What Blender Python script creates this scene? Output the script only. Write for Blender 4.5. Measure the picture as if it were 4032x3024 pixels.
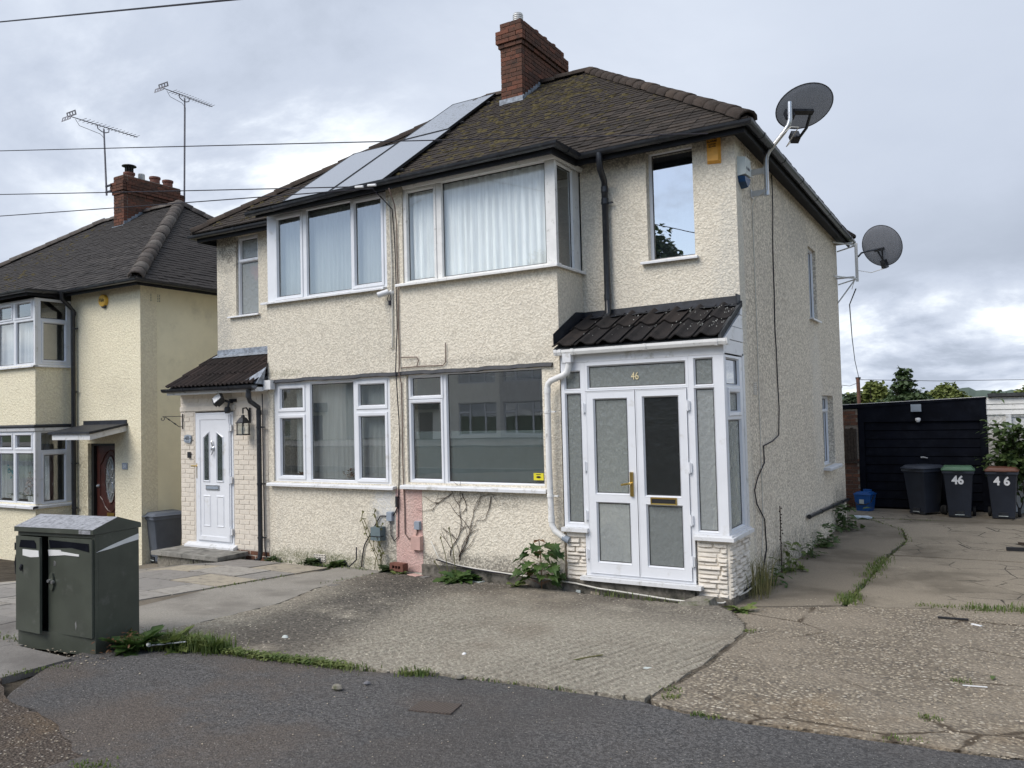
import bpy, bmesh, math, random
from mathutils import Vector, Matrix
R = math.radians
for o in list(bpy.data.objects): bpy.data.objects.remove(o)
SC = bpy.context.scene
COL = SC.collection

# ------------------------------------------------------------------ camera
YAW, PITCH, ROLL, FPX = -0.538456, 0.0377944, -0.0244982, 3161.57
_f = Vector((math.sin(YAW)*math.cos(PITCH), math.cos(YAW)*math.cos(PITCH), math.sin(PITCH)))
_r0 = Vector((math.cos(YAW), -math.sin(YAW), 0)); _u0 = _r0.cross(_f)
_r = math.cos(ROLL)*_r0 + math.sin(ROLL)*_u0
_u = -math.sin(ROLL)*_r0 + math.cos(ROLL)*_u0
cd = bpy.data.cameras.new('camera'); cam = bpy.data.objects.new('camera', cd); COL.objects.link(cam)
cam.matrix_world = Matrix(((_r.x, _u.x, -_f.x, 0), (_r.y, _u.y, -_f.y, 0), (_r.z, _u.z, -_f.z, 0), (0, 0, 0, 1)))
cd.sensor_width = 36; cd.lens = 36*FPX/4032; cd.clip_start = 0.05; cd.clip_end = 3000
SC.camera = cam

# ------------------------------------------------------------------ world, sun, exposure
SUN_EL, SUN_AZ = R(47), R(205)          # azimuth clockwise from +Y
w = bpy.data.worlds.new('World'); SC.world = w; w.use_nodes = True
nt = w.node_tree; nt.nodes.clear(); N = nt.nodes.new; L = nt.links.new
def math_node(op, a=None, b=None, c=None, clamp=False):
    n = N('ShaderNodeMath'); n.operation = op; n.use_clamp = clamp
    for i, v in enumerate((a, b, c)):
        if v is None: continue
        if isinstance(v, (int, float)): n.inputs[i].default_value = v
        else: L(v, n.inputs[i])
    return n.outputs[0]
def mapr(v, a, b, c=0.0, d=1.0, smooth=True):
    n = N('ShaderNodeMapRange'); n.interpolation_type = 'SMOOTHSTEP' if smooth else 'LINEAR'
    L(v, n.inputs['Value'])
    for k, x in zip(('From Min', 'From Max', 'To Min', 'To Max'), (a, b, c, d)): n.inputs[k].default_value = x
    return n.outputs['Result']
def wnoise(vec, scale, detail, rough=.55, dist=0.0):
    n = N('ShaderNodeTexNoise'); n.inputs['Scale'].default_value = scale; n.inputs['Detail'].default_value = detail
    n.inputs['Roughness'].default_value = rough; n.inputs['Distortion'].default_value = dist
    L(vec, n.inputs['Vector']); return n.outputs['Fac']
tc = N('ShaderNodeTexCoord'); sep = N('ShaderNodeSeparateXYZ'); L(tc.outputs['Generated'], sep.inputs[0])
dx, dy, dz = sep.outputs
zc = math_node('ADD', math_node('MAXIMUM', dz, 0.0), 0.30)
cmb = N('ShaderNodeCombineXYZ'); L(math_node('DIVIDE', dx, zc), cmb.inputs[0]); L(math_node('DIVIDE', dy, zc), cmb.inputs[1])
cmb.inputs[2].default_value = 3.7
n1 = wnoise(cmb.outputs[0], 1.9, 9, .60, .25); n2 = wnoise(cmb.outputs[0], 0.6, 3, .5)
val = math_node('ADD', math_node('MULTIPLY', n1, 0.42), math_node('MULTIPLY', n2, 0.58))
def blob(d, a, b, amt):
    vm = N('ShaderNodeVectorMath'); vm.operation = 'DOT_PRODUCT'; L(tc.outputs['Generated'], vm.inputs[0])
    vm.inputs[1].default_value = d
    return math_node('MULTIPLY', mapr(vm.outputs['Value'], a, b), amt)
nb = math_node('MULTIPLY', mapr(n1, .38, .62), 1.0)
val = math_node('ADD', val, math_node('MULTIPLY', blob((-.735, .60, .315), .965, 1.0, 0.30), nb))
low = mapr(dz, .15, .10)                                            # broken bright cloud low down
val = math_node('ADD', val, math_node('MULTIPLY', low, math_node('ADD', math_node('MULTIPLY', nb, .32), -.02)))
band = math_node('MULTIPLY', mapr(dz, .60, .25), mapr(dz, .12, .17))
val = math_node('SUBTRACT', val, math_node('MULTIPLY', math_node('MULTIPLY', band, mapr(dx, -.40, .1)), 0.085))
sm = math_node('MULTIPLY', math_node('MULTIPLY', mapr(dx, -.52, -.10), mapr(dz, .135, .165)), .72)      # one smooth sheet of cloud to the right, ending in a flat base
flat = math_node('ADD', mapr(dz, .15, .48, .40, .56, False), math_node('MULTIPLY', math_node('SUBTRACT', n2, .5), .25))
val = math_node('ADD', math_node('MULTIPLY', val, math_node('SUBTRACT', 1.0, sm)), math_node('MULTIPLY', flat, sm))
cr = N('ShaderNodeValToRGB'); L(val, cr.inputs[0]); e = cr.color_ramp.elements
e[0].position = .36; e[0].color = (.34, .385, .465, 1); e[1].position = .86; e[1].color = (1.0, 1.0, 1.0, 1)
for p, c in ((.45, (.45, .50, .595, 1)), (.57, (.54, .59, .68, 1)), (.68, (.68, .73, .80, 1))):
    q = cr.color_ramp.elements.new(p); q.color = c
sky = N('ShaderNodeTexSky'); sky.sky_type = 'NISHITA'; sky.sun_disc = False
sky.sun_elevation = SUN_EL; sky.sun_rotation = SUN_AZ
cl = N('ShaderNodeMix'); cl.data_type = 'RGBA'
n3 = wnoise(cmb.outputs[0], 1.5, 6, .6, .2)
gap = math_node('MULTIPLY', math_node('MULTIPLY', mapr(n3, .33, .47), mapr(dz, .06, .18)), mapr(dy, .05, -.35))   # the cloud breaks up towards the street side
L(gap, cl.inputs['Factor'])
sc_ = N('ShaderNodeVectorMath'); sc_.operation = 'SCALE'; L(cr.outputs[0], sc_.inputs[0]); sc_.inputs['Scale'].default_value = 7.0
L(sc_.outputs[0], cl.inputs['A']); 
sc2 = N('ShaderNodeVectorMath'); sc2.operation = 'SCALE'; L(sky.outputs[0], sc2.inputs[0]); sc2.inputs['Scale'].default_value = 0.85
L(sc2.outputs[0], cl.inputs['B'])
bg = N('ShaderNodeBackground'); bg.inputs['Strength'].default_value = 0.1; L(cl.outputs['Result'], bg.inputs['Color'])
wo = N('ShaderNodeOutputWorld'); L(bg.outputs[0], wo.inputs['Surface'])

sl = bpy.data.lights.new('sun', 'SUN'); sl.energy = 1.5; sl.angle = R(40); sl.color = (1.0, .955, .89)
sun = bpy.data.objects.new('sun', sl); COL.objects.link(sun)
sdir = Vector((math.sin(SUN_AZ)*math.cos(SUN_EL), math.cos(SUN_AZ)*math.cos(SUN_EL), math.sin(SUN_EL)))
sun.rotation_euler = (-sdir).to_track_quat('-Z', 'Y').to_euler()

SC.view_settings.view_transform = 'Standard'; SC.view_settings.look = 'None'
SC.view_settings.exposure = 0.95; SC.view_settings.gamma = 1.0; SC.view_settings.use_curve_mapping = False
SC.render.engine = 'CYCLES'; SC.cycles.use_denoising = True
SC.cycles.max_bounces = 8; SC.cycles.transparent_max_bounces = 16
SC.cycles.sample_clamp_indirect = 6

# ------------------------------------------------------------------ back-projection on to known planes
def ray(px, py):
    return _r*((px-2016)/FPX) + _u*((1512-py)/FPX) + _f
def onY(px, py, y): d = ray(px, py); return d*(y/d.y)
def onX(px, py, x): d = ray(px, py); return d*(x/d.x)
def onZ(px, py, z): d = ray(px, py); return d*(z/d.z)
def zg(x, y):                                   # the lie of the land, metres relative to the eye
    z = -1.6 - 0.055*max(-12, min(y, 8.3))
    if y > 8.3: z -= 0.02*(min(y, 13) - 8.3)
    s = max(0.0, min(1.0, (-9.3 - x)/4.3)); g = 0.50*s*s*(3-2*s)
    return z - g*(0.25 + 0.75*max(0, min(1, (y-3)/5)))
def G(px, py, it=60):
    d = ray(px, py); t = 1.0
    for i in range(it):
        p = d*t; t = .5*t + .5*zg(p.x, p.y)/d.z
    return d*t

# ------------------------------------------------------------------ materials
MATS = {}
def node_mat(name):
    m = bpy.data.materials.new(name); m.use_nodes = True; t = m.node_tree; t.nodes.clear()
    return m, t
class MB_:
    """small material builder working in world position"""
    def __init__(s, name):
        s.m, s.t = node_mat(name); s.N = s.t.nodes.new; s.L = s.t.links.new
        s.geo = s.N('ShaderNodeNewGeometry'); s.pos = s.geo.outputs['Position']
        MATS[name] = s.m
    def scale(s, v):
        n = s.N('ShaderNodeVectorMath'); n.operation = 'MULTIPLY'; s.L(s.pos, n.inputs[0]); n.inputs[1].default_value = v
        return n.outputs[0]
    def rot(s, ang, v):
        n = s.N('ShaderNodeMapping'); s.L(s.pos, n.inputs['Vector']); n.inputs['Rotation'].default_value = (0, 0, ang)
        n2_ = s.N('ShaderNodeVectorMath'); n2_.operation = 'MULTIPLY'; s.L(n.outputs[0], n2_.inputs[0]); n2_.inputs[1].default_value = v
        return n2_.outputs[0]
    def noise(s, sc, det=4, rough=.55, dist=0, vec=None):
        n = s.N('ShaderNodeTexNoise'); n.inputs['Scale'].default_value = sc; n.inputs['Detail'].default_value = det
        n.inputs['Roughness'].default_value = rough; n.inputs['Distortion'].default_value = dist
        s.L(vec if vec is not None else s.pos, n.inputs['Vector']); return n.outputs['Fac']
    def vor(s, sc, feat='F1', vec=None, out='Distance', rand=1.0):
        n = s.N('ShaderNodeTexVoronoi'); n.feature = feat; n.inputs['Scale'].default_value = sc; n.inputs['Randomness'].default_value = rand
        s.L(vec if vec is not None else s.pos, n.inputs['Vector']); return n.outputs[out]
    def ramp(s, v, a, b, c=0., d=1.):
        n = s.N('ShaderNodeMapRange'); n.interpolation_type = 'SMOOTHSTEP'; s.L(v, n.inputs['Value'])
        for k, x in zip(('From Min', 'From Max', 'To Min', 'To Max'), (a, b, c, d)): n.inputs[k].default_value = x
        return n.outputs['Result']
    def mth(s, op, a, b):
        n = s.N('ShaderNodeMath'); n.operation = op
        for i, v in enumerate((a, b)):
            if isinstance(v, (int, float)): n.inputs[i].default_value = v
            else: s.L(v, n.inputs[i])
        return n.outputs[0]
    def mix(s, fac, a, b):
        n = s.N('ShaderNodeMix'); n.data_type = 'RGBA'
        if isinstance(fac, (int, float)): n.inputs['Factor'].default_value = fac
        else: s.L(fac, n.inputs['Factor'])
        for k, v in (('A', a), ('B', b)):
            if isinstance(v, tuple): n.inputs[k].default_value = (*v, 1)
            else: s.L(v, n.inputs[k])
        return n.outputs['Result']
    def rnd(s):
        n = s.N('ShaderNodeObjectInfo'); return n.outputs['Random']
    def xyz(s):
        n = s.N('ShaderNodeSeparateXYZ'); s.L(s.pos, n.inputs[0]); return n.outputs
    def bump(s, h, strength=.5, dist=.01, prev=None):
        n = s.N('ShaderNodeBump'); n.inputs['Strength'].default_value = strength; n.inputs['Distance'].default_value = dist
        s.L(h, n.inputs['Height'])
        if prev is not None: s.L(prev, n.inputs['Normal'])
        return n.outputs[0]
    def done(s, col, rough=.8, spec=.3, metal=0, normal=None, **kw):
        b = s.N('ShaderNodeBsdfPrincipled')
        if isinstance(col, tuple): b.inputs['Base Color'].default_value = (*col, 1)
        else: s.L(col, b.inputs['Base Color'])
        if isinstance(rough, (int, float)): b.inputs['Roughness'].default_value = rough
        else: s.L(rough, b.inputs['Roughness'])
        b.inputs['Specular IOR Level'].default_value = spec; b.inputs['Metallic'].default_value = metal
        for k, v in kw.items(): b.inputs[k.replace('_', ' ')].default_value = v
        if normal is not None: s.L(normal, b.inputs['Normal'])
        o = s.N('ShaderNodeOutputMaterial'); s.L(b.outputs[0], o.inputs['Surface'])
        return s.m

def simple(name, col, rough=.6, spec=.4, metal=0, var=.12, vs=6, dirt=None, bump=0, bs=60, **kw):
    b = MB_(name); f = b.noise(vs, 5, .6)
    c = b.mix(b.ramp(f, .3, .7), tuple(x*(1-var) for x in col), tuple(min(1, x*(1+var)) for x in col))
    if dirt:
        g = b.ramp(b.noise(dirt[1], 6, .65), dirt[2], dirt[3]); c = b.mix(g, c, dirt[0])
    nm = b.bump(b.noise(bs, 3), bump, .004) if bump else None
    return b.done(c, rough, spec, metal, nm, **kw)

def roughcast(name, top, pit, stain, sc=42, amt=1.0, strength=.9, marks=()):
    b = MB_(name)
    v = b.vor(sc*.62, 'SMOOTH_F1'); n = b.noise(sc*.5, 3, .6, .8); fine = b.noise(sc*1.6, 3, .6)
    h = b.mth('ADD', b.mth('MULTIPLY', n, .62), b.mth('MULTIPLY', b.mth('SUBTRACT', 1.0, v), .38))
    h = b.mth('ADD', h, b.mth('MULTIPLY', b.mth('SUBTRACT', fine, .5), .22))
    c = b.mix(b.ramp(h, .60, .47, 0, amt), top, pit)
    c = b.mix(b.ramp(b.noise(1.3, 6, .6), .45, .75, 0, .35), c, stain)
    c = b.mix(b.ramp(b.noise(.5, 3, .5), .35, .65, 0, .12), c, (top[0]*1.12, top[1]*1.12, top[2]*1.1))
    st = b.noise(2.2, 5, .6, 0, b.scale((3.0, 3.0, .35)))                      # rain streaks
    c = b.mix(b.ramp(st, .54, .74, 0, .5), c, stain)
    c = b.mix(b.ramp(b.noise(3.1, 7, .7), .60, .72, 0, .35), c, pit)
    br = b.noise(5, 6, .7)
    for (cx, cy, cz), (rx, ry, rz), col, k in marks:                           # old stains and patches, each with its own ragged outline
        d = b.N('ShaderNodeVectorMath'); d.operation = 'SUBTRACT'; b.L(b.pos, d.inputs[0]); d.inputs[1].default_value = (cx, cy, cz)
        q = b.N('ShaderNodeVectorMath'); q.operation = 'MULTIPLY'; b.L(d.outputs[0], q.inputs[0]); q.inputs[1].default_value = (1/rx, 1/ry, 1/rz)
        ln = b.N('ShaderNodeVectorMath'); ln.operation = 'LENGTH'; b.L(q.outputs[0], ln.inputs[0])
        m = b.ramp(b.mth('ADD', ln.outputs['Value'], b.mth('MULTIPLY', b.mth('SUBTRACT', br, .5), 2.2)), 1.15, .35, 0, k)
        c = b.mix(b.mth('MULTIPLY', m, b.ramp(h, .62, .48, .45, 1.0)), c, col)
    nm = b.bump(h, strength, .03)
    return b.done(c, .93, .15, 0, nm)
DK, GN, WH = (.20, .185, .155), (.20, .20, .12), (.66, .66, .64)
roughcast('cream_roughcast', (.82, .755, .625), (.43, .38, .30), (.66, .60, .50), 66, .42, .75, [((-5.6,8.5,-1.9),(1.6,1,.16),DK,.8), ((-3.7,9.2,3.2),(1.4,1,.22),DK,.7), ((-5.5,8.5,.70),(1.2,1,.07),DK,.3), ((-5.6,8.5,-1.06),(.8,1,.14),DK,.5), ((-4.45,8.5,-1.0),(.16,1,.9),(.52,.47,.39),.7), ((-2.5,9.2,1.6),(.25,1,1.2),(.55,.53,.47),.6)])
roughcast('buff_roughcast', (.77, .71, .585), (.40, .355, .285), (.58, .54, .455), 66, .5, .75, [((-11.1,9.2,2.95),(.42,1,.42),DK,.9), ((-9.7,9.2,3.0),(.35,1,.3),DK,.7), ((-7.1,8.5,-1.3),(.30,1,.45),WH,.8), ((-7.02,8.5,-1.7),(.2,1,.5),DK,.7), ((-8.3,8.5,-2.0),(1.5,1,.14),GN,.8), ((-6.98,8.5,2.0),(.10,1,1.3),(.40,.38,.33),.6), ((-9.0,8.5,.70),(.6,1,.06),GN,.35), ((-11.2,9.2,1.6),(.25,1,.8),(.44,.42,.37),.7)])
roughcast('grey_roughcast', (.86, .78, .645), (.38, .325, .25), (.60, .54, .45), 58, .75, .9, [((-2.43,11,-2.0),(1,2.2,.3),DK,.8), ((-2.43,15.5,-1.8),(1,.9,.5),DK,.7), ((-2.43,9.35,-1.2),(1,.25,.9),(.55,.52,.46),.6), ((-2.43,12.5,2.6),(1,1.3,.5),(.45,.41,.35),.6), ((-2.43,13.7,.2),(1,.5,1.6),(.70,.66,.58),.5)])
roughcast('yellow_roughcast', (.84, .775, .58), (.62, .55, .39), (.72, .66, .51), 52, .5, .8, [((-15.3,9.2,-1.2),(.25,1,.9),(.42,.37,.26),.8), ((-14.2,9.2,.6),(.7,1,.4),(.62,.56,.42),.5)])
simple('far_render', (.88, .86, .78), .9, .2, var=.04)
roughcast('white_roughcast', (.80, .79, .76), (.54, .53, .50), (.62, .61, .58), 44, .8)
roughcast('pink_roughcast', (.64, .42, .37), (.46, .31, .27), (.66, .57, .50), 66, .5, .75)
simple('yellow_render', (.86, .80, .585), .85, .2, var=.06, vs=1.5, dirt=((.66, .61, .44), 2.0, .5, .8), bump=.15, bs=30)
simple('white_upvc', (.72, .735, .76), .34, .5, var=.03, vs=3, dirt=((.52, .51, .47), 5, .58, .80))
simple('white_board', (.69, .695, .70), .4, .45, var=.03, dirt=((.42, .41, .37), 9, .52, .75))
simple('grimy_white', (.74, .735, .71), .5, .4, var=.06, dirt=((.36, .35, .31), 14, .56, .78))
simple('black_gasket', (.012, .013, .015), .5, .4, var=0)
simple('black_plastic', (.016, .018, .023), .35, .5, var=.3, dirt=((.05, .055, .055), 11, .5, .8))
simple('black_paint', (.003, .004, .008), .75, .10, var=.3, vs=3, dirt=((.009, .011, .017), 4, .45, .8))
simple('black_flash', (.016, .019, .026), .55, .4, var=.4, vs=14, bump=.6, bs=25)
simple('lead', (.24, .27, .31), .55, .5, var=.35, vs=14, dirt=((.10, .11, .12), 20, .5, .7))
simple('soffit_black', (.012, .013, .016), .7, .3, var=.2)
simple('interior', (.55, .56, .53), .9, .2, var=.05)
simple('interior_teal', (.50, .62, .60), .9, .2, var=.05)
simple('wood_floor', (.13, .10, .075), .7, .3)
simple('steel', (.55, .56, .57), .35, .5, .9, var=.1, dirt=((.30, .30, .29), 20, .5, .8))
simple('galv', (.62, .62, .60), .5, .5, .4, var=.12, dirt=((.36, .30, .24), 14, .55, .8))
simple('dark_metal', (.03, .03, .032), .5, .5, .3)
simple('gold_paint', (.72, .62, .38), .4, .5, var=.05)
simple('brass', (.62, .44, .14), .28, .5, 1.0, var=.1)
simple('grey_plastic', (.27, .31, .36), .5, .4, var=.06)
simple('green_grey_plastic', (.13, .17, .18), .5, .4, var=.1)
simple('pink_plastic', (.55, .36, .31), .6, .3, var=.1)
simple('cable_black', (.02, .018, .025), .6, .3, var=.3)
simple('cable_white', (.58, .56, .50), .6, .3, var=.12)
simple('cable_brown', (.17, .12, .10), .7, .3, var=.2)
simple('orange_plastic', (.74, .36, .05), .45, .4, var=.07, vs=20)
simple('yellow_plastic', (.70, .42, .06), .45, .4, var=.05)
simple('ink', (.02, .02, .022), .6, .3, var=0)
simple('ink_grey', (.16, .16, .17), .6, .3, var=0)
simple('bell_grey', (.52, .56, .53), .5, .4, var=.04)
simple('bell_blue', (.01, .05, .13), .25, .5, var=.2)
simple('cabinet_green', (.062, .070, .055), .42, .45, var=.12, vs=5, dirt=((.12, .125, .11), 6, .56, .8))
simple('cabinet_top', (.28, .285, .30), .6, .4, var=.25, vs=25, dirt=((.12, .12, .12), 30, .5, .7))
simple('sticker_white', (.72, .72, .70), .6, .3, var=.05)
simple('bin_grey', (.024, .029, .041), .5, .4, var=.12, vs=4)
simple('bin_lightgrey', (.10, .115, .14), .5, .4, var=.1, vs=4)
simple('bin_green', (.065, .13, .075), .45, .4, var=.15)
simple('bin_brown', (.115, .05, .032), .45, .4, var=.15)
simple('bin_white', (.75, .75, .75), .6, .3, var=.03)
simple('caddy_blue', (.012, .085, .28), .35, .5, var=.1)
simple('door_red', (.05, .014, .010), .4, .45, var=.3, vs=9)
simple('door_black', (.01, .01, .01), .5, .4)
simple('aerial_grey', (.16, .155, .17), .5, .4, .3)
simple('terracotta', (.165, .07, .05), .7, .3, var=.15, vs=12)
simple('mortar', (.235, .20, .165), .95, .1, var=.2, vs=30, bump=.5)
simple('plinth', (.17, .155, .13), .95, .1, var=.35, vs=12, dirt=((.05, .05, .04), 7, .45, .7), bump=.9, bs=40)
simple('lichen', (.34, .34, .31), .9, .2)
simple('white_stone', (.70, .65, .57), .9, .2, var=.06, vs=12, dirt=((.34, .30, .25), 16, .56, .76), bump=1.0, bs=38)
simple('cream_brick', (.66, .60, .51), .85, .2, var=.05, vs=10, dirt=((.45, .40, .34), 13, .60, .8), bump=.6, bs=45)
simple('cream_mortar', (.66, .60, .515), .9, .2, var=.06, vs=10, bump=.4)
simple('tape_yellow', (.66, .58, .03), .5, .4, var=.03)
simple('sky_frame', (.62, .63, .64), .4, .5, .6)
simple('old_wood', (.055, .042, .033), .9, .2, var=.3, vs=20)
simple('roof_felt', (.06, .063, .065), .9, .2, var=.3, vs=10)
simple('soil', (.055, .043, .033), .95, .1, var=.35, vs=15, bump=.9, bs=50)
simple('stone_grey', (.20, .185, .155), .95, .1, var=.3, vs=25, dirt=((.10, .11, .06), 9, .5, .7), bump=.8)
simple('pebble', (.33, .285, .22), .85, .2, var=.5, vs=40)
simple('bark', (.075, .06, .05), .95, .1, var=.3, vs=20, bump=.8)
simple('pole_brown', (.13, .07, .055), .9, .1, var=.2)
simple('red_brown_brick', (.20, .095, .06), .9, .1, var=.35, vs=12)
simple('moss', (.066, .054, .025), .95, .1, var=.6, vs=9, bump=1, bs=80)
simple('vine_stem', (.055, .038, .032), .9, .1, var=.3)
simple('bottle_plastic', (.55, .62, .66), .15, .5, var=.02)
simple('concrete_slab', (.235, .225, .20), .92, .15, var=.22, vs=7, dirt=((.11, .105, .09), 5, .45, .7), bump=.5, bs=70)
simple('tyre', (.02, .02, .02), .8, .3)
simple('solar_frame', (.03, .033, .037), .4, .5, .5)
def leaf_mat(name, a, b_, trans=.25):
    b = MB_(name); r = b.noise(7, 3, .6); c = b.mix(b.ramp(r, .3, .7), a, b_)
    d = b.N('ShaderNodeBsdfPrincipled'); b.L(c, d.inputs['Base Color']); d.inputs['Roughness'].default_value = .55; d.inputs['Specular IOR Level'].default_value = .35
    t = b.N('ShaderNodeBsdfTranslucent'); b.L(c, t.inputs['Color']); mx = b.N('ShaderNodeMixShader'); mx.inputs[0].default_value = trans
    b.L(d.outputs[0], mx.inputs[1]); b.L(t.outputs[0], mx.inputs[2]); o = b.N('ShaderNodeOutputMaterial'); b.L(mx.outputs[0], o.inputs['Surface'])
leaf_mat('grass_green', (.075, .125, .028), (.17, .20, .06))
leaf_mat('grass_dry', (.13, .14, .05), (.22, .20, .09))
leaf_mat('leaf_dark', (.035, .06, .024), (.07, .105, .038))
leaf_mat('leaf_mid', (.045, .08, .025), (.10, .145, .045))
simple('far_hill', (.10, .13, .11), .95, .1, var=.2, vs=.05)
leaf_mat('leaf_light', (.12, .15, .04), (.21, .24, .07))
leaf_mat('leaf_far', (.04, .06, .03), (.07, .095, .045))
leaf_mat('leaf_red', (.14, .055, .03), (.17, .10, .045))
leaf_mat('seedling', (.032, .075, .018), (.075, .125, .03))
leaf_mat('petal_white', (.55, .45, .45), (.6, .55, .55))
leaf_mat('petal_blue', (.05, .25, .38), (.10, .38, .50))

def bricks_mat(name, cols, dark):
    b = MB_(name); r = b.rnd(); c = b.mix(b.ramp(r, 0, .5), cols[0], cols[1]); c = b.mix(b.ramp(r, .5, 1), c, cols[2])
    c = b.mix(b.ramp(b.noise(9, 6, .7), .46, .72, 0, .8), c, dark)
    c = b.mix(b.ramp(b.noise(60, 3, .6), .5, .8, 0, .4), c, tuple(x*.5 for x in cols[0]))
    return b.done(c, .92, .15, 0, b.bump(b.noise(90, 3), .6, .006))
bricks_mat('chimney_brick', ((.175, .075, .05), (.125, .064, .045), (.09, .052, .04)), (.042, .035, .03))
bricks_mat('tile_brown', ((.066, .053, .043), (.047, .039, .033), (.034, .029, .025)), (.028, .024, .019))
bricks_mat('tile_grey', ((.072, .066, .061), (.055, .05, .047), (.042, .039, .037)), (.026, .024, .023))
bricks_mat('porch_tile', ((.030, .027, .026), (.024, .022, .022), (.036, .030, .027)), (.014, .014, .014))
bricks_mat('ribbed_tile', ((.050, .038, .034), (.040, .032, .030), (.034, .028, .026)), (.018, .017, .016))
bricks_mat('ridge_tile', ((.15, .135, .12), (.12, .105, .095), (.10, .085, .075)), (.05, .045, .04))
bricks_mat('ridge_brown', ((.078, .06, .048), (.058, .046, .039), (.05, .04, .034)), (.03, .027, .023))
bricks_mat('slab', ((.36, .335, .295), (.25, .235, .215), (.40, .35, .265)), (.15, .14, .125))
bricks_mat('yard_brick', ((.19, .09, .055), (.15, .075, .05), (.12, .065, .045)), (.05, .04, .035))

def glass(name, k, tint, base=.05, rough=0.0):
    b = MB_(name)
    t = b.N('ShaderNodeBsdfTransparent'); t.inputs[0].default_value = (*tint, 1)
    g = b.N('ShaderNodeBsdfGlossy'); g.inputs['Roughness'].default_value = rough; g.inputs['Color'].default_value = (.95, .97, 1, 1)
    fr = b.N('ShaderNodeLayerWeight'); fr.inputs['Blend'].default_value = .5
    f = b.mth('MINIMUM', b.mth('ADD', b.mth('MULTIPLY', b.mth('POWER', fr.outputs['Facing'], 4.0), k), base), 1.0)
    nm = b.bump(b.noise(1.1, 2), .012, .05); b.L(nm, g.inputs['Normal'])
    mx = b.N('ShaderNodeMixShader'); b.L(f, mx.inputs[0]); b.L(t.outputs[0], mx.inputs[1]); b.L(g.outputs[0], mx.inputs[2])
    o = b.N('ShaderNodeOutputMaterial'); b.L(mx.outputs[0], o.inputs['Surface'])
b = MB_('clear'); t_ = b.N('ShaderNodeBsdfTransparent'); t_.inputs[0].default_value = (.97,.99,.985,1); o = b.N('ShaderNodeOutputMaterial'); b.L(t_.outputs[0], o.inputs['Surface'])
glass('glass', .9, (.97, .99, .98), .27)
glass('glass_low', .8, (.98, .99, .99), .09)
glass('glass_bright', .9, (.97, .99, .98), .24)
glass('glass_sky', .6, (.5, .55, .6), .58)
def obscure(name, col, tr):
    """patterned glass: part pale surface, part rough refraction of what stands behind"""
    b = MB_(name)
    v = b.vor(17, 'SMOOTH_F1', b.scale((1, 1, .75))); v2 = b.vor(34, 'F1', b.scale((1, 1, .6))); n = b.noise(26, 3, .5, 1.5)
    h = b.mth('ADD', b.mth('MULTIPLY', v, .7), b.mth('ADD', b.mth('MULTIPLY', n, .35), b.mth('MULTIPLY', v2, .35)))
    nm = b.bump(h, .35, .03); nm2 = b.bump(h, .9, .05)
    p = b.N('ShaderNodeBsdfPrincipled'); p.inputs['Base Color'].default_value = (*col, 1); p.inputs['Roughness'].default_value = .15
    p.inputs['Specular IOR Level'].default_value = .8; b.L(nm, p.inputs['Normal'])
    rf = b.N('ShaderNodeBsdfRefraction'); rf.inputs['IOR'].default_value = 1.12; rf.inputs['Roughness'].default_value = .22; rf.inputs['Color'].default_value = (.78, .84, .82, 1); b.L(nm2, rf.inputs['Normal'])
    t = b.N('ShaderNodeBsdfTransparent'); t.inputs[0].default_value = (.75, .80, .78, 1)
    m1 = b.N('ShaderNodeMixShader'); m1.inputs[0].default_value = .28; b.L(rf.outputs[0], m1.inputs[1]); b.L(t.outputs[0], m1.inputs[2])
    mx = b.N('ShaderNodeMixShader'); mx.inputs[0].default_value = tr
    b.L(p.outputs[0], mx.inputs[1]); b.L(m1.outputs[0], mx.inputs[2]); o = b.N('ShaderNodeOutputMaterial'); b.L(mx.outputs[0], o.inputs['Surface'])
obscure('obscure_glass', (.34, .37, .36), .48)
obscure('obscure_glass_light', (.48, .51, .50), .45)
obscure('obscure_glass_dark', (.05, .055, .055), .62)
def sheer(name, col, tr):
    b = MB_(name); c = b.mix(b.ramp(b.noise(8, 3, .6, 0, b.scale((4, 4, .2))), .35, .65), tuple(x*.85 for x in col), col)
    d = b.N('ShaderNodeBsdfDiffuse'); b.L(c, d.inputs[0]); tl = b.N('ShaderNodeBsdfTranslucent'); b.L(c, tl.inputs[0])
    m1 = b.N('ShaderNodeMixShader'); m1.inputs[0].default_value = .08; b.L(d.outputs[0], m1.inputs[1]); b.L(tl.outputs[0], m1.inputs[2])
    t = b.N('ShaderNodeBsdfTransparent'); mx = b.N('ShaderNodeMixShader'); mx.inputs[0].default_value = tr
    b.L(m1.outputs[0], mx.inputs[1]); b.L(t.outputs[0], mx.inputs[2]); o = b.N('ShaderNodeOutputMaterial'); b.L(mx.outputs[0], o.inputs['Surface'])
sheer('net_white', (.97, .98, .98), .02)
sheer('net_grey', (.40, .415, .42), .06)
sheer('net_dim', (.40, .42, .42), .35)
sheer('net_house', (.62, .65, .70), .15)
sheer('window_film', (.42, .50, .51), .80)
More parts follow.
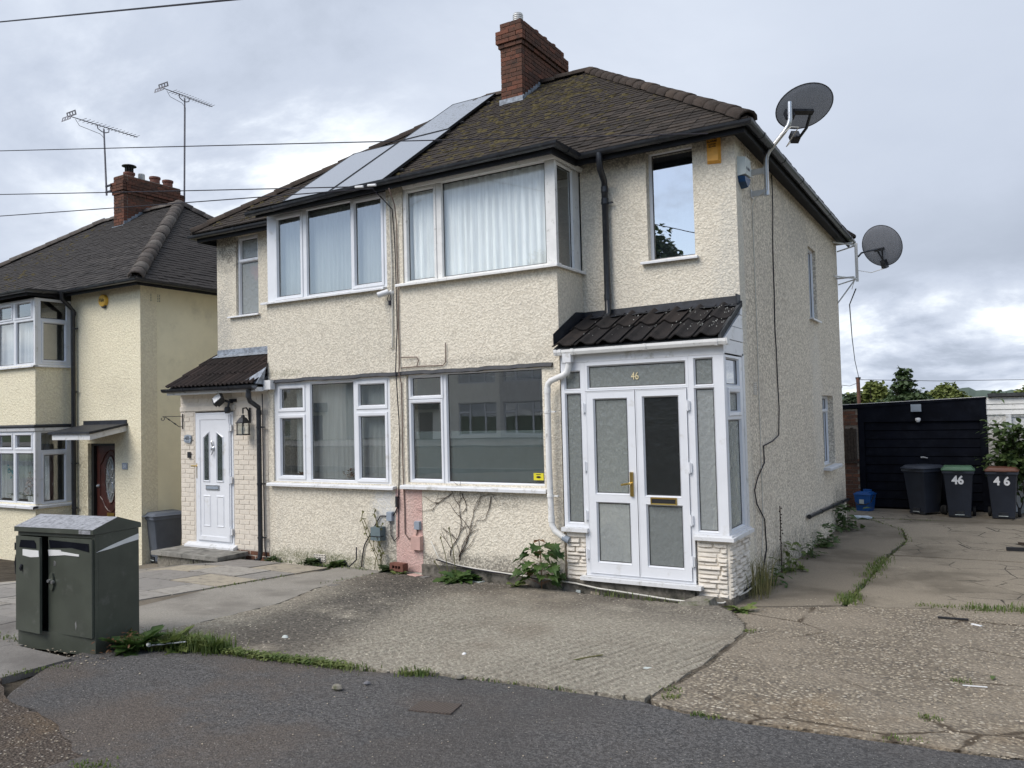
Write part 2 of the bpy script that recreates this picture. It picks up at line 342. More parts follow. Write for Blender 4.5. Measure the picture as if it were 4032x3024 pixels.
# dish: perforated sheet
sheer('dish_mesh', (.15, .155, .17), .30)
b = MB_('solar_glass'); b.sg = 1
sp = b.ramp(b.noise(14, 4, .6, 0, b.scale((1, 2.2, 1))), .57, .63); x_, y_, z_ = b.xyz()
top = b.ramp(z_, 4.55, 5.0)
c = b.mix(b.mth('MULTIPLY', sp, top), (.02, .025, .035), (.11, .11, .09))
d_ = b.N('ShaderNodeBsdfPrincipled'); b.L(c, d_.inputs['Base Color']); d_.inputs['Roughness'].default_value = .4
g_ = b.N('ShaderNodeBsdfGlossy'); g_.inputs['Roughness'].default_value = .12; lw = b.N('ShaderNodeLayerWeight'); lw.inputs['Blend'].default_value = .62
fc = b.mth('MULTIPLY', lw.outputs['Facing'], b.mth('SUBTRACT', 1.0, b.mth('MULTIPLY', b.mth('MULTIPLY', sp, top), .8))); mx = b.N('ShaderNodeMixShader'); b.L(fc, mx.inputs[0]); b.L(d_.outputs[0], mx.inputs[1]); b.L(g_.outputs[0], mx.inputs[2]); o = b.N('ShaderNodeOutputMaterial'); b.L(mx.outputs[0], o.inputs['Surface'])

# ground surfaces
b = MB_('asphalt'); f = b.noise(42, 4, .7); big = b.noise(.45, 5, .6)
f2 = b.noise(100, 3, .6); c = b.mix(b.ramp(f, .42, .60), (.058, .057, .057), (.145, .141, .138)); c = b.mix(b.ramp(f2, .54, .64, 0, .6), c, (.22, .212, .20)); c = b.mix(b.ramp(f2, .44, .34, 0, .5), c, (.04, .04, .04))
x_, y_, z_ = b.xyz(); c = b.mix(b.mth('MULTIPLY', b.ramp(b.noise(1.0, 6, .65), .40, .62, .1, .8), b.ramp(x_, -1.8, -4.2, .25, 1.0)), c, b.mix(b.ramp(b.noise(60, 4, .7), .35, .65), (.075, .06, .049), (.17, .14, .115)))
c = b.mix(b.ramp(big, .45, .65, 0, .35), c, (.06, .058, .057))
v = b.vor(75, 'F1', None, 'Color'); sp = b.N('ShaderNodeSeparateColor'); b.L(v, sp.inputs[0]); dd = b.vor(75)
c = b.mix(b.mth('MULTIPLY', b.ramp(sp.outputs[0], .93, .96), b.ramp(dd, .35, .2)), c, (.36, .34, .30))
b.done(c, .9, .25, 0, b.bump(b.mth('ADD', f, b.mth('ADD', b.mth('MULTIPLY', dd, -.4), f2)), 1.0, .012))
b = MB_('concrete_drive'); f = b.noise(34, 3, .62); gr = b.noise(95, 3, .65); big = b.noise(.55, 6, .6, .3); x_, y_, z_ = b.xyz()
c = b.mix(b.ramp(f, .38, .62), (.275, .245, .195), (.46, .42, .335)); c = b.mix(b.ramp(gr, .44, .60, 0, .5), c, (.235, .21, .168)); c = b.mix(b.ramp(gr, .40, .30, 0, .6), c, (.56, .51, .42))
c = b.mix(b.ramp(big, .48, .68, 0, .6), c, (.19, .155, .115))
st = b.mth('SUBTRACT', 1.0, b.ramp(b.mth('ABSOLUTE', b.mth('ADD', b.mth('SUBTRACT', x_, -5.75), b.mth('MULTIPLY', b.mth('SUBTRACT', y_, 6.2), .28)), 0), .2, .95))
st = b.mth('MULTIPLY', st, b.ramp(b.noise(1.3, 5, .6), .28, .48))
c = b.mix(b.mth('MULTIPLY', st, .85), c, b.mix(b.ramp(f, .40, .6), (.065, .06, .053), (.15, .135, .115)))
rim = b.mth('MULTIPLY', b.ramp(y_, 6.6, 8.1), b.ramp(b.noise(1.0, 5, .6), .36, .56)); c = b.mix(b.mth('MULTIPLY', rim, .7), c, b.mix(b.ramp(f, .4, .6), (.075, .066, .056), (.16, .14, .115)))
dd = b.vor(40); v = b.vor(40, 'F1', None, 'Color'); sp = b.N('ShaderNodeSeparateColor'); b.L(v, sp.inputs[0])
c = b.mix(b.mth('MULTIPLY', b.ramp(sp.outputs[0], .86, .92), b.ramp(dd, .4, .25)), c, (.60, .54, .43))
b.done(c, .93, .2, 0, b.bump(b.mth('ADD', f, gr), 1.0, .016))
b = MB_('aggregate'); vec = b.pos; dd = b.vor(36); v = b.vor(36, 'F1', None, 'Color'); sp = b.N('ShaderNodeSeparateColor'); b.L(v, sp.inputs[0])
c = b.mix(sp.outputs[0], (.17, .145, .108), (.44, .38, .285)); c = b.mix(b.ramp(sp.outputs[1], .80, .9), c, (.52, .47, .38))
c = b.mix(b.ramp(sp.outputs[2], .8, .88), c, (.07, .065, .06))
c = b.mix(b.ramp(dd, .30, .6), c, (.17, .142, .108))
cov = b.ramp(b.noise(.9, 6, .65), .40, .6); c = b.mix(b.mth('MULTIPLY', cov, .75), c, b.mix(b.ramp(b.noise(60, 4, .7), .3, .7), (.18, .15, .112), (.36, .31, .24)))
c = b.mix(b.ramp(b.noise(.7, 5, .6), .54, .72, 0, .6), c, (.27, .20, .125)); ck = b.vor(.9, 'DISTANCE_TO_EDGE', b.scale((1, 1, 0))); wob = b.mth('ADD', ck, b.mth('MULTIPLY', b.noise(9, 4), .05)); c = b.mix(b.mth('MULTIPLY', b.ramp(wob, .045, .028), b.ramp(b.noise(.8, 3), .44, .54)), c, (.085, .065, .045))
b.done(c, .93, .2, 0, b.bump(b.mth('ADD', b.mth('MULTIPLY', dd, -1.0), b.mth('MULTIPLY', b.noise(60, 4), .8)), .9, .016))
def conc(name, a, c2, dk, cracks=0, vs=1.1):
    b = MB_(name); f = b.noise(70, 4, .7); c = b.mix(b.ramp(f, .3, .7), a, c2)
    c = b.mix(b.ramp(b.noise(vs, 7, .62, .2), .42, .68, 0, .85), c, dk)
    c = b.mix(b.ramp(b.noise(2.7, 6, .7), .60, .76, 0, .5), c, tuple(x*1.5 for x in c2))
    nm = b.bump(f, .5, .01)
    if cracks:
        dist = b.vor(2.2, 'DISTANCE_TO_EDGE', b.scale((1, 1, 0))); wob = b.mth('ADD', dist, b.mth('MULTIPLY', b.noise(14, 3), .06))
        k = b.mth('MULTIPLY', b.ramp(wob, .055, .032), b.ramp(b.noise(.6, 3), .42, .52)); c = b.mix(k, c, (.04, .035, .028))
    b.done(c, .92, .2, 0, nm)
conc('passage_concrete', (.165, .142, .11), (.24, .208, .162), (.115, .098, .075))
conc('yard_concrete', (.19, .162, .124), (.30, .26, .20), (.115, .098, .074), 1, .8)
conc('strip_concrete', (.22, .205, .175), (.34, .315, .275), (.165, .15, .13))
conc('flag_concrete', (.17, .16, .145), (.24, .225, .205), (.12, .11, .10))
b = MB_('dirt_gravel'); dd = b.vor(55); v = b.vor(55, 'F1', None, 'Color'); sp = b.N('ShaderNodeSeparateColor'); b.L(v, sp.inputs[0])
c = b.mix(sp.outputs[0], (.085, .074, .062), (.21, .18, .15)); c = b.mix(b.ramp(sp.outputs[1], .86, .92), c, (.42, .38, .33)); c = b.mix(b.ramp(dd, .2, .5), c, (.085, .068, .055))
c = b.mix(b.ramp(b.noise(1.2, 5), .5, .66, 0, .8), c, (.135, .10, .068))
b.done(c, .95, .15, 0, b.bump(b.mth('ADD', b.mth('MULTIPLY', dd, -1), b.noise(50, 4)), .9, .018))
b = MB_('earth'); c = b.mix(b.ramp(b.noise(5, 6, .65), .35, .65), (.05, .042, .033), (.095, .08, .06)); b.done(c, .95, .1, 0, b.bump(b.noise(40, 4), .8, .02))
b = MB_('far_grass'); c = b.mix(b.ramp(b.noise(.2, 6, .65), .35, .65), (.04, .06, .025), (.075, .09, .04)); b.done(c, .95, .1)
b = MB_('iron_cover'); wv = b.vor(45, 'F1', b.scale((1, 1, 0)), 'Distance', 0.0); c = b.mix(b.ramp(wv, .25, .5), (.115, .088, .072), (.07, .058, .05)); b.done(c, .7, .4, .2, b.bump(wv, 1.0, .01))

# ------------------------------------------------------------------ geometry helpers
class MB:
    def __init__(s): s.v = []; s.f = []; s.mi = []; s.m = 0
    def q(s, *pts):
        n = len(s.v); s.v += [tuple(p) for p in pts]; s.f.append(tuple(range(n, n+len(pts)))); s.mi.append(s.m)
    def add(s, verts, faces, mat=None):
        n = len(s.v); 
        s.v += [tuple(mat @ Vector(p)) if mat else tuple(p) for p in verts]
        for f in faces: s.f.append(tuple(n+i for i in f)); s.mi.append(s.m)
    def box(s, x0, x1, y0, y1, z0, z1, mat=None):
        s.add([(x0,y0,z0),(x1,y0,z0),(x1,y1,z0),(x0,y1,z0),(x0,y0,z1),(x1,y0,z1),(x1,y1,z1),(x0,y1,z1)],
              [(0,3,2,1),(4,5,6,7),(0,1,5,4),(1,2,6,5),(2,3,7,6),(3,0,4,7)], mat)
    def prism(s, poly, axis, a, b, mat=None):
        """poly in 2D, extruded from a to b along axis"""
        def P(u, v, w): return {'x': (w,u,v), 'y': (u,w,v), 'z': (u,v,w)}[axis]
        n = len(poly); vs = [P(u,v,a) for u,v in poly] + [P(u,v,b) for u,v in poly]
        s.add(vs, [tuple(range(n)), tuple(range(2*n-1, n-1, -1))] + [(i,(i+1)%n,n+(i+1)%n,n+i) for i in range(n)], mat)
    def tube(s, pts, r, n=8, cap=True, taper=None):
        pts = [Vector(p) for p in pts]; rings = []; ref = None
        for i, p in enumerate(pts):
            t = (pts[min(i+1, len(pts)-1)] - pts[max(i-1, 0)]).normalized()
            if ref is None: ref = t.orthogonal().normalized()
            ref = (ref - t*ref.dot(t)); ref = ref.normalized() if ref.length > 1e-6 else t.orthogonal().normalized()
            bi = t.cross(ref); rr = r if taper is None else r + (taper-r)*i/(len(pts)-1)
            rings.append([p + (ref*math.cos(2*math.pi*k/n) + bi*math.sin(2*math.pi*k/n))*rr for k in range(n)])
        vs = [v for rg in rings for v in rg]; fs = []
        for i in range(len(pts)-1):
            for k in range(n): a = i*n+k; c = i*n+(k+1) % n; fs.append((a, c, c+n, a+n))
        if cap: fs += [tuple(reversed(range(n))), tuple(range((len(pts)-1)*n, len(pts)*n))]
        s.add(vs, fs)
    def lathe(s, prof, n=16, mat=None):
        vs = [(r*math.cos(2*math.pi*k/n), r*math.sin(2*math.pi*k/n), z) for r, z in prof for k in range(n)]
        fs = [(i*n+k, i*n+(k+1) % n, (i+1)*n+(k+1) % n, (i+1)*n+k) for i in range(len(prof)-1) for k in range(n)]
        if prof[0][0] > 1e-4: fs.append(tuple(reversed(range(n))))
        if prof[-1][0] > 1e-4: fs.append(tuple(range((len(prof)-1)*n, len(prof)*n)))
        s.add(vs, fs, mat)
    def sweep(s, prof, path, closed=True):
        """2D profile (side, up) swept along a horizontal-ish path with mitres"""
        path = [Vector(p) for p in path]; rings = []
        for i, p in enumerate(path):
            a = (path[i]-path[i-1]) if i else (path[1]-path[0]); b = (path[i+1]-path[i]) if i < len(path)-1 else a
            a = Vector((a.x, a.y, 0)).normalized(); b = Vector((b.x, b.y, 0)).normalized()
            t = (a+b).normalized(); k = 1/max(.3, math.sqrt((1+a.dot(b))/2)); side = Vector((t.y, -t.x, 0))*k
            rings.append([p + side*u + Vector((0,0,v)) for u, v in prof])
        n = len(prof); vs = [v for rg in rings for v in rg]
        fs = [(i*n+k, i*n+(k+1) % n, (i+1)*n+(k+1) % n, (i+1)*n+k) for i in range(len(path)-1) for k in range(n if closed else n-1)]
        if closed: fs += [tuple(reversed(range(n))), tuple(range((len(path)-1)*n, len(path)*n))]
        s.add(vs, fs)
    def mesh(s, name, mats, smooth=False, fix=True):
        me = bpy.data.meshes.new(name); me.from_pydata(s.v, [], s.f); me.update()
        mats = mats if isinstance(mats, (list, tuple)) else [mats]
        for m in mats: me.materials.append(MATS[m])
        if len(mats) > 1:
            for p, i in zip(me.polygons, s.mi): p.material_index = i
        if fix:
            bm = bmesh.new(); bm.from_mesh(me); bmesh.ops.recalc_face_normals(bm, faces=bm.faces); bm.to_mesh(me); bm.free()
        if smooth:
            for p in me.polygons: p.use_smooth = True
        return me

def meta(o, label=None, cat=None, group=None, kind=None):
    if label: o['label'] = label
    if cat: o['category'] = cat
    if group: o['group'] = group
    if kind: o['kind'] = kind
    return o
def thing(name, loc, label, cat, group=None, rz=0.0):
    o = bpy.data.objects.new(name, None); COL.objects.link(o); o.location = loc; o.rotation_euler = (0, 0, rz); o.empty_display_size = .2
    return meta(o, label, cat, group)
def obj(name, me, parent=None, local=False, loc=(0, 0, 0), rot=None):
    """parent a mesh; mesh coordinates are world ones unless local"""
    o = bpy.data.objects.new(name, me); COL.objects.link(o)
    o.location = loc
    if rot is not None: o.rotation_euler = rot
    if parent is not None:
        o.parent = parent
        if not local and parent.parent is None: o.location = Vector(loc) - parent.location
    return o
def part(name, mb, mat, parent, local=False, label=None, smooth=False, fix=True):
    o = obj(name, mb.mesh(name, mat, smooth, fix), parent, local)
    if label: o['label'] = label
    return o
def single(name, mb, mat, label, cat, group=None, smooth=False, kind=None, fix=True):
    """a thing that is one mesh, origin at its base"""
    xs, ys, zs = zip(*mb.v); c = Vector(((min(xs)+max(xs))/2, (min(ys)+max(ys))/2, min(zs)))
    mb.v = [tuple(Vector(p)-c) for p in mb.v]
    o = obj(name, mb.mesh(name, mat, smooth, fix)); o.location = c
    return meta(o, label, cat, group, kind)
def structure(name, mb, mat, fix=True):
    return meta(obj(name, mb.mesh(name, mat, False, fix)), kind='structure')
def smooth_by_angle(o, ang=40):
    for p in o.data.polygons: p.use_smooth = True
    try: o.data.set_sharp_from_angle(angle=R(ang))
    except Exception: pass
    return o

def text_mesh(name, body, size, mat, parent=None, M=None, ext=.001, align='CENTER', bold=0.0, sx=1.0, local=True):
    c = bpy.data.curves.new(name, 'FONT'); c.body = body; c.size = size; c.align_x = align; c.align_y = 'CENTER'; c.extrude = ext; c.offset = bold
    c.space_line = .85; c.resolution_u = 3
    t = bpy.data.objects.new('tmp', c); COL.objects.link(t)
    dg = bpy.context.evaluated_depsgraph_get(); me = bpy.data.meshes.new_from_object(t.evaluated_get(dg)); bpy.data.objects.remove(t)
    me.name = name; me.materials.clear(); me.materials.append(MATS[mat])
    if sx != 1: me.transform(Matrix.Diagonal((sx, 1, 1, 1)))
    if M is not None: me.transform(M)
    return obj(name, me, parent, local)
def face_front(x, y, z): return Matrix.Translation((x, y, z)) @ Matrix.Rotation(R(90), 4, 'X')      # reads from -Y
def face_right(x, y, z): return Matrix.Translation((x, y, z)) @ Matrix.Rotation(R(90), 4, 'Z') @ Matrix.Rotation(R(90), 4, 'X')

# planes for walls and windows: (u, v, d outward) -> point
def FR(y): return lambda u, v, d: (u, y-d, v)          # faces the street
def RT(x): return lambda u, v, d: (x+d, u, v)          # faces +X
def LT(x): return lambda u, v, d: (x-d, u, v)
def BK(y): return lambda u, v, d: (u, y+d, v)
def plate(mb, fm, u0, u1, v0, v1, holes, d0, d1):
    us = sorted({u0, u1} | {h for q in holes for h in q[:2] if u0 < h < u1}); vs = sorted({v0, v1} | {h for q in holes for h in q[2:4] if v0 < h < v1})
    def solid(i, j):
        if not (0 <= i < len(us)-1 and 0 <= j < len(vs)-1): return False
        u = (us[i]+us[i+1])/2; v = (vs[j]+vs[j+1])/2
        return not any(h[0] < u < h[1] and h[2] < v < h[3] for h in holes)
    for i in range(len(us)-1):
        for j in range(len(vs)-1):
            if not solid(i, j): continue
            a, b, c, e = us[i], us[i+1], vs[j], vs[j+1]
            mb.q(fm(a,c,d0), fm(b,c,d0), fm(b,e,d0), fm(a,e,d0)); mb.q(fm(a,c,d1), fm(a,e,d1), fm(b,e,d1), fm(b,c,d1))
            if not solid(i-1, j): mb.q(fm(a,c,d0), fm(a,e,d0), fm(a,e,d1), fm(a,c,d1))
            if not solid(i+1, j): mb.q(fm(b,c,d0), fm(b,c,d1), fm(b,e,d1), fm(b,e,d0))
            if not solid(i, j-1): mb.q(fm(a,c,d0), fm(a,c,d1), fm(b,c,d1), fm(b,c,d0))
            if not solid(i, j+1): mb.q(fm(a,e,d0), fm(b,e,d0), fm(b,e,d1), fm(a,e,d1))
def weld(mb, dist=1e-4):
    return mb
def ringp(mb, fm, r, prof):
    u0, u1, v0, v1 = r
    def cs(o, d): return [fm(u0-o,v0-o,d), fm(u1+o,v0-o,d), fm(u1+o,v1+o,d), fm(u0-o,v1+o,d)]
    for (o, d), (o2, d2) in zip(prof, prof[1:]):
        A, B = cs(o, d), cs(o2, d2)
        for k in range(4): mb.q(A[k], A[(k+1) % 4], B[(k+1) % 4], B[k])
def window(parent, fm, rect, glasses, pane='glass', d=0.0, white='white_upvc', label=None, name='window', sill=None, sub=True, depth=.06):
    """frame plate with sashes and panes; glasses = (u0,u1,v0,v1,sash width or 0[,pane material])"""
    holes = [(g[0]-.02, g[1]+.02, g[2]-.02, g[3]+.02) for g in glasses]
    mb = MB(); plate(mb, fm, *rect, holes, d, d-depth); w_ = part(name, mb, white, parent, label=label)
    for g in glasses:
        r, sw = g[:4], g[4]; sm = MB(); sm.m = 1
        ringp(sm, fm, r, [(-.004, d-.034), (-.004, d-.027), (.004, d-.024)]); sm.m = 0
        if sw: ringp(sm, fm, r, [(.004, d-.026), (.008, d-.02), (.020, d+.012), (sw-.006, d+.014), (sw, d+.008), (sw, d-.004)])
        else: ringp(sm, fm, r, [(.004, d-.026), (.008, d-.02), (.020, d+.003), (.0215, d-.001)])
        part('sash' if sw else 'glazing_bead', sm, [white, 'black_gasket'], w_, fix=False)
        pm = MB(); a, b_, c, e = r
        pm.q(fm(a-.012,c-.012,d-.03), fm(b_+.012,c-.012,d-.03), fm(b_+.012,e+.012,d-.03), fm(a-.012,e+.012,d-.03))
        pm.q(fm(a-.012,c-.012,d-.046), fm(a-.012,e+.012,d-.046), fm(b_+.012,e+.012,d-.046), fm(b_+.012,c-.012,d-.046))
        pm.mi[1] = 1; part('pane', pm, [g[5] if len(g) > 5 else pane, 'clear'], w_, fix=False)
    if sill:
        u0, u1, v0, v1, out = sill; sb = MB()
        prof = [(out, v0), (out, v1-.012), (out-.012, v1), (d-.01, v1+.012), (d-.01, v0+.01), (out-.02, v0+.008), (out-.02, v0)]
        A = [fm(u0, v, dd) for dd, v in prof]; B = [fm(u1, v, dd) for dd, v in prof]; n = len(prof)
        for k in range(n): sb.q(A[k], A[(k+1) % n], B[(k+1) % n], B[k])
        sb.q(*A); sb.q(*reversed(B)); part('sill', sb, 'grimy_white' if white == 'grimy_white' else 'white_board', w_)
    return w_
def curtain(fm, u0, u1, v0, v1, d, mat, label, amp=.035, wl=.16, seed=1, fall=0.0, group=None, name='net_curtain'):
    rnd = random.Random(seed); n = int((u1-u0)/.02); mb = MB(); ph = rnd.random()*6; off = []; x = 0
    for i in range(n+1):
        x += rnd.uniform(.5, 1.6)*2*math.pi*.02/wl; off.append(x+ph)
    rows = [v0, v0+.3*(v1-v0), v0+.65*(v1-v0), v1]; P = []
    for j, v in enumerate(rows):
        P.append([fm(u0+(u1-u0)*i/n, v, d + amp*(1-.5*j/3)*(.35+.65*abs(math.sin(.9+.047*i+.8*math.sin(.031*i))))*(math.sin(off[i]+.12*j)+.45*math.sin(2.3*off[i]+ph))) for i in range(n+1)])
    for j in range(3):
        for i in range(n): mb.q(P[j][i], P[j][i+1], P[j+1][i+1], P[j+1][i])
    # joined grid
    me_v = [p for r_ in P for p in r_]; mb.v = me_v; mb.f = [(j*(n+1)+i, j*(n+1)+i+1, (j+1)*(n+1)+i+1, (j+1)*(n+1)+i) for j in range(3) for i in range(n)]; mb.mi = [0]*len(mb.f)
    return single(name, mb, mat, label, 'curtain', group, smooth=True)

# tiled roof slopes ---------------------------------------------------------
def tile_mesh(name, w, l, t, mat):
    mb = MB(); mb.box(-w/2, w/2, 0, l, 0, t); return mb.mesh(name, mat)
def tile_slope(roof, e0, e1, up, run, hipl, hipr, gauge, tw, mat, near=0, seed=3, skip=None, tl=.20, th=.020):
    """plain tiles laid course by course. e0->e1 eaves line, up = unit vector up the slope, run = slope length,
    hipl/hipr = how far each end comes in per metre of slope"""
    rnd = random.Random(seed); e0 = Vector(e0); e1 = Vector(e1); ax = (e1-e0); ln = ax.length; ax.normalize(); up = Vector(up).normalized()
    nrm = ax.cross(up); nrm = nrm if nrm.z > 0 else -nrm; out = []
    s = 0.0; row = 0
    while s < run-.03:
        a, b = hipl*s, ln-hipr*s; x = a - (tw/2 if row % 2 else 0)
        while x < b-.01:
            x0, x1 = max(x, a), min(x+tw, b)
            if x1-x0 > .035:
                p = e0 + ax*((x0+x1)/2) + up*s
                if not (skip and skip(p)): out.append((p, x1-x0-.004, rnd.uniform(-.004, .005), rnd.uniform(-.02, .02)))
            x += tw
        s += gauge; row += 1
    out.sort(key=lambda q: q[0].length); base = Matrix((ax, up, nrm)).transposed()
    full = tile_mesh('tile', tw-.004, tl, th, mat); stuff = MB(); cnt = 0
    for p, wd, lift, tw_ in out:
        tilt = Matrix.Rotation(-.075+tw_*.4, 3, 'X') @ Matrix.Rotation(tw_, 3, 'Z'); Rm = base @ tilt; pos = p + nrm*(.016+lift)
        if cnt < near and abs(wd-(tw-.004)) < .002:
            o = bpy.data.objects.new('tile', full); COL.objects.link(o); o.parent = roof; o.location = pos; o.rotation_euler = Rm.to_euler(); cnt += 1
        else:
            M = Matrix.Translation(pos) @ Rm.to_4x4(); w2 = wd/2
            stuff.add([(-w2,0,0),(w2,0,0),(w2,tl,0),(-w2,tl,0),(-w2,0,th),(w2,0,th),(w2,tl,th),(-w2,tl,th)], [(4,5,6,7),(0,1,5,4),(1,2,6,5),(3,0,4,7)], M)
    o = part('roof_tiles', stuff, mat, roof, fix=False); o['kind'] = 'stuff'
    o.location = (0, 0, 0)
def ridge_run(roof, a, b, mat, r=.115, step=.31, seed=1):
    rnd = random.Random(seed); a, b = Vector(a), Vector(b); t = (b-a); n = max(1, round(t.length/step)); t.normalize(); L_ = (b-a).length/n
    side = t.cross(Vector((0,0,1))).normalized(); up = side.cross(t); pr = []
    K = 7
    mb = MB()
    for q, rr in ((0, r*1.08), (L_*1.05, r*.98)):
        for k in range(K): an = math.pi*(k/(K-1)); mb.v.append((rr*math.cos(an), q, rr*math.sin(an)*.85-.02))
    for q, rr in ((0, r*.86), (L_*1.05, r*.8)):
        for k in range(K): an = math.pi*(k/(K-1)); mb.v.append((rr*math.cos(an), q, rr*math.sin(an)*.85-.03))
    for k in range(K-1): mb.f += [(k, k+1, K+k+1, K+k), (2*K+k, 3*K+k, 3*K+k+1, 2*K+k+1), (k, 2*K+k, 2*K+k+1, k+1)]
    mb.mi = [0]*len(mb.f); me = mb.mesh('ridge_tile', mat, True); base = Matrix((side, t, up)).transposed()
    for i in range(n):
        o = bpy.data.objects.new('ridge_tile', me); COL.objects.link(o); o.parent = roof
        o.location = a + t*(i*L_) + Vector((0, 0, rnd.uniform(-.006, .008))); o.rotation_euler = (base @ Matrix.Rotation(rnd.uniform(-.03, .03), 3, 'Z')).to_euler()
GUT = [(-.056, 0), (-.05, -.028), (-.036, -.047), (0, -.058), (.036, -.047), (.05, -.028), (.056, 0), (.050, 0), (.044, -.025), (.03, -.042), (0, -.051), (-.03, -.042), (-.044, -.025), (-.05, 0)]
def gutter(parent, path, mat='black_plastic', step=1.1, scale=1.0, name='gutter', unions=True):
    mb = MB(); pr = [(a*scale, b_*scale) for a, b_ in GUT]; mb.sweep(pr, path)
    P = [Vector(p) for p in path]
    if unions:
        big = [(a*1.13, b_*1.13+.003) for a, b_ in pr]
        for a, b_ in zip(P, P[1:]):
            t = b_-a; n = max(1, int(t.length/step))
            for k in range(n):
                c = a + t*((k+.5)/n); h = t.normalized()*.022; mb.sweep(big, [c-h, c+h])
    o = part(name, mb, mat, parent); return o

# foliage -------------------------------------------------------------------
LEAF = [(0, 0), (.28, .22), (.36, .5), (.22, .8), (0, 1), (-.22, .8), (-.36, .5), (-.28, .22)]
PALM = [(0, 0), (.16, .10), (.42, -.02), (.34, .22), (.62, .38), (.36, .50), (.30, .72), (.14, .66), (0, 1), (-.14, .66), (-.30, .72), (-.36, .50), (-.62, .38), (-.34, .22), (-.42, -.02), (-.16, .10)]
DENT = [(0, 0), (.05, .15), (.16, .12), (.08, .3), (.24, .30), (.11, .5), (.28, .52), (.14, .7), (.2, .82), (0, 1), (-.2, .82), (-.14, .7), (-.28, .52), (-.11, .5), (-.24, .30), (-.08, .3), (-.16, .12), (-.05, .15)]
def leaf(mb, p, d, size, shape=LEAF, droop=.25, width=1.0, roll=0.0):
    d = Vector(d).normalized(); side = d.cross(Vector((0,0,1)))
    side = side.normalized() if side.length > .01 else Vector((1,0,0)); up = side.cross(d)
    side = math.cos(roll)*side + math.sin(roll)*up; up = side.cross(d)
    pts = [Vector(p) + d*(v*size) + side*(u*size*width) + up*(abs(u)*size*.25 - droop*size*v*v) for u, v in shape]
    n = len(shape); mid = n//2
    if n <= 8: mb.q(*pts)
    else:
        c = Vector(p) + d*(.45*size) - up*(droop*size*.2)
        for k in range(n): mb.q(c, pts[k], pts[(k+1) % n])
def blade(mb, p, h, lean, az, w=.006):
    p = Vector(p); d = Vector((math.cos(az), math.sin(az), 0)); sd = Vector((-d.y, d.x, 0))*w
    a = p + d*(lean*.35*h) + Vector((0,0,h*.6)); b_ = p + d*(lean*h) + Vector((0,0,h*(.95-.3*lean)))
    mb.q(p-sd, p+sd, a+sd*.8, a-sd*.8); mb.q(a-sd*.8, a+sd*.8, b_)
def grass_line(mb, pts, n, h, spread, rnd, zf=zg, lm=.9):
    P = [Vector((*p, 0)) for p in pts]; seg = [(b_-a).length for a, b_ in zip(P, P[1:])]; tot = sum(seg)
    for k in range(n):
        r_ = rnd.random()*tot; i = 0
        while i < len(seg)-1 and r_ > seg[i]: r_ -= seg[i]; i += 1
        p = P[i].lerp(P[i+1], r_/seg[i]); p.x += rnd.gauss(0, spread); p.y += rnd.gauss(0, spread); p.z = zf(p.x, p.y)-.01
        blade(mb, p, h*rnd.uniform(.4, 1.15), rnd.uniform(.1, lm), rnd.uniform(0, 6.28), rnd.uniform(.003, .006))
def rosette(mb, c, n, size, rnd, shape=DENT, lift=.55, width=1.0):
    for k in range(n):
        az = rnd.uniform(0, 6.28); el = rnd.uniform(.1, lift)
        leaf(mb, Vector(c)+Vector((rnd.gauss(0, size*.08), rnd.gauss(0, size*.08), 0)), (math.cos(az), math.sin(az), el*1.6), size*rnd.uniform(.5, 1.1), shape, rnd.uniform(.2, .6), width, rnd.uniform(-.4, .4))

# ------------------------------------------------------------------ ground
def frange(a, b, st):
    n = max(1, int(round((b-a)/st))); return [a+(b-a)*i/n for i in range(1, n)]
def sheet(name, poly, off, mat, step=.45, skirt=.05, kind='structure', jag=0.0, seed=1):
    rnd = random.Random(seed)
    if jag:                                              # ragged edge
        P = []
        for i, (x, y) in enumerate(poly):
            x2, y2 = poly[(i+1) % len(poly)]; ln = math.hypot(x2-x, y2-y); n = max(1, int(ln/.12)) if ln < 6 else 1
            for k in range(n):
                t = k/n; P.append((x+(x2-x)*t+rnd.gauss(0, jag), y+(y2-y)*t+rnd.gauss(0, jag)))
        poly = P
    bm = bmesh.new(); f = bm.faces.new([bm.verts.new((x, y, 0)) for x, y in poly])
    bmesh.ops.triangulate(bm, faces=[f])
    xs = [p[0] for p in poly]; ys = [p[1] for p in poly]
    for x in frange(min(xs), max(xs), step): bmesh.ops.bisect_plane(bm, geom=bm.verts[:]+bm.edges[:]+bm.faces[:], plane_co=(x,0,0), plane_no=(1,0,0))
    for y in frange(min(ys), max(ys), step): bmesh.ops.bisect_plane(bm, geom=bm.verts[:]+bm.edges[:]+bm.faces[:], plane_co=(0,y,0), plane_no=(0,1,0))
    edge = [e for e in bm.edges if len(e.link_faces) == 1]
    r_ = bmesh.ops.extrude_edge_only(bm, edges=edge); low = {v for v in r_['geom'] if isinstance(v, bmesh.types.BMVert)}
    for v in bm.verts: v.co.z = zg(v.co.x, v.co.y) + off - (skirt if v in low else 0)
    bmesh.ops.recalc_face_normals(bm, faces=bm.faces)
    if sum(f.normal.z*f.calc_area() for f in bm.faces) < 0: bmesh.ops.reverse_faces(bm, faces=bm.faces)
    me = bpy.data.meshes.new(name); bm.to_mesh(me); bm.free(); me.materials.append(MATS[mat])
    return meta(obj(name, me), kind=kind)
gx = [-1500, -500, -150, -60, -30, -20] + [-18+.8*i for i in range(32)] + [9, 14, 25, 60, 150, 500, 1500]
gy = [-1500, -400, -120, -40, -25, -16, -12] + [-9+.8*i for i in range(40)] + [25, 30, 40, 60, 100, 200, 500, 1500]
mb = MB(); mb.v = [(x, y, zg(x, y)-.06) for y in gy for x in gx]
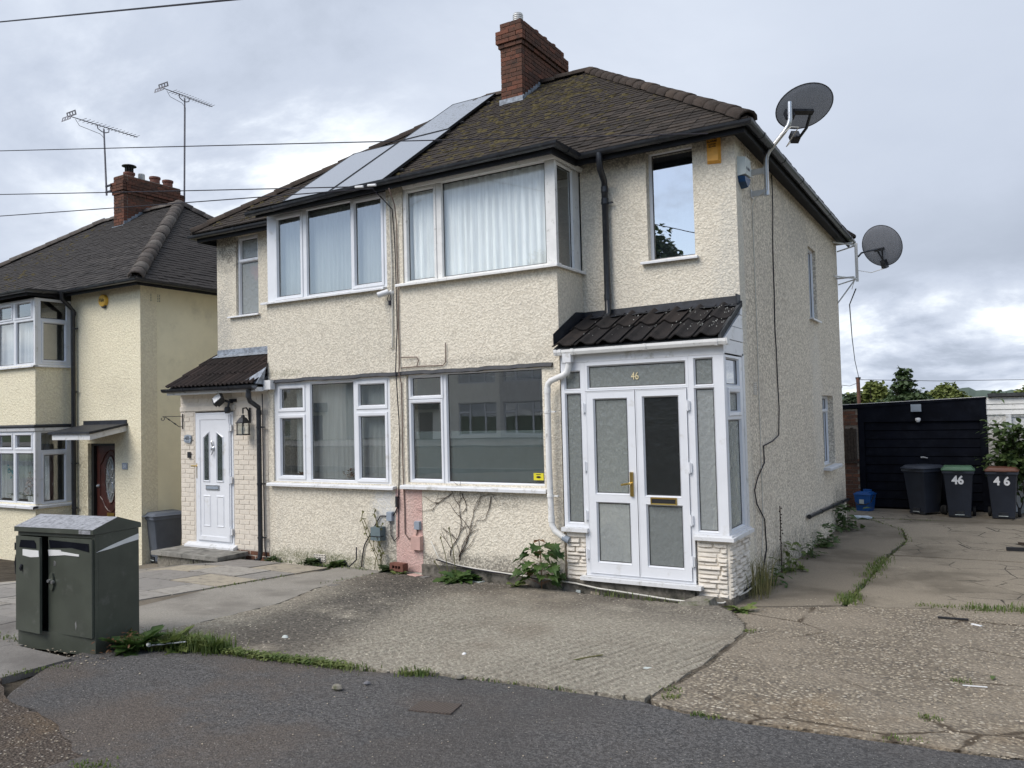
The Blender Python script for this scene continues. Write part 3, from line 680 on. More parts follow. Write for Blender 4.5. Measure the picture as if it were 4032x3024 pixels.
for j in range(len(gy)-1):
    for i in range(len(gx)-1):
        a = j*len(gx)+i; mb.f.append((a, a+1, a+1+len(gx), a+len(gx)))
        mb.mi.append(1 if (gy[j] > 20 or gx[i] < -30 or gx[i+1] > 20 or gy[j+1] < -16) else 0)
structure('ground', mb, ['earth', 'far_grass'])
EDGE = [(-6.42,4.36),(-5.90,4.33),(-5.12,4.36),(-4.55,4.46),(-3.88,4.57),(-3.58,4.70),(-2.97,4.81),(-2.40,4.87),(-2.04,4.93)]
EDGE2 = [(-1.70,4.84),(-.97,4.89),(.07,5.02),(3,5.35),(9,6.0)]
sheet('asphalt_pavement', [(-6.05,3.30),(-6.20,3.58),(-6.4,4.0)] + EDGE + EDGE2 + [(9,-1.8),(-4.2,-1.8),(-4.2,2.5),(-4.9,2.75),(-5.6,2.82)], -.004, 'asphalt', .5, .05, jag=.012)
sheet('dirt_verge', [(-4.19,2.51),(-4.19,-1.8),(-14,-1.8),(-14,3.04),(-8.2,3.05),(-6.1,3.06),(-5.6,2.84),(-4.9,2.77)], -.009, 'dirt_gravel', .5, .04, jag=.02)
sheet('road', [(-60,-9.5),(60,-9.5),(60,-2.0),(-60,-2.0)], -.11, 'asphalt', 4, .04)
sheet('far_pavement', [(-60,-12.5),(60,-12.5),(60,-9.52),(-60,-9.52)], .0, 'flag_concrete', 4, .12)
DR = [(-2.02,4.97),(-1.97,5.58),(-1.96,6.12),(-1.97,6.71),(-2.0,7.32),(-2.1,7.66),(-2.55,8.20),(-2.9,8.27),(-3.56,8.22),(-4.18,8.28),(-5.08,8.30),(-5.74,8.36),(-6.92,8.40),(-7.05,8.36)]
def inside(poly, x, y):
    c = False; n = len(poly)
    for i in range(n):
        (x0, y0), (x1, y1) = poly[i], poly[i-1]
        if (y0 > y) != (y1 > y) and x < (x1-x0)*(y-y0)/(y1-y0)+x0: c = not c
    return c
def smooth_noise(seed):
    r_ = random.Random(seed); g = {}
    def at_(i, j):
        if (i, j) not in g: g[(i, j)] = random.Random(i*7919+j*104729+seed).random()
        return g[(i, j)]
    def f(x, y):
        i, j = math.floor(x), math.floor(y); u, v = x-i, y-j; u = u*u*(3-2*u); v = v*v*(3-2*v)
        return (at_(i,j)*(1-u)+at_(i+1,j)*u)*(1-v) + (at_(i,j+1)*(1-u)+at_(i+1,j+1)*u)*v
    return f
DRIVE = [(-6.40, 4.42)] + [(x, y+.03) for x, y in EDGE[1:-1]] + DR + [(-7.0,7.67),(-6.84,6.88),(-6.51,6.07),(-6.41,5.10)]
nf, ng, nh = smooth_noise(1), smooth_noise(2), smooth_noise(3)
def drive_z(x, y):                                   # tamped ribs, strong in places, worn away in others
    a = max(0, min(1, (nf(x*1.1, y*.8)-.28)*2.4)); ph = (x*math.cos(R(10))-y*math.sin(R(10)))*2*math.pi/.088 + 2.6*ng(x*1.3, y*.7)
    fan = max(0, 1-math.hypot((x+2.35)/.55, (y-8.0)/.35))
    z = .0095*a*(math.sin(ph)+.30*math.sin(2*ph+1)) + .0035*(nh(x*38, y*26)-.5) + .003*(nh(x*90, y*60)-.5)
    return zg(x, y) + .008 + z + .05*min(1, fan*1.6)
mb = MB(); SX, SY = .0155, .034; idx = {}; cells = set(); x0, y0 = -7.15, 4.35
for i in range(int(5.4/SX)):
    for j in range(int(4.2/SY)):
        if inside(DRIVE, x0+(i+.5)*SX, y0+(j+.5)*SY): cells.add((i, j))
def vid(i, j, low=False):
    k = (i, j, low)
    if k not in idx: idx[k] = len(mb.v); x, y = x0+i*SX, y0+j*SY; mb.v.append((x, y, drive_z(x, y)-(.08 if low else 0)))
    return idx[k]
for i, j in cells:
    mb.f.append((vid(i,j), vid(i+1,j), vid(i+1,j+1), vid(i,j+1)))
    for (di, dj, a, b_) in ((-1,0,(i,j+1),(i,j)),(1,0,(i+1,j),(i+1,j+1)),(0,-1,(i,j),(i+1,j)),(0,1,(i+1,j+1),(i,j+1))):
        if (i+di, j+dj) not in cells: mb.f.append((vid(*a), vid(*a, True), vid(*b_, True), vid(*b_)))
mb.mi = [0]*len(mb.f); structure('concrete_drive', mb, 'concrete_drive', fix=False)
sheet('concrete_strip', [(-6.43,4.42),(-6.44,5.10),(-6.54,6.07),(-6.87,6.88),(-7.03,7.67),(-7.08,8.40),(-7.85,8.42),(-7.80,7.97),(-7.86,7.3),(-7.88,6.22),(-7.62,5.13),(-7.35,4.30),(-6.9,4.25)], .004, 'strip_concrete', .4, .06, jag=.008, seed=4)
sheet('gravel_forecourt', [(-1.99,4.97)] + [(x, y+.03) for x, y in EDGE2] + [(9,12.6),(.18,9.48),(-1.42,8.92),(-2.40,8.36),(-2.08,7.66),(-1.96,7.32),(-1.93,6.71),(-1.92,6.12),(-1.93,5.58)], 0.0, 'aggregate', .4, .05, jag=.006)
sheet('side_passage', [(-2.44,8.38),(-1.44,8.95),(-1.40,10.8),(-1.38,12.7),(-1.27,14.2),(-1.45,15.37),(-2.0,16.4),(-2.44,16.6)], .004, 'passage_concrete', .5, .05, jag=.01)
YARD = [[(-1.38,8.95),(.18,9.5),(9,12.7),(9,13.2),(-1.34,12.66),(-1.36,10.8)], [(-1.33,12.70),(9,13.24),(9,16.78),(-2.4,16.72),(-1.98,16.42),(-1.42,15.4),(-1.23,14.2)], [(-2.44,16.76),(9,16.82),(9,18.4),(-2.75,18.4),(-2.75,16.76)]]
for i, p in enumerate(YARD): sheet('yard_concrete', p, .002, 'yard_concrete', .5, .05, jag=.01, seed=i)
# kerb along the road and the flags at the left
mb = MB(); mb.box(-60, 60, -2.0, -1.85, -1.75, -1.50); structure('kerb', mb, 'flag_concrete')
pav = MB(); pav.box(-13, -6.9, 2.98, 4.2, zg(-7.5,3.5)-.14, zg(-7.5,3.5)-.055); pavement = structure('flag_pavement', pav, 'soil')
rnd = random.Random(5)
for i in range(6):
    for j, (y0, y1) in enumerate(((3.06, 3.60), (3.61, 4.15))):
        x0 = -6.98-.9*(i+1)+.0; mb = MB()
        for (x, y) in ():
            pass
        z = zg(x0+.45, (y0+y1)/2)+rnd.uniform(-.004, .004)
        mb.box(x0+.005, x0+.893, y0, y1, z-.05, z); o = part('paving_flag', mb, 'flag_concrete', pavement)
mb = MB(); z = zg(-6.95,3.3); mb.box(-6.97, -6.12, 3.07, 3.58, z-.05, z+.002); part('paving_flag', mb, 'flag_concrete', pavement)
# patio of house 48: slabs laid on earth
mb = MB(); mb.v = []; pat = MB()
for (x0, x1, y0, y1) in ((-11.6, -7.95, 4.1, 8.42),):
    pat.q((x0,y0,zg(x0,y0)-.05), (x1,y0,zg(x1,y0)-.05), (x1,y1,zg(x1,y1)-.05), (x0,y1,zg(x0,y1)-.05))
patio = structure('patio', pat, 'soil')
rnd = random.Random(8)
for j in range(7):
    y1 = 8.28-.62*j; y0 = y1-.598
    for i in range(6):
        x1 = -7.98-(.45 if j % 2 else 0)-.91*(i-1); x0 = x1-.888
        if i == 0:
            if not j % 2: continue
            x1 = -7.98; x0 = x1-.43
        if x1 < -12: continue
        mb = MB(); zz = rnd.uniform(-.004, .004)
        P = [(x0,y0),(x1,y0),(x1,y1),(x0,y1)]
        mb.add([(x,y,zg(x,y)+zz-.05) for x, y in P] + [(x,y,zg(x,y)+zz) for x, y in P], [(4,5,6,7),(0,1,5,4),(1,2,6,5),(2,3,7,6),(3,0,4,7)])
        part('paving_slab', mb, 'slab', patio)
sheet('patio_edging', [(-7.62,4.6),(-7.66,5.13),(-7.92,6.22),(-7.90,7.3),(-7.84,8.0),(-7.95,8.0),(-7.97,4.5)], -.01, 'passage_concrete', .5, .04)
mb = MB(); mb.q((-16,4.5,zg(-16,4.5)-.03), (-11.6,4.5,zg(-11.6,4.5)-.03), (-11.6,8.6,zg(-11.6,8.6)-.03), (-16,8.6,zg(-16,8.6)-.03))
sheet('neighbour_front_garden', [(-20,4.4),(-11.62,4.4),(-11.62,7.2),(-13.2,8.4),(-20,8.4)], -.02, 'earth', .6, .03)
sheet('gap_path', [(-13.45,7.6),(-11.45,7.6),(-11.45,17),(-13.45,17)], -.01, 'passage_concrete', .6, .03)
# iron cover in the asphalt
c_ = [G(1615, 2797), G(1694, 2757), G(1799, 2767), G(1745, 2825)]
mb = MB(); c0 = sum(c_, Vector())/4; ang = math.atan2(c_[1].y-c_[0].y, c_[1].x-c_[0].x)
mb.box(-.14, .14, -.10, .10, -.03, .004); 
o = single('manhole_cover', mb, 'iron_cover', 'small rusty patterned iron cover set in the dark asphalt', 'manhole cover'); o.location = (c0.x, c0.y, zg(c0.x,c0.y)-.03); o.rotation_euler = (-.055, 0, R(15))

# ------------------------------------------------------------------ the pair of houses
HP = thing('semi_detached_house', (-6.88, 8.5, -2.06), 'pair of cream roughcast semi-detached houses, numbers 46 and 48, under one hipped tile roof', 'house')
RC, RB, RS = 'cream_roughcast', 'buff_roughcast', 'grey_roughcast'
XR, XL, XP, YB, YM, YE = -2.43, -11.345, -6.885, 8.5, 9.2, 16.2
BR_, BL_ = -4.41, -9.365
ZB, ZT = -2.5, 3.17
# bay front: house 46 to the right of the party line, 48 to the left, the painted strip between
def wall(fm, u0, u1, v0, v1, holes, mat, t=.25, name='wall', label=None, parent=None):
    mb = MB(); plate(mb, fm, u0, u1, v0, v1, holes, 0, -t); return part(name, mb, mat, parent or HP, label=label)
g46 = (-6.73, -4.655, -.875, .56); g48 = (-9.262, -7.01, -.91, .56)
u46 = (-6.745, BR_+.01, 1.80, 3.3); u48 = (BL_-.01, -7.02, 1.785, 3.3)
wall(FR(YB), XP, BR_, ZB, ZT-.03, [g46, u46], RC, label='cream roughcast front of number 46')
wall(FR(YB), BL_, XP, ZB, ZT-.03, [g48, u48], RB, label='buff roughcast front of number 48')
mb = MB(); plate(mb, FR(YB), -6.94, -6.50, -2.05, -.965, [], .006, -.01); part('painted_strip', mb, 'pink_roughcast', HP, label='patch of old pink paint below the window sill')
wall(RT(BR_), YB+.25, YM, ZB, 1.80, [], RC, .2)
wall(LT(BL_), YB+.25, YM, ZB, 3.1, [], RB, .2)
wall(FR(YM), BR_, XR, ZB, ZT, [(-3.52,-2.935,1.825,3.15)], RC)
wall(FR(YM), XL, BL_, ZB, ZT, [(-10.87,-10.33,1.77,3.11)], RB)
wall(RT(XR), YM+.25, YE, ZB, ZT, [(13.36,13.99,1.42,2.58),(14.1,15.17,-1.0,.19)], RS, label='grey weathered roughcast side wall')
wall(LT(XL), YM+.25, YE, ZB, ZT, [], RB)
wall(BK(YE), XL+.25, XR-.25, ZB, ZT, [(-5.2,-3.6,-.9,.3),(-5.2,-3.6,1.7,2.9),(-10,-8.4,-.9,.3),(-10,-8.4,1.7,2.9)], RS)
# rooms inside
mb = MB(); mb.box(XL+.25, XR-.25, YM+.26, YE-.26, .62, .78); mb.box(BL_+.2, BR_-.2, YB+.26, YM+.259, .62, .78); part('upper_floor', mb, 'wood_floor', HP)
mb = MB(); mb.box(XL+.25, XR-.25, YM+.26, YE-.26, -2.0, -1.85); mb.box(BL_+.2, BR_-.2, YB+.26, YM+.259, -2.0, -1.85); part('ground_floor', mb, 'wood_floor', HP)
mb = MB(); mb.box(XL+.25, XR-.25, YM+.26, YE-.26, 3.0, 3.1); mb.box(BL_+.2, BR_-.2, YB+.26, YM+.26, 3.12, 3.15); part('ceiling', mb, 'interior', HP)
mb = MB()
for z0, z1 in ((-1.85, .62), (.78, 3.0)): mb.box(XP-.1, XP+.1, YB+.26, YE-.26, z0, z1)
part('party_wall', mb, 'interior', HP)
mb = MB()
for z0, z1 in ((-1.85, .62), (.78, 3.0)):
    for xa, xb in ((XL+.26, XP-.1), (XP+.1, XR-.26)): mb.box(xa, xb, 12.3, 12.42, z0, z1)
    mb.box(-4.3, -4.2, YM+.25, 12.3, z0, z1); mb.box(-9.55, -9.45, YM+.25, 12.3, z0, z1)
part('partition', mb, 'interior_teal', HP)

# windows of 46
def gl(*a): return a
window(HP, FR(YB), (-6.73, -4.655, -.875, .56), [(-6.665,-6.205,.285,.510,.055), (-6.665,-6.212,-.820,.168,.055), (-6.088,-4.682,-.846,.537,0)], d=-.045, sill=(-6.80,-4.595,-.952,-.905,.09), label='wide ground floor window of number 46')
window(HP, FR(YB), (-6.74, -4.42, 1.80, 3.075), [(-6.66,-6.243,1.835,3.012,.055), (-6.087,-4.575,1.826,3.052,0)], d=-.02, pane='glass_low', white='grimy_white', sill=(-6.815,-4.365,1.748,1.785,.09), label='upper bay window of number 46')
window(HP, RT(BR_), (YB+.041, YM, 1.80, 3.075), [(8.60,8.99,1.82,3.03,0)], d=-.02, pane='glass_bright', white='grimy_white', sill=(YB-.085, YM, 1.748, 1.785, .05))
window(HP, FR(YM), (-3.52, -2.935, 1.825, 3.15), [(-3.482,-2.96,1.86,3.132,0)], d=-.10, pane='glass_sky', sill=(-3.60,-2.893,1.778,1.81,.07), label='tall narrow upper window reflecting the sky')
# windows of 48
window(HP, FR(YB), (-9.262, -7.01, -.91, .56), [(-9.122,-8.683,.183,.450,.062), (-9.122,-8.687,-.815,.012,.062), (-8.507,-7.709,-.862,.502,0), (-7.577,-7.135,.183,.455,.062), (-7.577,-7.14,-.826,.012,.062)], d=-.03, sill=(-9.33,-6.922,-.972,-.932,.09), label='ground floor window of number 48')
window(HP, FR(YB), (BL_+.01, -7.02, 1.785, 3.10), [(-9.126,-8.670,1.853,3.005,.062), (-8.515,-7.694,1.825,3.052,0), (-7.587,-7.135,1.872,3.02,.062)], d=-.012, sill=(-9.425,-7.035,1.742,1.775,.075), label='upper bay window of number 48', pane='glass_bright')
window(HP, LT(BL_), (YB+.05, YM, 1.785, 3.10), [(8.60,9.1,1.86,3.0,.06)], d=-.02)
window(HP, FR(YM), (-10.87, -10.33, 1.77, 3.11), [(-10.783,-10.405,2.738,3.042,.055), (-10.805,-10.352,1.80,2.655,.03)], d=-.05, pane='obscure_glass_light', sill=(-11.03,-10.295,1.738,1.765,.06), label='small frosted upper window of number 48')
mb = MB(); mb.box(-10.66,-10.45,YM+.03,YM+.045,3.062,3.085); part('trickle_vent', mb, 'white_board', HP)
# side windows
window(HP, RT(XR), (13.36,13.99,1.42,2.58), [(13.41,13.94,1.47,2.53,0)], d=-.05, pane='glass_bright', sill=(13.30,14.05,1.385,1.415,.06))
window(HP, RT(XR), (14.1,15.17,-1.0,.19), [(14.16,15.10,-.03,.13,.05), (14.16,15.10,-.95,-.11,0)], d=-.10, pane='glass_bright', sill=(14.03,15.23,-1.06,-1.01,.11))
for xa in (-5.2, -10): 
    for za in (-.9, 1.7): window(HP, BK(YE), (xa, xa+1.6, za, za+1.2), [(xa+.07,xa+.76,za+.07,za+1.13,.05),(xa+.86,xa+1.53,za+.07,za+1.13,.05)], d=-.08)
# lead bands over the ground floor windows
mb = MB(); rnd = random.Random(4)
pts = [(-9.30+i*.12, .585+rnd.uniform(-.008,.008)) for i in range(41)]
for (xa, za), (xb, zb) in zip(pts, pts[1:]): mb.add([(xa,YB+.01,za-.028),(xb,YB+.01,zb-.028),(xb,YB-.045,zb-.022),(xa,YB-.045,za-.022),(xa,YB+.01,za+.03),(xb,YB+.01,zb+.03),(xb,YB-.025,zb+.018),(xa,YB-.025,za+.018)], [(4,5,6,7),(0,1,2,3),(3,2,6,7),(0,3,7,4),(1,5,6,2)])
part('lead_band', mb, 'black_flash', HP)

# ------------------------------------------------------------------ main roof
EY, EZ, KK = 8.88, 3.185, .725
XE0, XE1, YE1 = -11.58, -2.19, 16.50
AP_R, AP_L, YR, ZR = Vector((-5.83, 12.70, 0)), Vector((-7.96, 12.70, 0)), 12.70, EZ+KK*(12.70-EY)
AP_R.z = AP_L.z = ZR
c = [Vector((XE0,EY,EZ)), Vector((XE1,EY,EZ)), Vector((XE1,YE1,EZ)), Vector((XE0,YE1,EZ))]
mb = MB(); mb.q(c[0],c[1],AP_R,AP_L); mb.q(c[1],c[2],AP_R); mb.q(c[2],c[3],AP_L,AP_R); mb.q(c[3],c[0],AP_L); mb.q(*[p-Vector((0,0,.02)) for p in c])
# lower catslide over the bays
BE, BZ, YJ = 8.235, 3.155, 8.95
ZJ = EZ+KK*(YJ-EY)-.02
XB0, XB1 = -9.50, -4.25
mb.q((XB0,BE,BZ),(XB1,BE,BZ),(XB1,YJ,ZJ),(XB0,YJ,ZJ)); mb.q((XB1,BE,BZ),(XB1,EY,EZ-.02),(XB1,YJ,ZJ)); mb.q((XB0,BE,BZ),(XB0,EY,EZ-.02),(XB0,YJ,ZJ))
roof = part('roof', mb, 'roof_felt', HP)
run = math.hypot(YR-EY, ZR-EZ); up = Vector((0, YR-EY, ZR-EZ)).normalized()
def in_bay(p): return XB0-.1 < p.x < XB1+.05 and p.y < YJ-.12
tile_slope(roof, c[0]+Vector((0,-.03,-.02)), c[1]+Vector((0,-.03,-.02)), up, run, (AP_L.x-XE0)/run, (XE1-AP_R.x)/run, .118, .168, 'tile_brown', near=300)
su = Vector((AP_R.x-XE1, 0, ZR-EZ)); tile_slope(roof, c[1]+Vector((.03,0,-.02)), c[2]+Vector((.03,0,-.02)), su.normalized(), su.length, (YR-EY)/su.length, (YE1-YR)/su.length, .118, .168, 'tile_brown', seed=6)
for a, b_ in ((c[1], AP_R), (c[0], AP_L), (c[2], AP_R), (c[3], AP_L)): ridge_run(roof, a+Vector((0,0,.03)), b_+Vector((0,0,.03)), 'ridge_brown')
ridge_run(roof, AP_L+Vector((0,0,.03)), Vector((-7.22,YR,ZR+.03)), 'ridge_brown'); ridge_run(roof, Vector((-6.80,YR,ZR+.03)), AP_R+Vector((0,0,.03)), 'ridge_brown')
# moss cushions
def moss_patch(roof, n, fx, seed, p0, upv, mat='moss'):
    rnd = random.Random(seed); mb = MB(); nrm = Vector((1,0,0)).cross(upv); k = 0
    while k < n:
        x, s = fx(rnd)
        if x is None: continue
        k += 1; r = rnd.uniform(.015, .05)*rnd.choice((.6, 1, 1.3)); p = Vector((x, p0[1], p0[2])) + upv*s + nrm*.02
        M = Matrix.Translation(p) @ Matrix((Vector((1,0,0)), upv, nrm)).transposed().to_4x4() @ Matrix.Diagonal((r*rnd.uniform(.7,1.9), r*rnd.uniform(.6,1), r*.5, 1))
        mb.lathe([(1, -.3), (.92, .3), (.55, .8), (0, 1)], 6, M)
    o = part('moss', mb, mat, roof, smooth=True); o['kind'] = 'stuff'; o.location = (0,0,0)
def mossy(rnd):
    for i in range(50):
        x = rnd.uniform(-8.4, -3.2); s = rnd.uniform(.5, run-.1); d = (x+6.1)/1.4; 
        if rnd.random() < math.exp(-d*d)*(.35+.65*(s/run)) + .07: 
            if not (-7.28 < x < -6.76 and s > 3.7) and x < -2.2-.79*s: return x, s
    return None, None
moss_patch(roof, 2000, mossy, 3, (0,EY,EZ), up)
def mossy2(rnd): return rnd.uniform(-11.3, -9.4), rnd.uniform(.05, 1.3)
moss_patch(roof, 150, mossy2, 9, (0,EY,EZ), up)

# eaves
def eaves(parent, path, drop=.105, back=.30, soff=.03):
    mb = MB(); mb.sweep([(-.060, .03), (-.085, .03), (-.085, -drop), (-.060, -drop)], path); o = part('fascia', mb, 'soffit_black', parent)
    mb = MB(); mb.sweep([(-.0855, -soff), (-back, -soff), (-back, -soff+.015), (-.0855, -soff+.015)], path); part('soffit', mb, 'soffit_black', parent); return o
P_r = [(-7.3,BE,BZ-.005), (XB1-.02,BE,BZ+.012), (XB1-.02,EY,EZ), (XE1,EY,EZ), (XE1,YE1+.15,EZ-.02)]
P_r = [(-9.47,BE,BZ-.05)] + P_r
gutter(HP, P_r, step=1.05); eaves(HP, [(-9.36,BE+.0,BZ-.02)]+P_r[1:], back=.34)
P_l = [(XE0,YE1,EZ-.03), (XE0,EY,EZ-.03), (-9.39,EY,EZ-.035)]
gutter(HP, P_l, step=1.3); eaves(HP, P_l, back=.34)
# white cornice over the upper window of 46
mb = MB(); mb.sweep([(-.03,.0), (0,0), (.012,.022), (.02,.045), (-.03,.045)], [(-6.70,YB-.03,3.062), (BR_+.03,YB-.03,3.062), (BR_+.03,YM-.01,3.062)]); part('cornice', mb, 'grimy_white', HP)
# downpipe of 46 (black, on the main wall) with swan neck
def pipe(path, r, mat, joints=(), brackets=(), name='downpipe', label=None):
    mb = MB(); mb.tube(path, r, 12)
    for j in joints: mb.tube([Vector(j)-Vector((0,0,.035)), Vector(j)+Vector((0,0,.035))], r*1.14, 12)
    for j in brackets:
        mb.tube([Vector(j)-Vector((0,0,.015)), Vector(j)+Vector((0,0,.015))], r*1.2, 12); mb.box(j[0]+r, j[0]+r+.06, j[1]+.0, j[1]+.035, j[2]-.008, j[2]+.008)
    o = part(name, mb, mat, HP, label=label); smooth_by_angle(o, 50); return o
pipe([(-3.985,8.87,3.15),(-3.985,8.87,3.02),(-3.99,8.90,2.96),(-4.02,9.08,2.86),(-4.04,9.125,2.80),(-4.04,9.125,1.5),(-4.04,9.125,1.22),(-4.04,9.07,1.155),(-4.04,8.99,1.12)], .040, 'black_plastic', [(-4.04,9.125,2.77),(-4.04,9.125,2.62),(-4.04,9.125,1.42)], [(-4.04,9.125,2.60)])
# chimney -------------------------------------------------------------
def chimney(parent, x0, x1, y0, y1, zb, zc_, mat, seed, base_z, courses_c=(4, 2)):
    """brick stack: every brick its own piece on a mortar core"""
    ch = MB(); ch.box(x0+.012, x1-.012, y0+.012, y1-.012, zb-.4, zc_+.47); cho = part('chimney', ch, 'mortar', parent)
    rnd = random.Random(seed); g = .077; bl = .2255; meshes = {}
    def brick(ax, c, ln, dep, h):
        key = (ax, round(ln, 3), round(dep, 3), round(h, 3))
        if key not in meshes:
            m_ = MB(); 
            if ax == 'x': m_.box(-ln/2, ln/2, -dep/2, dep/2, 0, h)
            else: m_.box(-dep/2, dep/2, -ln/2, ln/2, 0, h)
            meshes[key] = m_.mesh('brick', mat)
        o = bpy.data.objects.new('brick', meshes[key]); COL.objects.link(o); o.parent = cho
        o.location = Vector(c)+Vector((rnd.uniform(-.002,.002), rnd.uniform(-.002,.002), 0)); o.rotation_euler = (0, 0, rnd.uniform(-.006,.006))
    def course(X0, X1, Y0, Y1, z, odd):
        d = .10
        for (a, b_, ax, fix) in ((X0, X1, 'x', Y0), (X0, X1, 'x', Y1), (Y0+d+.01, Y1-d-.01, 'y', X0), (Y0+d+.01, Y1-d-.01, 'y', X1)):
            ln = b_-a; n = max(1, round(ln/bl)); st = ln/n; pos = []; u = a - (st/2 if odd else 0)
            while u < b_-.01:
                s0, s1 = max(u, a), min(u+st, b_); 
                if s1-s0 > .03: pos.append((s0, s1))
                u += st
            for s0, s1 in pos:
                m_ = (s0+s1)/2; l_ = s1-s0-.010
                if ax == 'x': brick('x', (m_, fix+(d/2 if fix == Y0 else -d/2), z), l_, d, .066)
                else: brick('y', (fix+(d/2 if fix == X0 else -d/2), m_, z), l_, d, .066)
    z = zb; k = 0
    while z < zc_-.02: course(x0, x1, y0, y1, z, k % 2); z += g; k += 1
    for out, n in ((.03, 1), (.062, 3), (.0, 2)):
        for q in range(n): course(x0-out, x1+out, y0-out, y1+out, z, k % 2); z += g; k += 1
    return cho, z
ch, ztop = chimney(HP, -7.225, -6.79, 11.97, 13.62, 5.30, 6.42, 'chimney_brick', 2, 5.4)
def pot(parent, x, y, z, mat, h, r=.10):
    mb = MB(); mb.lathe([(r*1.1, -.1), (r, 0), (r*.96, h-.06), (r*1.12, h-.05), (r*1.12, h), (r*.8, h), (r*.8, h-.2)], 14, Matrix.Translation((x, y, z)))
    o = part('chimney_pot', mb, mat, parent); o.location = (0,0,0); smooth_by_angle(o); return o
for i, yy in enumerate((12.75, 13.08, 13.42)): pot(ch, -6.99, yy, ztop-.02, 'terracotta', .13)
mb = MB()
for q in range(6): mb.lathe([(.088, 0), (.094, .008), (.094, .022), (.088, .03)], 14, Matrix.Translation((-6.99, 12.22, ztop+.0+q*.034)))
mb.lathe([(.08, -.05), (.08, .2), (.085, .215), (.0, .225)], 14, Matrix.Translation((-6.99, 12.22, ztop)))
o = part('chimney_cowl', mb, 'galv', ch); o.location = (0,0,0)
# stepped lead flashing
mb = MB(); mb.box(-7.245, -6.77, 11.93, 11.955, 5.36, 5.53); mb.add([(-7.245,11.955,5.37),(-6.77,11.955,5.37),(-6.77,11.80,5.31),(-7.245,11.80,5.31)], [(0,1,2,3)])
for k in range(8):
    ya = 11.955+k*.094; zb_ = EZ+KK*(ya-EY); mb.add([(-6.772,ya,zb_-.02),(-6.772,ya+.105,zb_+.055),(-6.772,ya+.100,zb_+.16),(-6.772,ya+.01,zb_+.14),(-6.784,ya,zb_-.02),(-6.784,ya+.105,zb_+.055),(-6.784,ya+.100,zb_+.16),(-6.784,ya+.01,zb_+.14)], [(0,1,2,3),(7,6,5,4),(0,4,5,1),(1,5,6,2),(2,6,7,3),(3,7,4,0)])
o = part('step_flashing', mb, 'lead', ch); o.location = (0,0,0)

# ------------------------------------------------------------------ porch of 46
YP, XF = 8.40, -2.416
F = FR(YP)
G2 = 'obscure_glass'
def fpane(r, m=G2): return (*r, 0, m)
window(HP, F, (-4.345, -4.035, -1.325, .58), [(-4.283,-4.115,.286,.472,0,G2), (-4.281,-4.11,-1.261,.212,0,G2)], d=0, name='porch_light')
window(HP, F, (-4.033, -2.802, .245, .58), [(-3.985,-2.851,.288,.520,0,G2)], d=0, name='fanlight')
window(HP, F, (-2.80, XF, -1.325, .58), [(-2.724,-2.549,.276,.538,0,G2), (-2.726,-2.543,-1.282,.217,0,'obscure_glass_light')], d=0, name='porch_light')
window(HP, RT(XF), (YP+.061, YM-.07, -1.325, .58), [(8.50,8.98,.275,.535,0,'glass_bright'), (8.58,8.95,-.015,.168,.06,'obscure_glass_light'), (8.51,9.0,-1.275,-.13,0,'obscure_glass_light')], d=0, name='porch_side_light')
mb = MB(); mb.box(XF-.05, XF+.004, YM-.069, YM+.02, -1.325, .62); part('porch_post', mb, 'white_board', HP)
# door frame posts
mb = MB(); mb.box(-4.08, -4.036, YP+.002, YP+.06, -1.845, .244); mb.box(-2.824, -2.79, YP+.002, YP+.06, -1.845, .244); mb.box(-4.08, -2.79, YP+.004, YP+.06, -1.865, -1.83); part('door_frame', mb, 'white_upvc', HP)
def upvc_leaf(x0, x1, g1, g2, m1, m2, name='door', label=None):
    w_ = window(HP, F, (x0, x1, -1.828, .240), [(*g1, 0, m1), (*g2, 0, m2)], d=.012, name=name, label=label)
    sm = MB(); r = (x0+.012, x1-.012, -1.816, .228); ringp(sm, F, r, [(0, .014), (.012, .016), (.012, .008)]); part('door_edge', sm, 'white_upvc', w_, fix=False); return w_
dl = upvc_leaf(-4.030, -3.424, (-3.915,-3.534,-.914,.138), (-3.908,-3.532,-1.690,-1.038), 'obscure_glass', 'obscure_glass_light', label='left leaf with brass handle')
dr = upvc_leaf(-3.416, -2.827, (-3.318,-2.935,-.925,.146), (-3.306,-2.926,-1.695,-1.045), 'obscure_glass_dark', 'obscure_glass', label='right leaf with letterbox')
mb = MB(); yk = YP-.03; mb.box(-3.50, -3.464, yk-.006, yk+.016, -.945, -.675); mb.tube([(-3.482,yk,-.80),(-3.482,yk-.05,-.80),(-3.50,yk-.055,-.80),(-3.585,yk-.05,-.815)], .012, 8); mb.lathe([(.009,0),(.009,.012)], 8, Matrix.Translation((-3.482,yk-.004,-.89)) @ Matrix.Rotation(R(90),4,'X'))
part('handle', mb, 'brass', dl)
mb = MB(); ringp(mb, FR(YP), (-3.25,-2.988,-1.008,-.968), [(0,.012),(.004,.024),(.018,.026),(.02,.012)]); part('letterbox', mb, 'brass', dr, fix=False)
mb = MB(); mb.box(-3.252,-2.986,YP-.02,YP-.013,-1.01,-.966); part('letter_flap', mb, 'ink', dr)
for zz in (.05, -.62, -1.18, -1.62):
    for xx, sgn in ((-4.05, 1), (-2.812, -1)):
        mb = MB(); mb.box(xx-.02, xx+.02, YP-.024, YP-.004, zz-.05, zz+.05); mb.tube([(xx, YP-.026, zz-.06), (xx, YP-.026, zz+.06)], .009, 8); part('hinge', mb, 'white_upvc', dl if xx < -3.4 else dr)
text_mesh('house_number', '46', .118, 'gold_paint', HP, face_front(-3.425, YP+.022, .393)@Matrix.Diagonal((.8,1,1,1)), ext=.003, local=False)
bpy.data.objects['house_number'].location = -HP.location
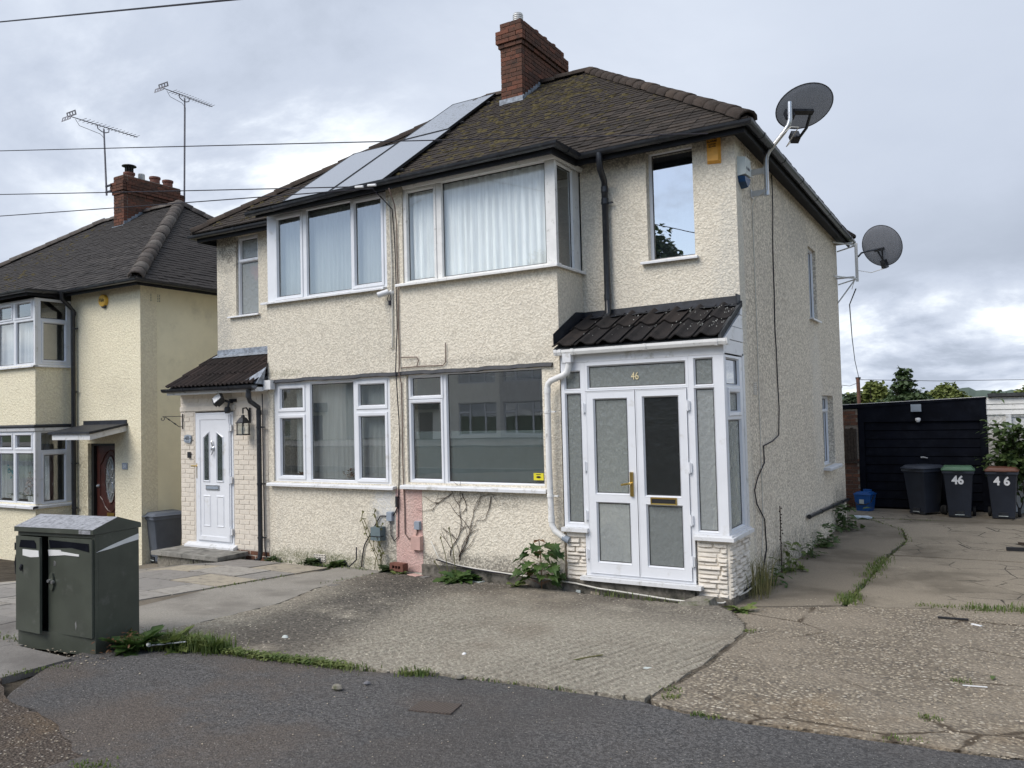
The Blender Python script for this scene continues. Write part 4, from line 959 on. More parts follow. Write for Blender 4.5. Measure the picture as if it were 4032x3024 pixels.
mb = MB(); mb.box(-3.66,-2.78,YM-.03,YM-.002,-1.85,.30); part('inner_door', mb, 'door_black', HP)
# sills
def sillbox(poly, z0, z1, name='sill'):
    mb = MB(); mb.prism(poly, 'z', z0, z1); return part(name, mb, 'white_board', HP)
sillbox([(-2.785,YP-.055),(-2.355,YP-.055),(-2.355,YM-.02),(XF-.02,YM-.02),(XF-.02,YP+.02),(-2.785,YP+.02)], -1.383, -1.345)
sillbox([(-2.785,YP-.02),(-2.385,YP-.02),(-2.385,YM-.02),(XF-.02,YM-.02),(XF-.02,YP+.05),(-2.785,YP+.05)], -1.347, -1.326)
sillbox([(-4.365,YP-.06),(-4.03,YP-.06),(-4.03,YP+.04),(-4.365,YP+.04)], -1.372, -1.327)
sillbox([(-4.125,YP-.085),(-2.712,YP-.085),(-2.712,YP+.03),(-4.125,YP+.03)], -1.908, -1.868, 'door_sill')
mb = MB(); mb.box(-4.345, -2.41, YP+.0, YP+.03, .582, .712); part('fascia_board', mb, 'white_board', HP)
# square white gutter
SQ = [(-.05,0),(-.05,-.03),(-.035,-.062),(.035,-.062),(.05,-.03),(.05,0),(.042,0),(.036,-.025),(.028,-.052),(-.028,-.052),(-.042,-.025),(-.042,0)]
mb = MB(); mb.sweep(SQ, [(-4.365,YP-.06,.735),(-2.345,YP-.06,.742)])
B2 = [(a*1.12, b_*1.12+.004) for a, b_ in SQ]
for xa in (-4.36,-4.30,-4.14,-3.25,-2.46,-2.37): mb.sweep(B2, [(xa-.018,YP-.06,.737),(xa+.018,YP-.06,.737)])
mb.box(-4.368,-4.362,YP-.11,YP-.01,.675,.737); mb.box(-2.345,-2.339,YP-.11,YP-.01,.68,.742)
part('gutter', mb, 'grimy_white', HP, label='white square porch gutter')
yq = YP-.058
pipe([(-4.215,yq,.69),(-4.215,yq,.60),(-4.215,yq,.53),(-4.235,yq+.005,.475),(-4.28,yq+.01,.445),(-4.46,yq+.02,.385),(-4.50,yq+.025,.35),(-4.515,yq+.03,.30),(-4.52,yq+.03,-.6),(-4.505,yq+.03,-1.25),(-4.50,yq+.03,-1.31),(-4.46,yq+.03,-1.38),(-4.34,yq+.03,-1.45)], .036, 'grimy_white', [(-4.515,yq+.03,.27),(-4.505,yq+.03,-1.24)], [(-4.518,yq+.03,.02),(-4.51,yq+.03,-.97)], label='white downpipe beside the porch')
mb = MB(); mb.tube([(-4.36,yq+.03,-1.445),(-4.29,yq+.04,-1.48)], .04, 12); mb.box(-4.262,-4.168,YP-.1,YP-.02,.60,.70); part('pipe_joints', mb, 'grey_plastic', HP)
mb = MB(); mb.box(-4.268,-4.162,YP-.103,YP-.017,.585,.69); part('hopper', mb, 'white_board', HP)
# porch base: painted stone slips
def stone_wall(u0, u1, z0, z1, place, seed, parent, core):
    rnd = random.Random(seed); z = z0
    while z < z1-.02:
        h = min(rnd.uniform(.036, .062), z1-z)
        if z1-z-h < .025: h = z1-z
        u = u0
        while u < u1-.01:
            ln = rnd.uniform(.12, .30); e_ = min(u+ln, u1); e_ = u1 if u1-e_ < .07 else e_
            dpt = rnd.uniform(.012, .04); mb = MB(); a, b_ = u+.004, e_-.004; zz0, zz1 = z+.004, z+h-.004; k = .008
            P0 = [place(a, zz0, 0), place(b_, zz0, 0), place(b_, zz1, 0), place(a, zz1, 0)]
            P1 = [place(a+k+rnd.uniform(0,.006), zz0+k*.7, dpt), place((a+b_)/2, zz0+rnd.uniform(.003,.012), dpt+.008), place(b_-k, zz0+k*.7+rnd.uniform(0,.004), dpt), place(b_-k, zz1-k, dpt*.85), place((a+b_)/2, zz1-rnd.uniform(.004,.012), dpt), place(a+k, zz1-k, dpt*.9)]
            mb.add(P0+P1, [(4,5,6,7,8,9),(0,1,6,5,4),(1,2,7,6),(2,3,9,8,7),(3,0,4,9)])
            part('stone', mb, 'white_stone', parent)
            u = e_
        z += h
pb = MB(); pb.box(-2.775, XF-.012, YP+.03, YM, -2.2, -1.375); pb.box(-4.34, -4.075, YP+.03, YM, -2.2, -1.365); pb.box(-4.075,-2.775,YP+.05,YM,-2.2,-1.90); pbo = part('porch_wall', pb, 'white_stone', HP)
stone_wall(-2.775, XF-.03, -1.985, -1.375, lambda u, v, d: (u, YP+.03-d, v), 3, pbo, None)
stone_wall(YP+.02, YM-.03, -1.985, -1.375, lambda u, v, d: (XF-.012+d, u, v), 4, pbo, None)
stone_wall(-4.34, -4.078, -1.93, -1.365, lambda u, v, d: (u, YP+.03-d, v), 5, pbo, None)
mb = MB(); plate(mb, FR(YB), -6.5, -4.39, -2.4, -1.93, [], .035, -.01); mb.box(-4.388, -2.80, YP-.02, YP+.028, -2.4, -1.915); part('plinth', mb, 'plinth', HP)
mb = MB(); mb.box(-2.81, -2.40, YP+.0, YM-.02, -2.4, -1.99); part('footing', mb, 'plinth', HP)
# porch roof
def porch_roof(parent, x0, x1, ya, za, yb, zb, prof, n, courses, mat, tlen, label, lastcut=0):
    """interlocking tiles: profile prof(t) 0..1 across one tile"""
    sl = Vector((0, yb-ya, zb-za)); ln = sl.length; up_ = sl.normalized(); nr = Vector((1,0,0)).cross(up_)
    base = MB(); base.add([(x0,ya+.02,za-.05),(x1,ya+.02,za-.05),(x1,yb,zb-.05),(x0,yb,zb-.05),(x0,ya+.02,za-.015),(x1,ya+.02,za-.015),(x1,yb,zb-.02),(x0,yb,zb-.02)], [(0,3,2,1),(4,5,6,7),(0,1,5,4),(1,2,6,5),(2,3,7,6),(3,0,4,7)])
    ro = part('porch_roof', base, 'roof_felt', parent, label=label); tw = (x1-x0)/n; st = ln/courses; rnd = random.Random(7)
    K = 14; m_ = MB(); t = .014; l_ = st+.05
    top = [(tw*(k/K-.5)*1.0, prof(k/K)) for k in range(K+1)]
    vs = []
    for q in (0, l_):
        vs += [(x, q, z) for x, z in top]; vs += [(x, q, z-t) for x, z in top]
    W = K+1
    fs = []
    for k in range(K): fs += [(k, k+1, 2*W+k+1, 2*W+k), (W+k, 3*W+k, 3*W+k+1, W+k+1), (k, W+k, W+k+1, k+1)]
    fs += [(0, 2*W, 3*W, W), (K, W+K, 3*W+K, 2*W+K)]
    m_.add(vs, fs); me = m_.mesh('tile', mat, False)
    B = Matrix((Vector((1,0,0)), up_, nr)).transposed()
    for r_ in range(courses):
        for i in range(n):
            o = bpy.data.objects.new('tile', me); COL.objects.link(o); o.parent = ro
            o.location = Vector((x0+tw*(i+.5), ya, za)) + up_*(st*r_) + nr*(.012+rnd.uniform(-.002,.003)); o.rotation_euler = (B @ Matrix.Rotation(-.045, 3, 'X') @ Matrix.Rotation(rnd.uniform(-.006,.006), 3, 'Z')).to_euler()
    return ro
def bold(t): 
    return .012 + .042*math.exp(-((t-.32)/.15)**2) + .022*math.exp(-((t-1.0)/.10)**2)
pr46 = porch_roof(HP, -4.40, -2.42, YP-.09, .765, YM+.0, 1.20, bold, 7, 2, 'porch_tile', .42, 'mossy black porch roof of bold roll tiles')
# lichen on those tiles
rnd = random.Random(12); mb = MB(); slp = Vector((0, YM-YP+.09, 1.20-.765)).normalized(); nr = Vector((1,0,0)).cross(slp)
for i in range(90):
    tcol = rnd.choice((1,2,3,4,5,5,6,6,6)); x = -4.40+.283*(tcol+rnd.random()); s_ = rnd.choice((rnd.gauss(.30,.07), rnd.gauss(.72,.10)))
    if not .02 < s_ < .9: continue
    t_ = ((x+4.40)/.283) % 1; p = Vector((x, YP-.09, .765)) + slp*s_ + nr*(bold(t_)+.022+.02*(1-(s_ % .47)/.47)); r = rnd.uniform(.003, .010)
    M = Matrix.Translation(p) @ Matrix((Vector((1,0,0)), slp, nr)).transposed().to_4x4() @ Matrix.Diagonal((r*.6, r*rnd.uniform(.8,1.8), .006, 1)); mb.lathe([(1,-.3),(.8,.8),(0,1)], 5, M)
o = part('lichen', mb, 'lichen', pr46, fix=False); o['kind'] = 'stuff'
# black flashings of the porch roof
mb = MB(); rnd = random.Random(3); n = 20
for i in range(n):
    xa, xb = BR_+.005+(XR-BR_)*i/n, BR_+.005+(XR-BR_)*(i+1)/n; za, zb_ = 1.268+.03*i/n, 1.268+.03*(i+1)/n
    mb.add([(xa,YM-.012,za),(xb,YM-.012,zb_),(xb,YM-.020,1.205),(xa,YM-.020,1.205),(xb,YM-.14,1.168+rnd.uniform(-.006,.01)),(xa,YM-.14,1.168+rnd.uniform(-.006,.01)),(xa,YM,za),(xb,YM,zb_)], [(0,1,2,3),(3,2,4,5),(0,6,7,1)])
mb.add([(BR_+.012,8.33,.80),(BR_+.012,8.33,.93),(BR_+.012,8.95,1.25),(BR_+.012,YM,1.268),(BR_+.012,YM,1.15),(BR_+.15,8.34,.80),(BR_+.12,YM,1.19)], [(0,1,2,3,4),(0,5,6,4)])
mb.box(XR-.012,XR+.006,YM-.15,YM-.004,1.19,1.298)
part('flashing', mb, 'black_flash', HP, fix=False)
mb = MB(); mb.add([(XF+.010,YP-.09,.745),(XF+.010,YM,1.17),(XF+.010,YM,1.235),(XF+.010,YP-.09,.80),(XF-.02,YP-.09,.745),(XF-.02,YM,1.17),(XF-.02,YM,1.235),(XF-.02,YP-.09,.80)], [(0,1,2,3),(7,6,5,4),(0,4,5,1),(1,5,6,2),(2,6,7,3),(3,7,4,0)]); part('verge', mb, 'roof_felt', HP)
# white boarded cheek
for k in range(4):
    z0, z1 = .60+.155*k, .60+.155*(k+1)-.008
    def ylim(z): return YP+.01+max(0, (z-.735))/(1.17-.745)*(YM-YP+.09)-.02
    if k == 0: P = [(YP+.01,z0),(YM-.01,z0),(YM-.01,z1),(YP+.01,z1)]
    else:
        a0, a1 = max(YP+.01, ylim(z0)), max(YP+.01, ylim(z1)); P = [(a0,z0),(YM-.01,z0),(YM-.01,z1),(min(a1,YM-.02),z1)]
    mb = MB(); mb.prism(P, 'x', XF-.04, XF+.004+.004*(k % 2)); part('cheek_board', mb, 'white_board', HP)
mb = MB(); mb.prism([(YP+.02,.6),(YM-.01,.6),(YM-.01,1.15),(YP+.02,.74)], 'x', XF-.06, XF-.02); part('cheek', mb, 'soffit_black', HP)
# lichen etc done; white wooden threshold debris left out

# ------------------------------------------------------------------ porch of 48
px0, px1 = -11.42, BL_+.0
pw = MB(); plate(pw, FR(YB+.012), px0, px1-.004, -2.5, .47, [(-11.06,-10.155,-2.6,.165)], 0, -.2); pw.box(px0, px0+.2, YB+.22, YM, -2.5, .47); pwo = part('porch_wall', pw, 'cream_mortar', HP, label='painted brick porch wall of number 48')
rnd = random.Random(21); bm_ = {}
def cbrick(u0, u1, z0, z1, red=False, place='f'):
    key = (round(u1-u0, 3), round(z1-z0, 3), place, red)
    if key not in bm_:
        m_ = MB(); l_ = (u1-u0)/2; h = z1-z0; k = .004; dd = .007
        vs = [(-l_,.02,0),(l_,.02,0),(l_,.02,h),(-l_,.02,h),(-l_+k,-dd,k),(l_-k,-dd,k),(l_-k,-dd,h-k),(-l_+k,-dd,h-k)]
        if place == 's': vs = [(y, x, z) for x, y, z in vs]
        m_.add(vs, [(4,5,6,7),(0,1,5,4),(1,2,6,5),(2,3,7,6),(3,0,4,7)]); bm_[key] = m_.mesh('brick', 'yard_brick' if red else 'cream_brick')
    o = bpy.data.objects.new('brick', bm_[key]); COL.objects.link(o); o.parent = pwo
    j = rnd.uniform(-.003, .003)
    o.location = ((u0+u1)/2, YB+.012+j, z0) if place == 'f' else (px0+j, (u0+u1)/2, z0)
    o.rotation_euler = (rnd.uniform(-.02,.02), 0, rnd.uniform(-.012,.012)) if place == 'f' else (0, 0, 0)
z = -2.27; row = 0
while z < .43:
    h = .066; zt = z+.076
    segs = [(px0+.004, px1-.008)] if not (z < .165 and z > -2.6) else [(px0+.004, -11.075), (-10.14, px1-.008)]
    if .16 < z+h and z < .24: z = zt; row += 1; continue                 # lintel course
    for a, b_ in segs:
        u = a - (.113 if row % 2 else 0)
        while u < b_-.01:
            s0, s1 = max(u, a), min(u+.2255, b_)
            if s1-s0 > .035: cbrick(s0, s1-.010, z, z+h, red=(z < -1.98 and a > -10.5))
            u += .2255
    for q in range(4):
        s0 = YB+.02+.19*q - (.09 if row % 2 else 0); s0 = max(s0, YB+.02); cbrick(s0, min(s0+.18, YM), z, z+h, place='s')
    z = zt; row += 1
mb = MB(); mb.box(px0+.002, -10.10, YB-.008, YB+.03, .178, .252); part('lintel', mb, 'cream_brick', HP)
# door of 48
mb = MB(); ringp(mb, FR(YB), (-11.0,-10.20,-1.88,.10), [(0,-.06),(0,-.01),(.045,-.005),(.045,-.06)]); part('door_frame', mb, 'white_upvc', HP, fix=False)
def raised(mb, poly, d0, d1, k):
    c = Vector((sum(p[0] for p in poly)/len(poly), sum(p[1] for p in poly)/len(poly)))
    def ins(q, w): v = Vector(q)-c; return (c.x+v.x*(1-w/max(.05, abs(v.x)+.0)) if abs(v.x) > .01 else q[0], c.y+v.y*(1-w/max(.05, abs(v.y))))
    n = len(poly); a = [(x, YB-d0, z) for x, z in poly]; b_ = [(ins(q, k)[0], YB-d1, ins(q, k)[1]) for q in poly]; e_ = [(ins(q, 2*k)[0], YB-d0-.001, ins(q, 2*k)[1]) for q in poly]
    for A, B in ((a, b_), (b_, e_)):
        for i in range(n): mb.q(A[i], A[(i+1) % n], B[(i+1) % n], B[i])
    return [ins(q, 2*k) for q in poly]
mb = MB(); mb.box(-10.999,-10.201,YB-.012,YB+.035,-1.879,.099)
dpo = part('door', mb, 'white_upvc', HP, label='white panelled front door of number 48')
mb = MB(); ringp(mb, FR(YB), (-10.905,-10.295,-1.80,.03), [(0,.012),(.006,.022),(.07,.024),(.076,.012)]); part('door_stile', mb, 'white_upvc', dpo, fix=False)
for x0, x1, tall in ((-10.845,-10.675,1),(-10.530,-10.355,-1)):
    poly = [(x0,-.955),(x1,-.955),(x1,-.15 if tall > 0 else -.235),(x0,-.235 if tall > 0 else -.15)]
    mb = MB(); inn = raised(mb, poly, .012, .028, .014); part('moulding', mb, 'white_upvc', dpo, fix=False)
    mb = MB(); mb.q(*[(x, YB-.0135, z_) for x, z_ in inn]); mb.q(*[(x, YB-.0125, z_) for x, z_ in reversed(inn)]); part('pane', mb, 'obscure_glass_dark', dpo, fix=False)
for x0, x1 in ((-10.845,-10.665),(-10.535,-10.35)):
    mb = MB(); inn = raised(mb, [(x0,-1.66),(x1,-1.66),(x1,-1.16),(x0,-1.16)], .012, .022, .016); mb.q(*[(x, YB-.0142, z_) for x, z_ in inn]); part('moulding', mb, 'white_upvc', dpo, fix=False)
mb = MB(); mb.box(-10.775,-10.457,YB-.024,YB-.01,-1.078,-1.0); part('letterbox', mb, 'steel', dpo)
mb = MB(); mb.box(-10.755,-10.478,YB-.03,YB-.02,-1.06,-1.02); part('letter_flap', mb, 'grey_plastic', dpo)
mb = MB(); mb.lathe([(.035,0),(.04,.012),(.02,.03),(0,.034)], 12, Matrix.Translation((-10.60,YB-.012,-.42)) @ Matrix.Rotation(R(90),4,'X')); mb.tube([(-10.60,YB-.03,-.38),(-10.60,YB-.045,-.32),(-10.60,YB-.03,-.30)], .012, 8); mb.tube([(-10.63,YB-.035,-.42),(-10.62,YB-.045,-.49),(-10.60,YB-.05,-.52),(-10.58,YB-.045,-.49),(-10.57,YB-.035,-.42)], .009, 8)
part('knocker', mb, 'steel', dpo)
mb = MB(); mb.box(-11.0,-10.97,YB-.02,YB-.005,-.90,-.66); mb.tube([(-10.985,YB-.015,-.70),(-10.985,YB-.06,-.70),(-11.07,YB-.065,-.70)], .012, 8); part('handle', mb, 'brass', dpo)
for zz in (-.10, -.91, -1.71): mb = MB(); mb.box(-10.235,-10.155,YB-.035,YB-.01,zz-.05,zz+.05); mb.tube([(-10.195,YB-.03,zz-.06),(-10.195,YB-.03,zz+.06)], .014, 8); part('hinge', mb, 'white_upvc', dpo)
mb = MB(); mb.prism([(YB-.08,-1.985),(YB+.03,-1.985),(YB+.03,-1.90),(YB-.0,-1.92),(YB-.08,-1.955)], 'x', -11.245, -10.085); part('door_sill', mb, 'white_board', HP)
# roof of porch 48
def rib(t): return .012 + .028*max(0.0, math.cos(t*3*2*math.pi))**.7
pr48 = porch_roof(HP, -11.41, BL_-.01, YB-.26, .545, YM, 1.10, rib, 7, 3, 'ribbed_tile', .4, 'dark ribbed tile porch roof of number 48')
gutter(HP, [(-11.44,YB-.29,.535),(BL_+.03,YB-.29,.52)], step=1.0)
mb = MB(); mb.box(px0,BL_,YB-.245,YB+.01,.44,.50); part('soffit', mb, 'white_board', HP)
mb = MB(); mb.prism([(YB-.2,.47),(YM,.47),(YM,1.05)], 'x', px0, px0+.1); part('gable', mb, 'cream_mortar', HP)
mb = MB()
for i in range(12):
    xa, xb = XL-.0+(BL_-XL)*i/12, XL+(BL_-XL)*(i+1)/12; mb.q((xa,YM-.008,1.215),(xb,YM-.008,1.215),(xb,YM-.012,1.13),(xa,YM-.012,1.13)); mb.q((xa,YM-.012,1.13),(xb,YM-.012,1.13),(xb,YM-.13,1.075),(xa,YM-.13,1.075))
part('flashing', mb, 'lead', HP, fix=False)
mb = MB(); mb.add([(BL_-.30,YB-.22,.585),(BL_+.015,YB-.235,.55),(BL_+.02,YB-.05,.80),(BL_+.018,YB+.02,.92),(BL_-.09,YB+.1,.84),(BL_+.015,YB-.1,.54)], [(0,1,2,4),(2,3,4),(1,5,2)]); part('lead_apron', mb, 'lead', HP, fix=False)
pipe([(-9.46,YB-.29,.50),(-9.46,YB-.29,.36),(-9.475,YB-.25,.29),(-9.49,YB-.075,.20),(-9.495,YB-.07,.1),(-9.49,YB-.07,-1.95),(-9.49,YB-.09,-2.06),(-9.49,YB-.17,-2.09)], .036, 'black_plastic', [(-9.46,YB-.29,.38),(-9.49,YB-.07,.12)], [(-9.49,YB-.07,-.10),(-9.49,YB-.07,-.95),(-9.49,YB-.07,-1.75)])
mb = MB(); mb.box(BL_+.01,BL_+.16,YB-.10,YB-.01,.46,.60); part('box_end', mb, 'white_board', HP)
# step at 48
st = thing('front_step', (-10.6, 8.2, -2.2), 'low stone doorstep with a slab top below the white front door', 'step')
for i, (a, b_) in enumerate(((-11.35,-10.62),(-10.612,-9.80))):
    mb = MB(); mb.box(a, b_, 7.90, 8.47, -2.045, -1.985); part('slab', mb, 'concrete_slab', st)
rnd = random.Random(9)
for i in range(5):
    a = -11.27+.285*i; mb = MB(); mb.box(a, a+.275, 7.96+rnd.uniform(-.008,.008), 8.2, -2.32, -2.048); part('stone', mb, 'stone_grey', st)
mb = MB(); mb.box(-9.9, -9.845, 7.97, 8.46, -2.32, -2.048); part('stone', mb, 'stone_grey', st)
# plinth rubble of painted wall, vents
def airbrick(parent, fm, u, v, w_, h, mat='pink_plastic', nx=3, nz=4, name='air_vent'):
    mb = MB(); hs = []
    for i in range(nx):
        for j in range(nz): hs.append((u-w_/2+w_*(i+.18)/nx, u-w_/2+w_*(i+.82)/nx, v-h/2+h*(j+.22)/nz, v-h/2+h*(j+.78)/nz))
    plate(mb, fm, u-w_/2, u+w_/2, v-h/2, v+h/2, hs, .012, 0.0); mb.m = 1; mb.q(fm(u-w_/2,v-h/2,.003), fm(u+w_/2,v-h/2,.003), fm(u+w_/2,v+h/2,.003), fm(u-w_/2,v+h/2,.003))
    part(name, mb, [mat, 'ink'], parent, fix=False)
airbrick(HP, RT(XR), 9.72, 3.06, .20, .16, 'white_stone', 3, 4); airbrick(HP, RT(XR), 9.71, .235, .14, .15, 'white_stone', 2, 6)
airbrick(HP, FR(YB), -8.35, -1.98, .22, .10, 'white_stone', 7, 3)
airbrick(HP, RT(XR), 16.0, 2.95, .16, .2, 'white_stone', 2, 5)
# small black waste pipe along the side wall
mb = MB(); mb.tube([(XR+.045,12.45,-1.615),(XR+.045,16.08,-1.735)], .028, 10); 
for yy in (12.46,13.4,14.4,15.4,16.05): mb.tube([(XR+.045,yy-.02,-1.615-.033*(yy-12.45)),(XR+.045,yy+.02,-1.615-.033*(yy-12.45))], .034, 10)
part('waste_pipe', mb, 'black_plastic', HP)

# ------------------------------------------------------------------ neighbouring house 50
DZ = -.60
H5 = thing('neighbour_house', (-15.5, 9.0, -2.6), 'cream yellow house with a grey hipped tile roof and a dark red door, number 50', 'house')
YC = 'yellow_roughcast'
X5R, X5L, B5 = -13.48, -23.3, -15.70
g5 = (-19.6, B5+.01, -1.49, .03); u5 = (-19.6, B5+.01, 1.18, 2.9)
wall(FR(YB), -20.0, B5, -3.2, 2.62, [g5, u5], YC, parent=H5)
wall(RT(B5), YB+.25, YM, -3.2, -1.49, [], YC, .2, parent=H5); wall(RT(B5), YB+.25, YM, .03, 1.18, [], YC, .2, parent=H5)
wall(FR(YM), B5, X5R, -3.2, 2.66, [(-15.15,-14.28,-3.3,-.365)], YC, .25, parent=H5)
wall(FR(YM), X5L, -20.0, -3.2, 2.66, [], YC, .25, parent=H5)
wall(RT(X5R-.012), YM+.25, YE, -3.2, 2.66, [], 'yellow_render', .24, parent=H5, label='smooth rendered yellow side wall')
mb = MB(); plate(mb, RT(X5R), YM+.006, YM+.16, -3.2, 2.66, [], .0, -.02); mb = MB(); plate(mb, RT(X5R), YM+.25, YM+.34, -3.2, 2.66, [], .004, -.03); part('quoin_strip', mb, YC, H5)
wall(BK(YE), X5L, X5R, -3.2, 2.66, [], 'yellow_render', .2, parent=H5); wall(LT(X5L), YM+.25, YE-.2, -3.2, 2.66, [], 'yellow_render', .2, parent=H5)
mb = MB(); mb.box(X5L+.3, X5R-.3, YM+.3, YE-.3, .1, .25); mb.box(-19.7, B5-.25, YB+.3, YM+.29, .1, .25); mb.box(X5L+.3, X5R-.3, YM+.3, YE-.3, 2.4, 2.5); mb.box(X5L+.3,X5R-.3,YM+.26,YE-.3,-2.6,-2.5); part('floors', mb, 'wood_floor', H5)
mb = MB(); mb.box(X5L+.3, X5R-.3, 12.2, 12.3, -2.4, 2.4); mb.box(-18.4,-18.3,YB+.3,12.2,-2.4,2.4); mb.box(-15.5,-15.4,YM+.3,12.2,-2.4,2.4); part('partition', mb, 'interior', H5)
# windows
def pair(u, v0, v1, vt, t1, first=.9):
    return []
gU = [(-16.388,-15.872,2.135,2.385,.05), (-16.385,-15.80,1.228,2.02,0), (-17.03,-16.575,2.14,2.36,.05), (-17.03,-16.50,1.22,2.03,0), (-17.9,-17.3,2.14,2.36,.05), (-17.9,-17.2,1.22,2.03,0), (-19.4,-18.1,1.22,2.36,0)]
window(H5, FR(YB), (-19.6, B5-.03, 1.18, 2.47), gU, d=-.01, sill=(-19.7,B5+.06,1.13,1.165,.07), label='upper bay window of number 50')
gG = [(-16.398,-15.875,-.405,-.185,.05), (-16.399,-15.805,-1.452,-.535,0), (-17.03,-16.570,-.405,-.185,.05), (-17.03,-16.515,-1.452,-.54,0), (-17.9,-17.3,-.405,-.19,.05), (-17.9,-17.2,-1.45,-.54,0), (-19.4,-18.1,-1.45,-.2,0)]
window(H5, FR(YB), (-19.6, B5-.03, -1.49, -.10), gG, d=-.01, sill=(-19.7,B5+.06,-1.575,-1.52,.08), label='ground bay window of number 50')
window(H5, RT(B5), (YB+.05, YM, 1.18, 2.47), [(8.625,9.10,2.095,2.415,0), (8.675,9.07,1.285,1.985,.055)], d=-.01, sill=(YB-.075,YM,1.13,1.165,.06))
window(H5, RT(B5), (YB+.05, YM, -1.49, -.10), [(8.63,9.09,-.46,-.145,0), (8.68,9.06,-1.45,-.575,.055)], d=-.01, sill=(YB-.085,YM,-1.575,-1.52,.06))
mb = MB(); mb.box(B5-.031,B5-.001,YB-.004,YB+.05,1.18,2.47); mb.box(B5-.031,B5-.001,YB-.004,YB+.05,-1.49,-.10); part('corner_post', mb, 'white_board', H5)
mb = MB(); mb.sweep([(-.02,0),(.01,0),(.02,.045),(.02,.06),(-.02,.06)], [(-19.7,YB-.02,-.095),(B5+.02,YB-.02,-.095),(B5+.02,YM,-.095)]); part('cornice', mb, 'white_board', H5)
mb = MB(); mb.sweep([(-.02,0),(.045,-.01),(.05,.02),(.01,.05),(-.02,.05)], [(-19.8,YB-.01,-.02),(B5+.01,YB-.01,-.02),(B5+.01,YM,-.02)]); part('lead_band', mb, 'black_flash', H5)
# door 50
mb = MB(); ringp(mb, FR(YM), (-15.06,-14.30,-2.45,-.41), [(0,-.18),(0,-.06),(.075,-.06),(.075,-.18)]); part('door_frame', mb, 'door_black', H5, fix=False)
d5 = MB(); d5.box(-15.058,-14.302,YM+.12,YM+.16,-2.44,-.412); d5o = part('door', d5, 'door_red', H5, label='dark red wooden door with oval leaded glass')
def oval(cx, cz, a, b_, n=20): return [(cx+a*math.cos(2*math.pi*k/n), cz+b_*math.sin(2*math.pi*k/n)*(1.0)) for k in range(n)]
Yd = YM+.12
mb = MB(); O = oval(-14.60,-1.06,.165,.46); mb.tube([(x, Yd-.004, z_) for x, z_ in O+O[:2]], .014, 6, cap=False); part('oval_moulding', mb, 'door_red', d5o)
mb = MB(); mb.q(*[(x, Yd-.006, z_) for x, z_ in oval(-14.60,-1.06,.158,.452)]); part('pane', mb, 'obscure_glass', d5o, fix=False)
mb = MB()
for sg in (-1, 1):
    for z0, z1 in ((-.68, -1.06), (-1.06, -1.44)):
        mb.tube([(-14.60+sg*.085*math.sin(math.pi*t/10)*(1 if 1 else 0), Yd-.012, z0+(z1-z0)*t/10) for t in range(11)], .007, 5)
    for zz in (-.86, -1.02, -1.12, -1.3): mb.tube([(-14.60+sg*.04, Yd-.012, zz), (-14.60+sg*.10, Yd-.012, zz-.01), (-14.60+sg*.135, Yd-.012, zz+.01)], .006, 5)
part('leading', mb, 'steel', d5o)
mb = MB()
for zc0, sg in ((-.50, 1), (-1.68, -1)):
    pts = [(-14.93,zc0-sg*.28),(-14.86,zc0-sg*.22),(-14.78,zc0-sg*.10),(-14.68,zc0-sg*.02),(-14.60,zc0),(-14.52,zc0-sg*.02),(-14.44,zc0-sg*.12),(-14.36,zc0-sg*.22)]; mb.tube([(x, Yd-.004, z_) for x, z_ in pts], .014, 6)
for x in (-14.93,): mb.tube([(x,Yd-.004,-.78),(x,Yd-.004,-1.40)], .012, 6)
part('panel_moulding', mb, 'door_red', d5o)
mb = MB(); mb.box(-14.71,-14.49,Yd-.012,Yd,-1.80,-1.70); part('letterbox', mb, 'brass', d5o)
mb = MB(); mb.lathe([(.03,0),(.035,.02),(.02,.05),(0,.055)], 10, Matrix.Translation((-14.98,Yd,-1.19)) @ Matrix.Rotation(R(90),4,'X')); part('knob', mb, 'steel', d5o)
# canopy 50
mb = MB(); mb.add([(-15.20,8.45,-.165),(-13.87,8.45,-.165),(-13.87,YM,-.03),(-15.20,YM,-.03),(-15.20,8.45,-.125),(-13.87,8.45,-.125),(-13.87,YM,.01),(-15.20,YM,.01)], [(0,3,2,1),(4,5,6,7),(0,1,5,4),(1,2,6,5),(2,3,7,6),(3,0,4,7)]); co = part('canopy', mb, 'black_flash', H5, label='flat felted door canopy')
mb = MB(); mb.box(-15.12,-13.92,8.49,8.52,-.27,-.168); part('fascia', mb, 'white_board', co)
for xx in (-15.12,-13.95):
    mb = MB(); mb.add([(xx,8.521,-.27),(xx+.03,8.521,-.27),(xx+.03,YM,-.135),(xx,YM,-.135),(xx,8.521,-.168),(xx+.03,8.521,-.168),(xx+.03,YM,-.034),(xx,YM,-.034)], [(0,3,2,1),(4,5,6,7),(0,1,5,4),(1,2,6,5),(2,3,7,6),(3,0,4,7)]); part('fascia', mb, 'white_board', co)
mb = MB(); mb.box(-15.27,-13.90,YM-.02,YM-.001,-.02,.075); part('flashing', mb, 'black_flash', co)
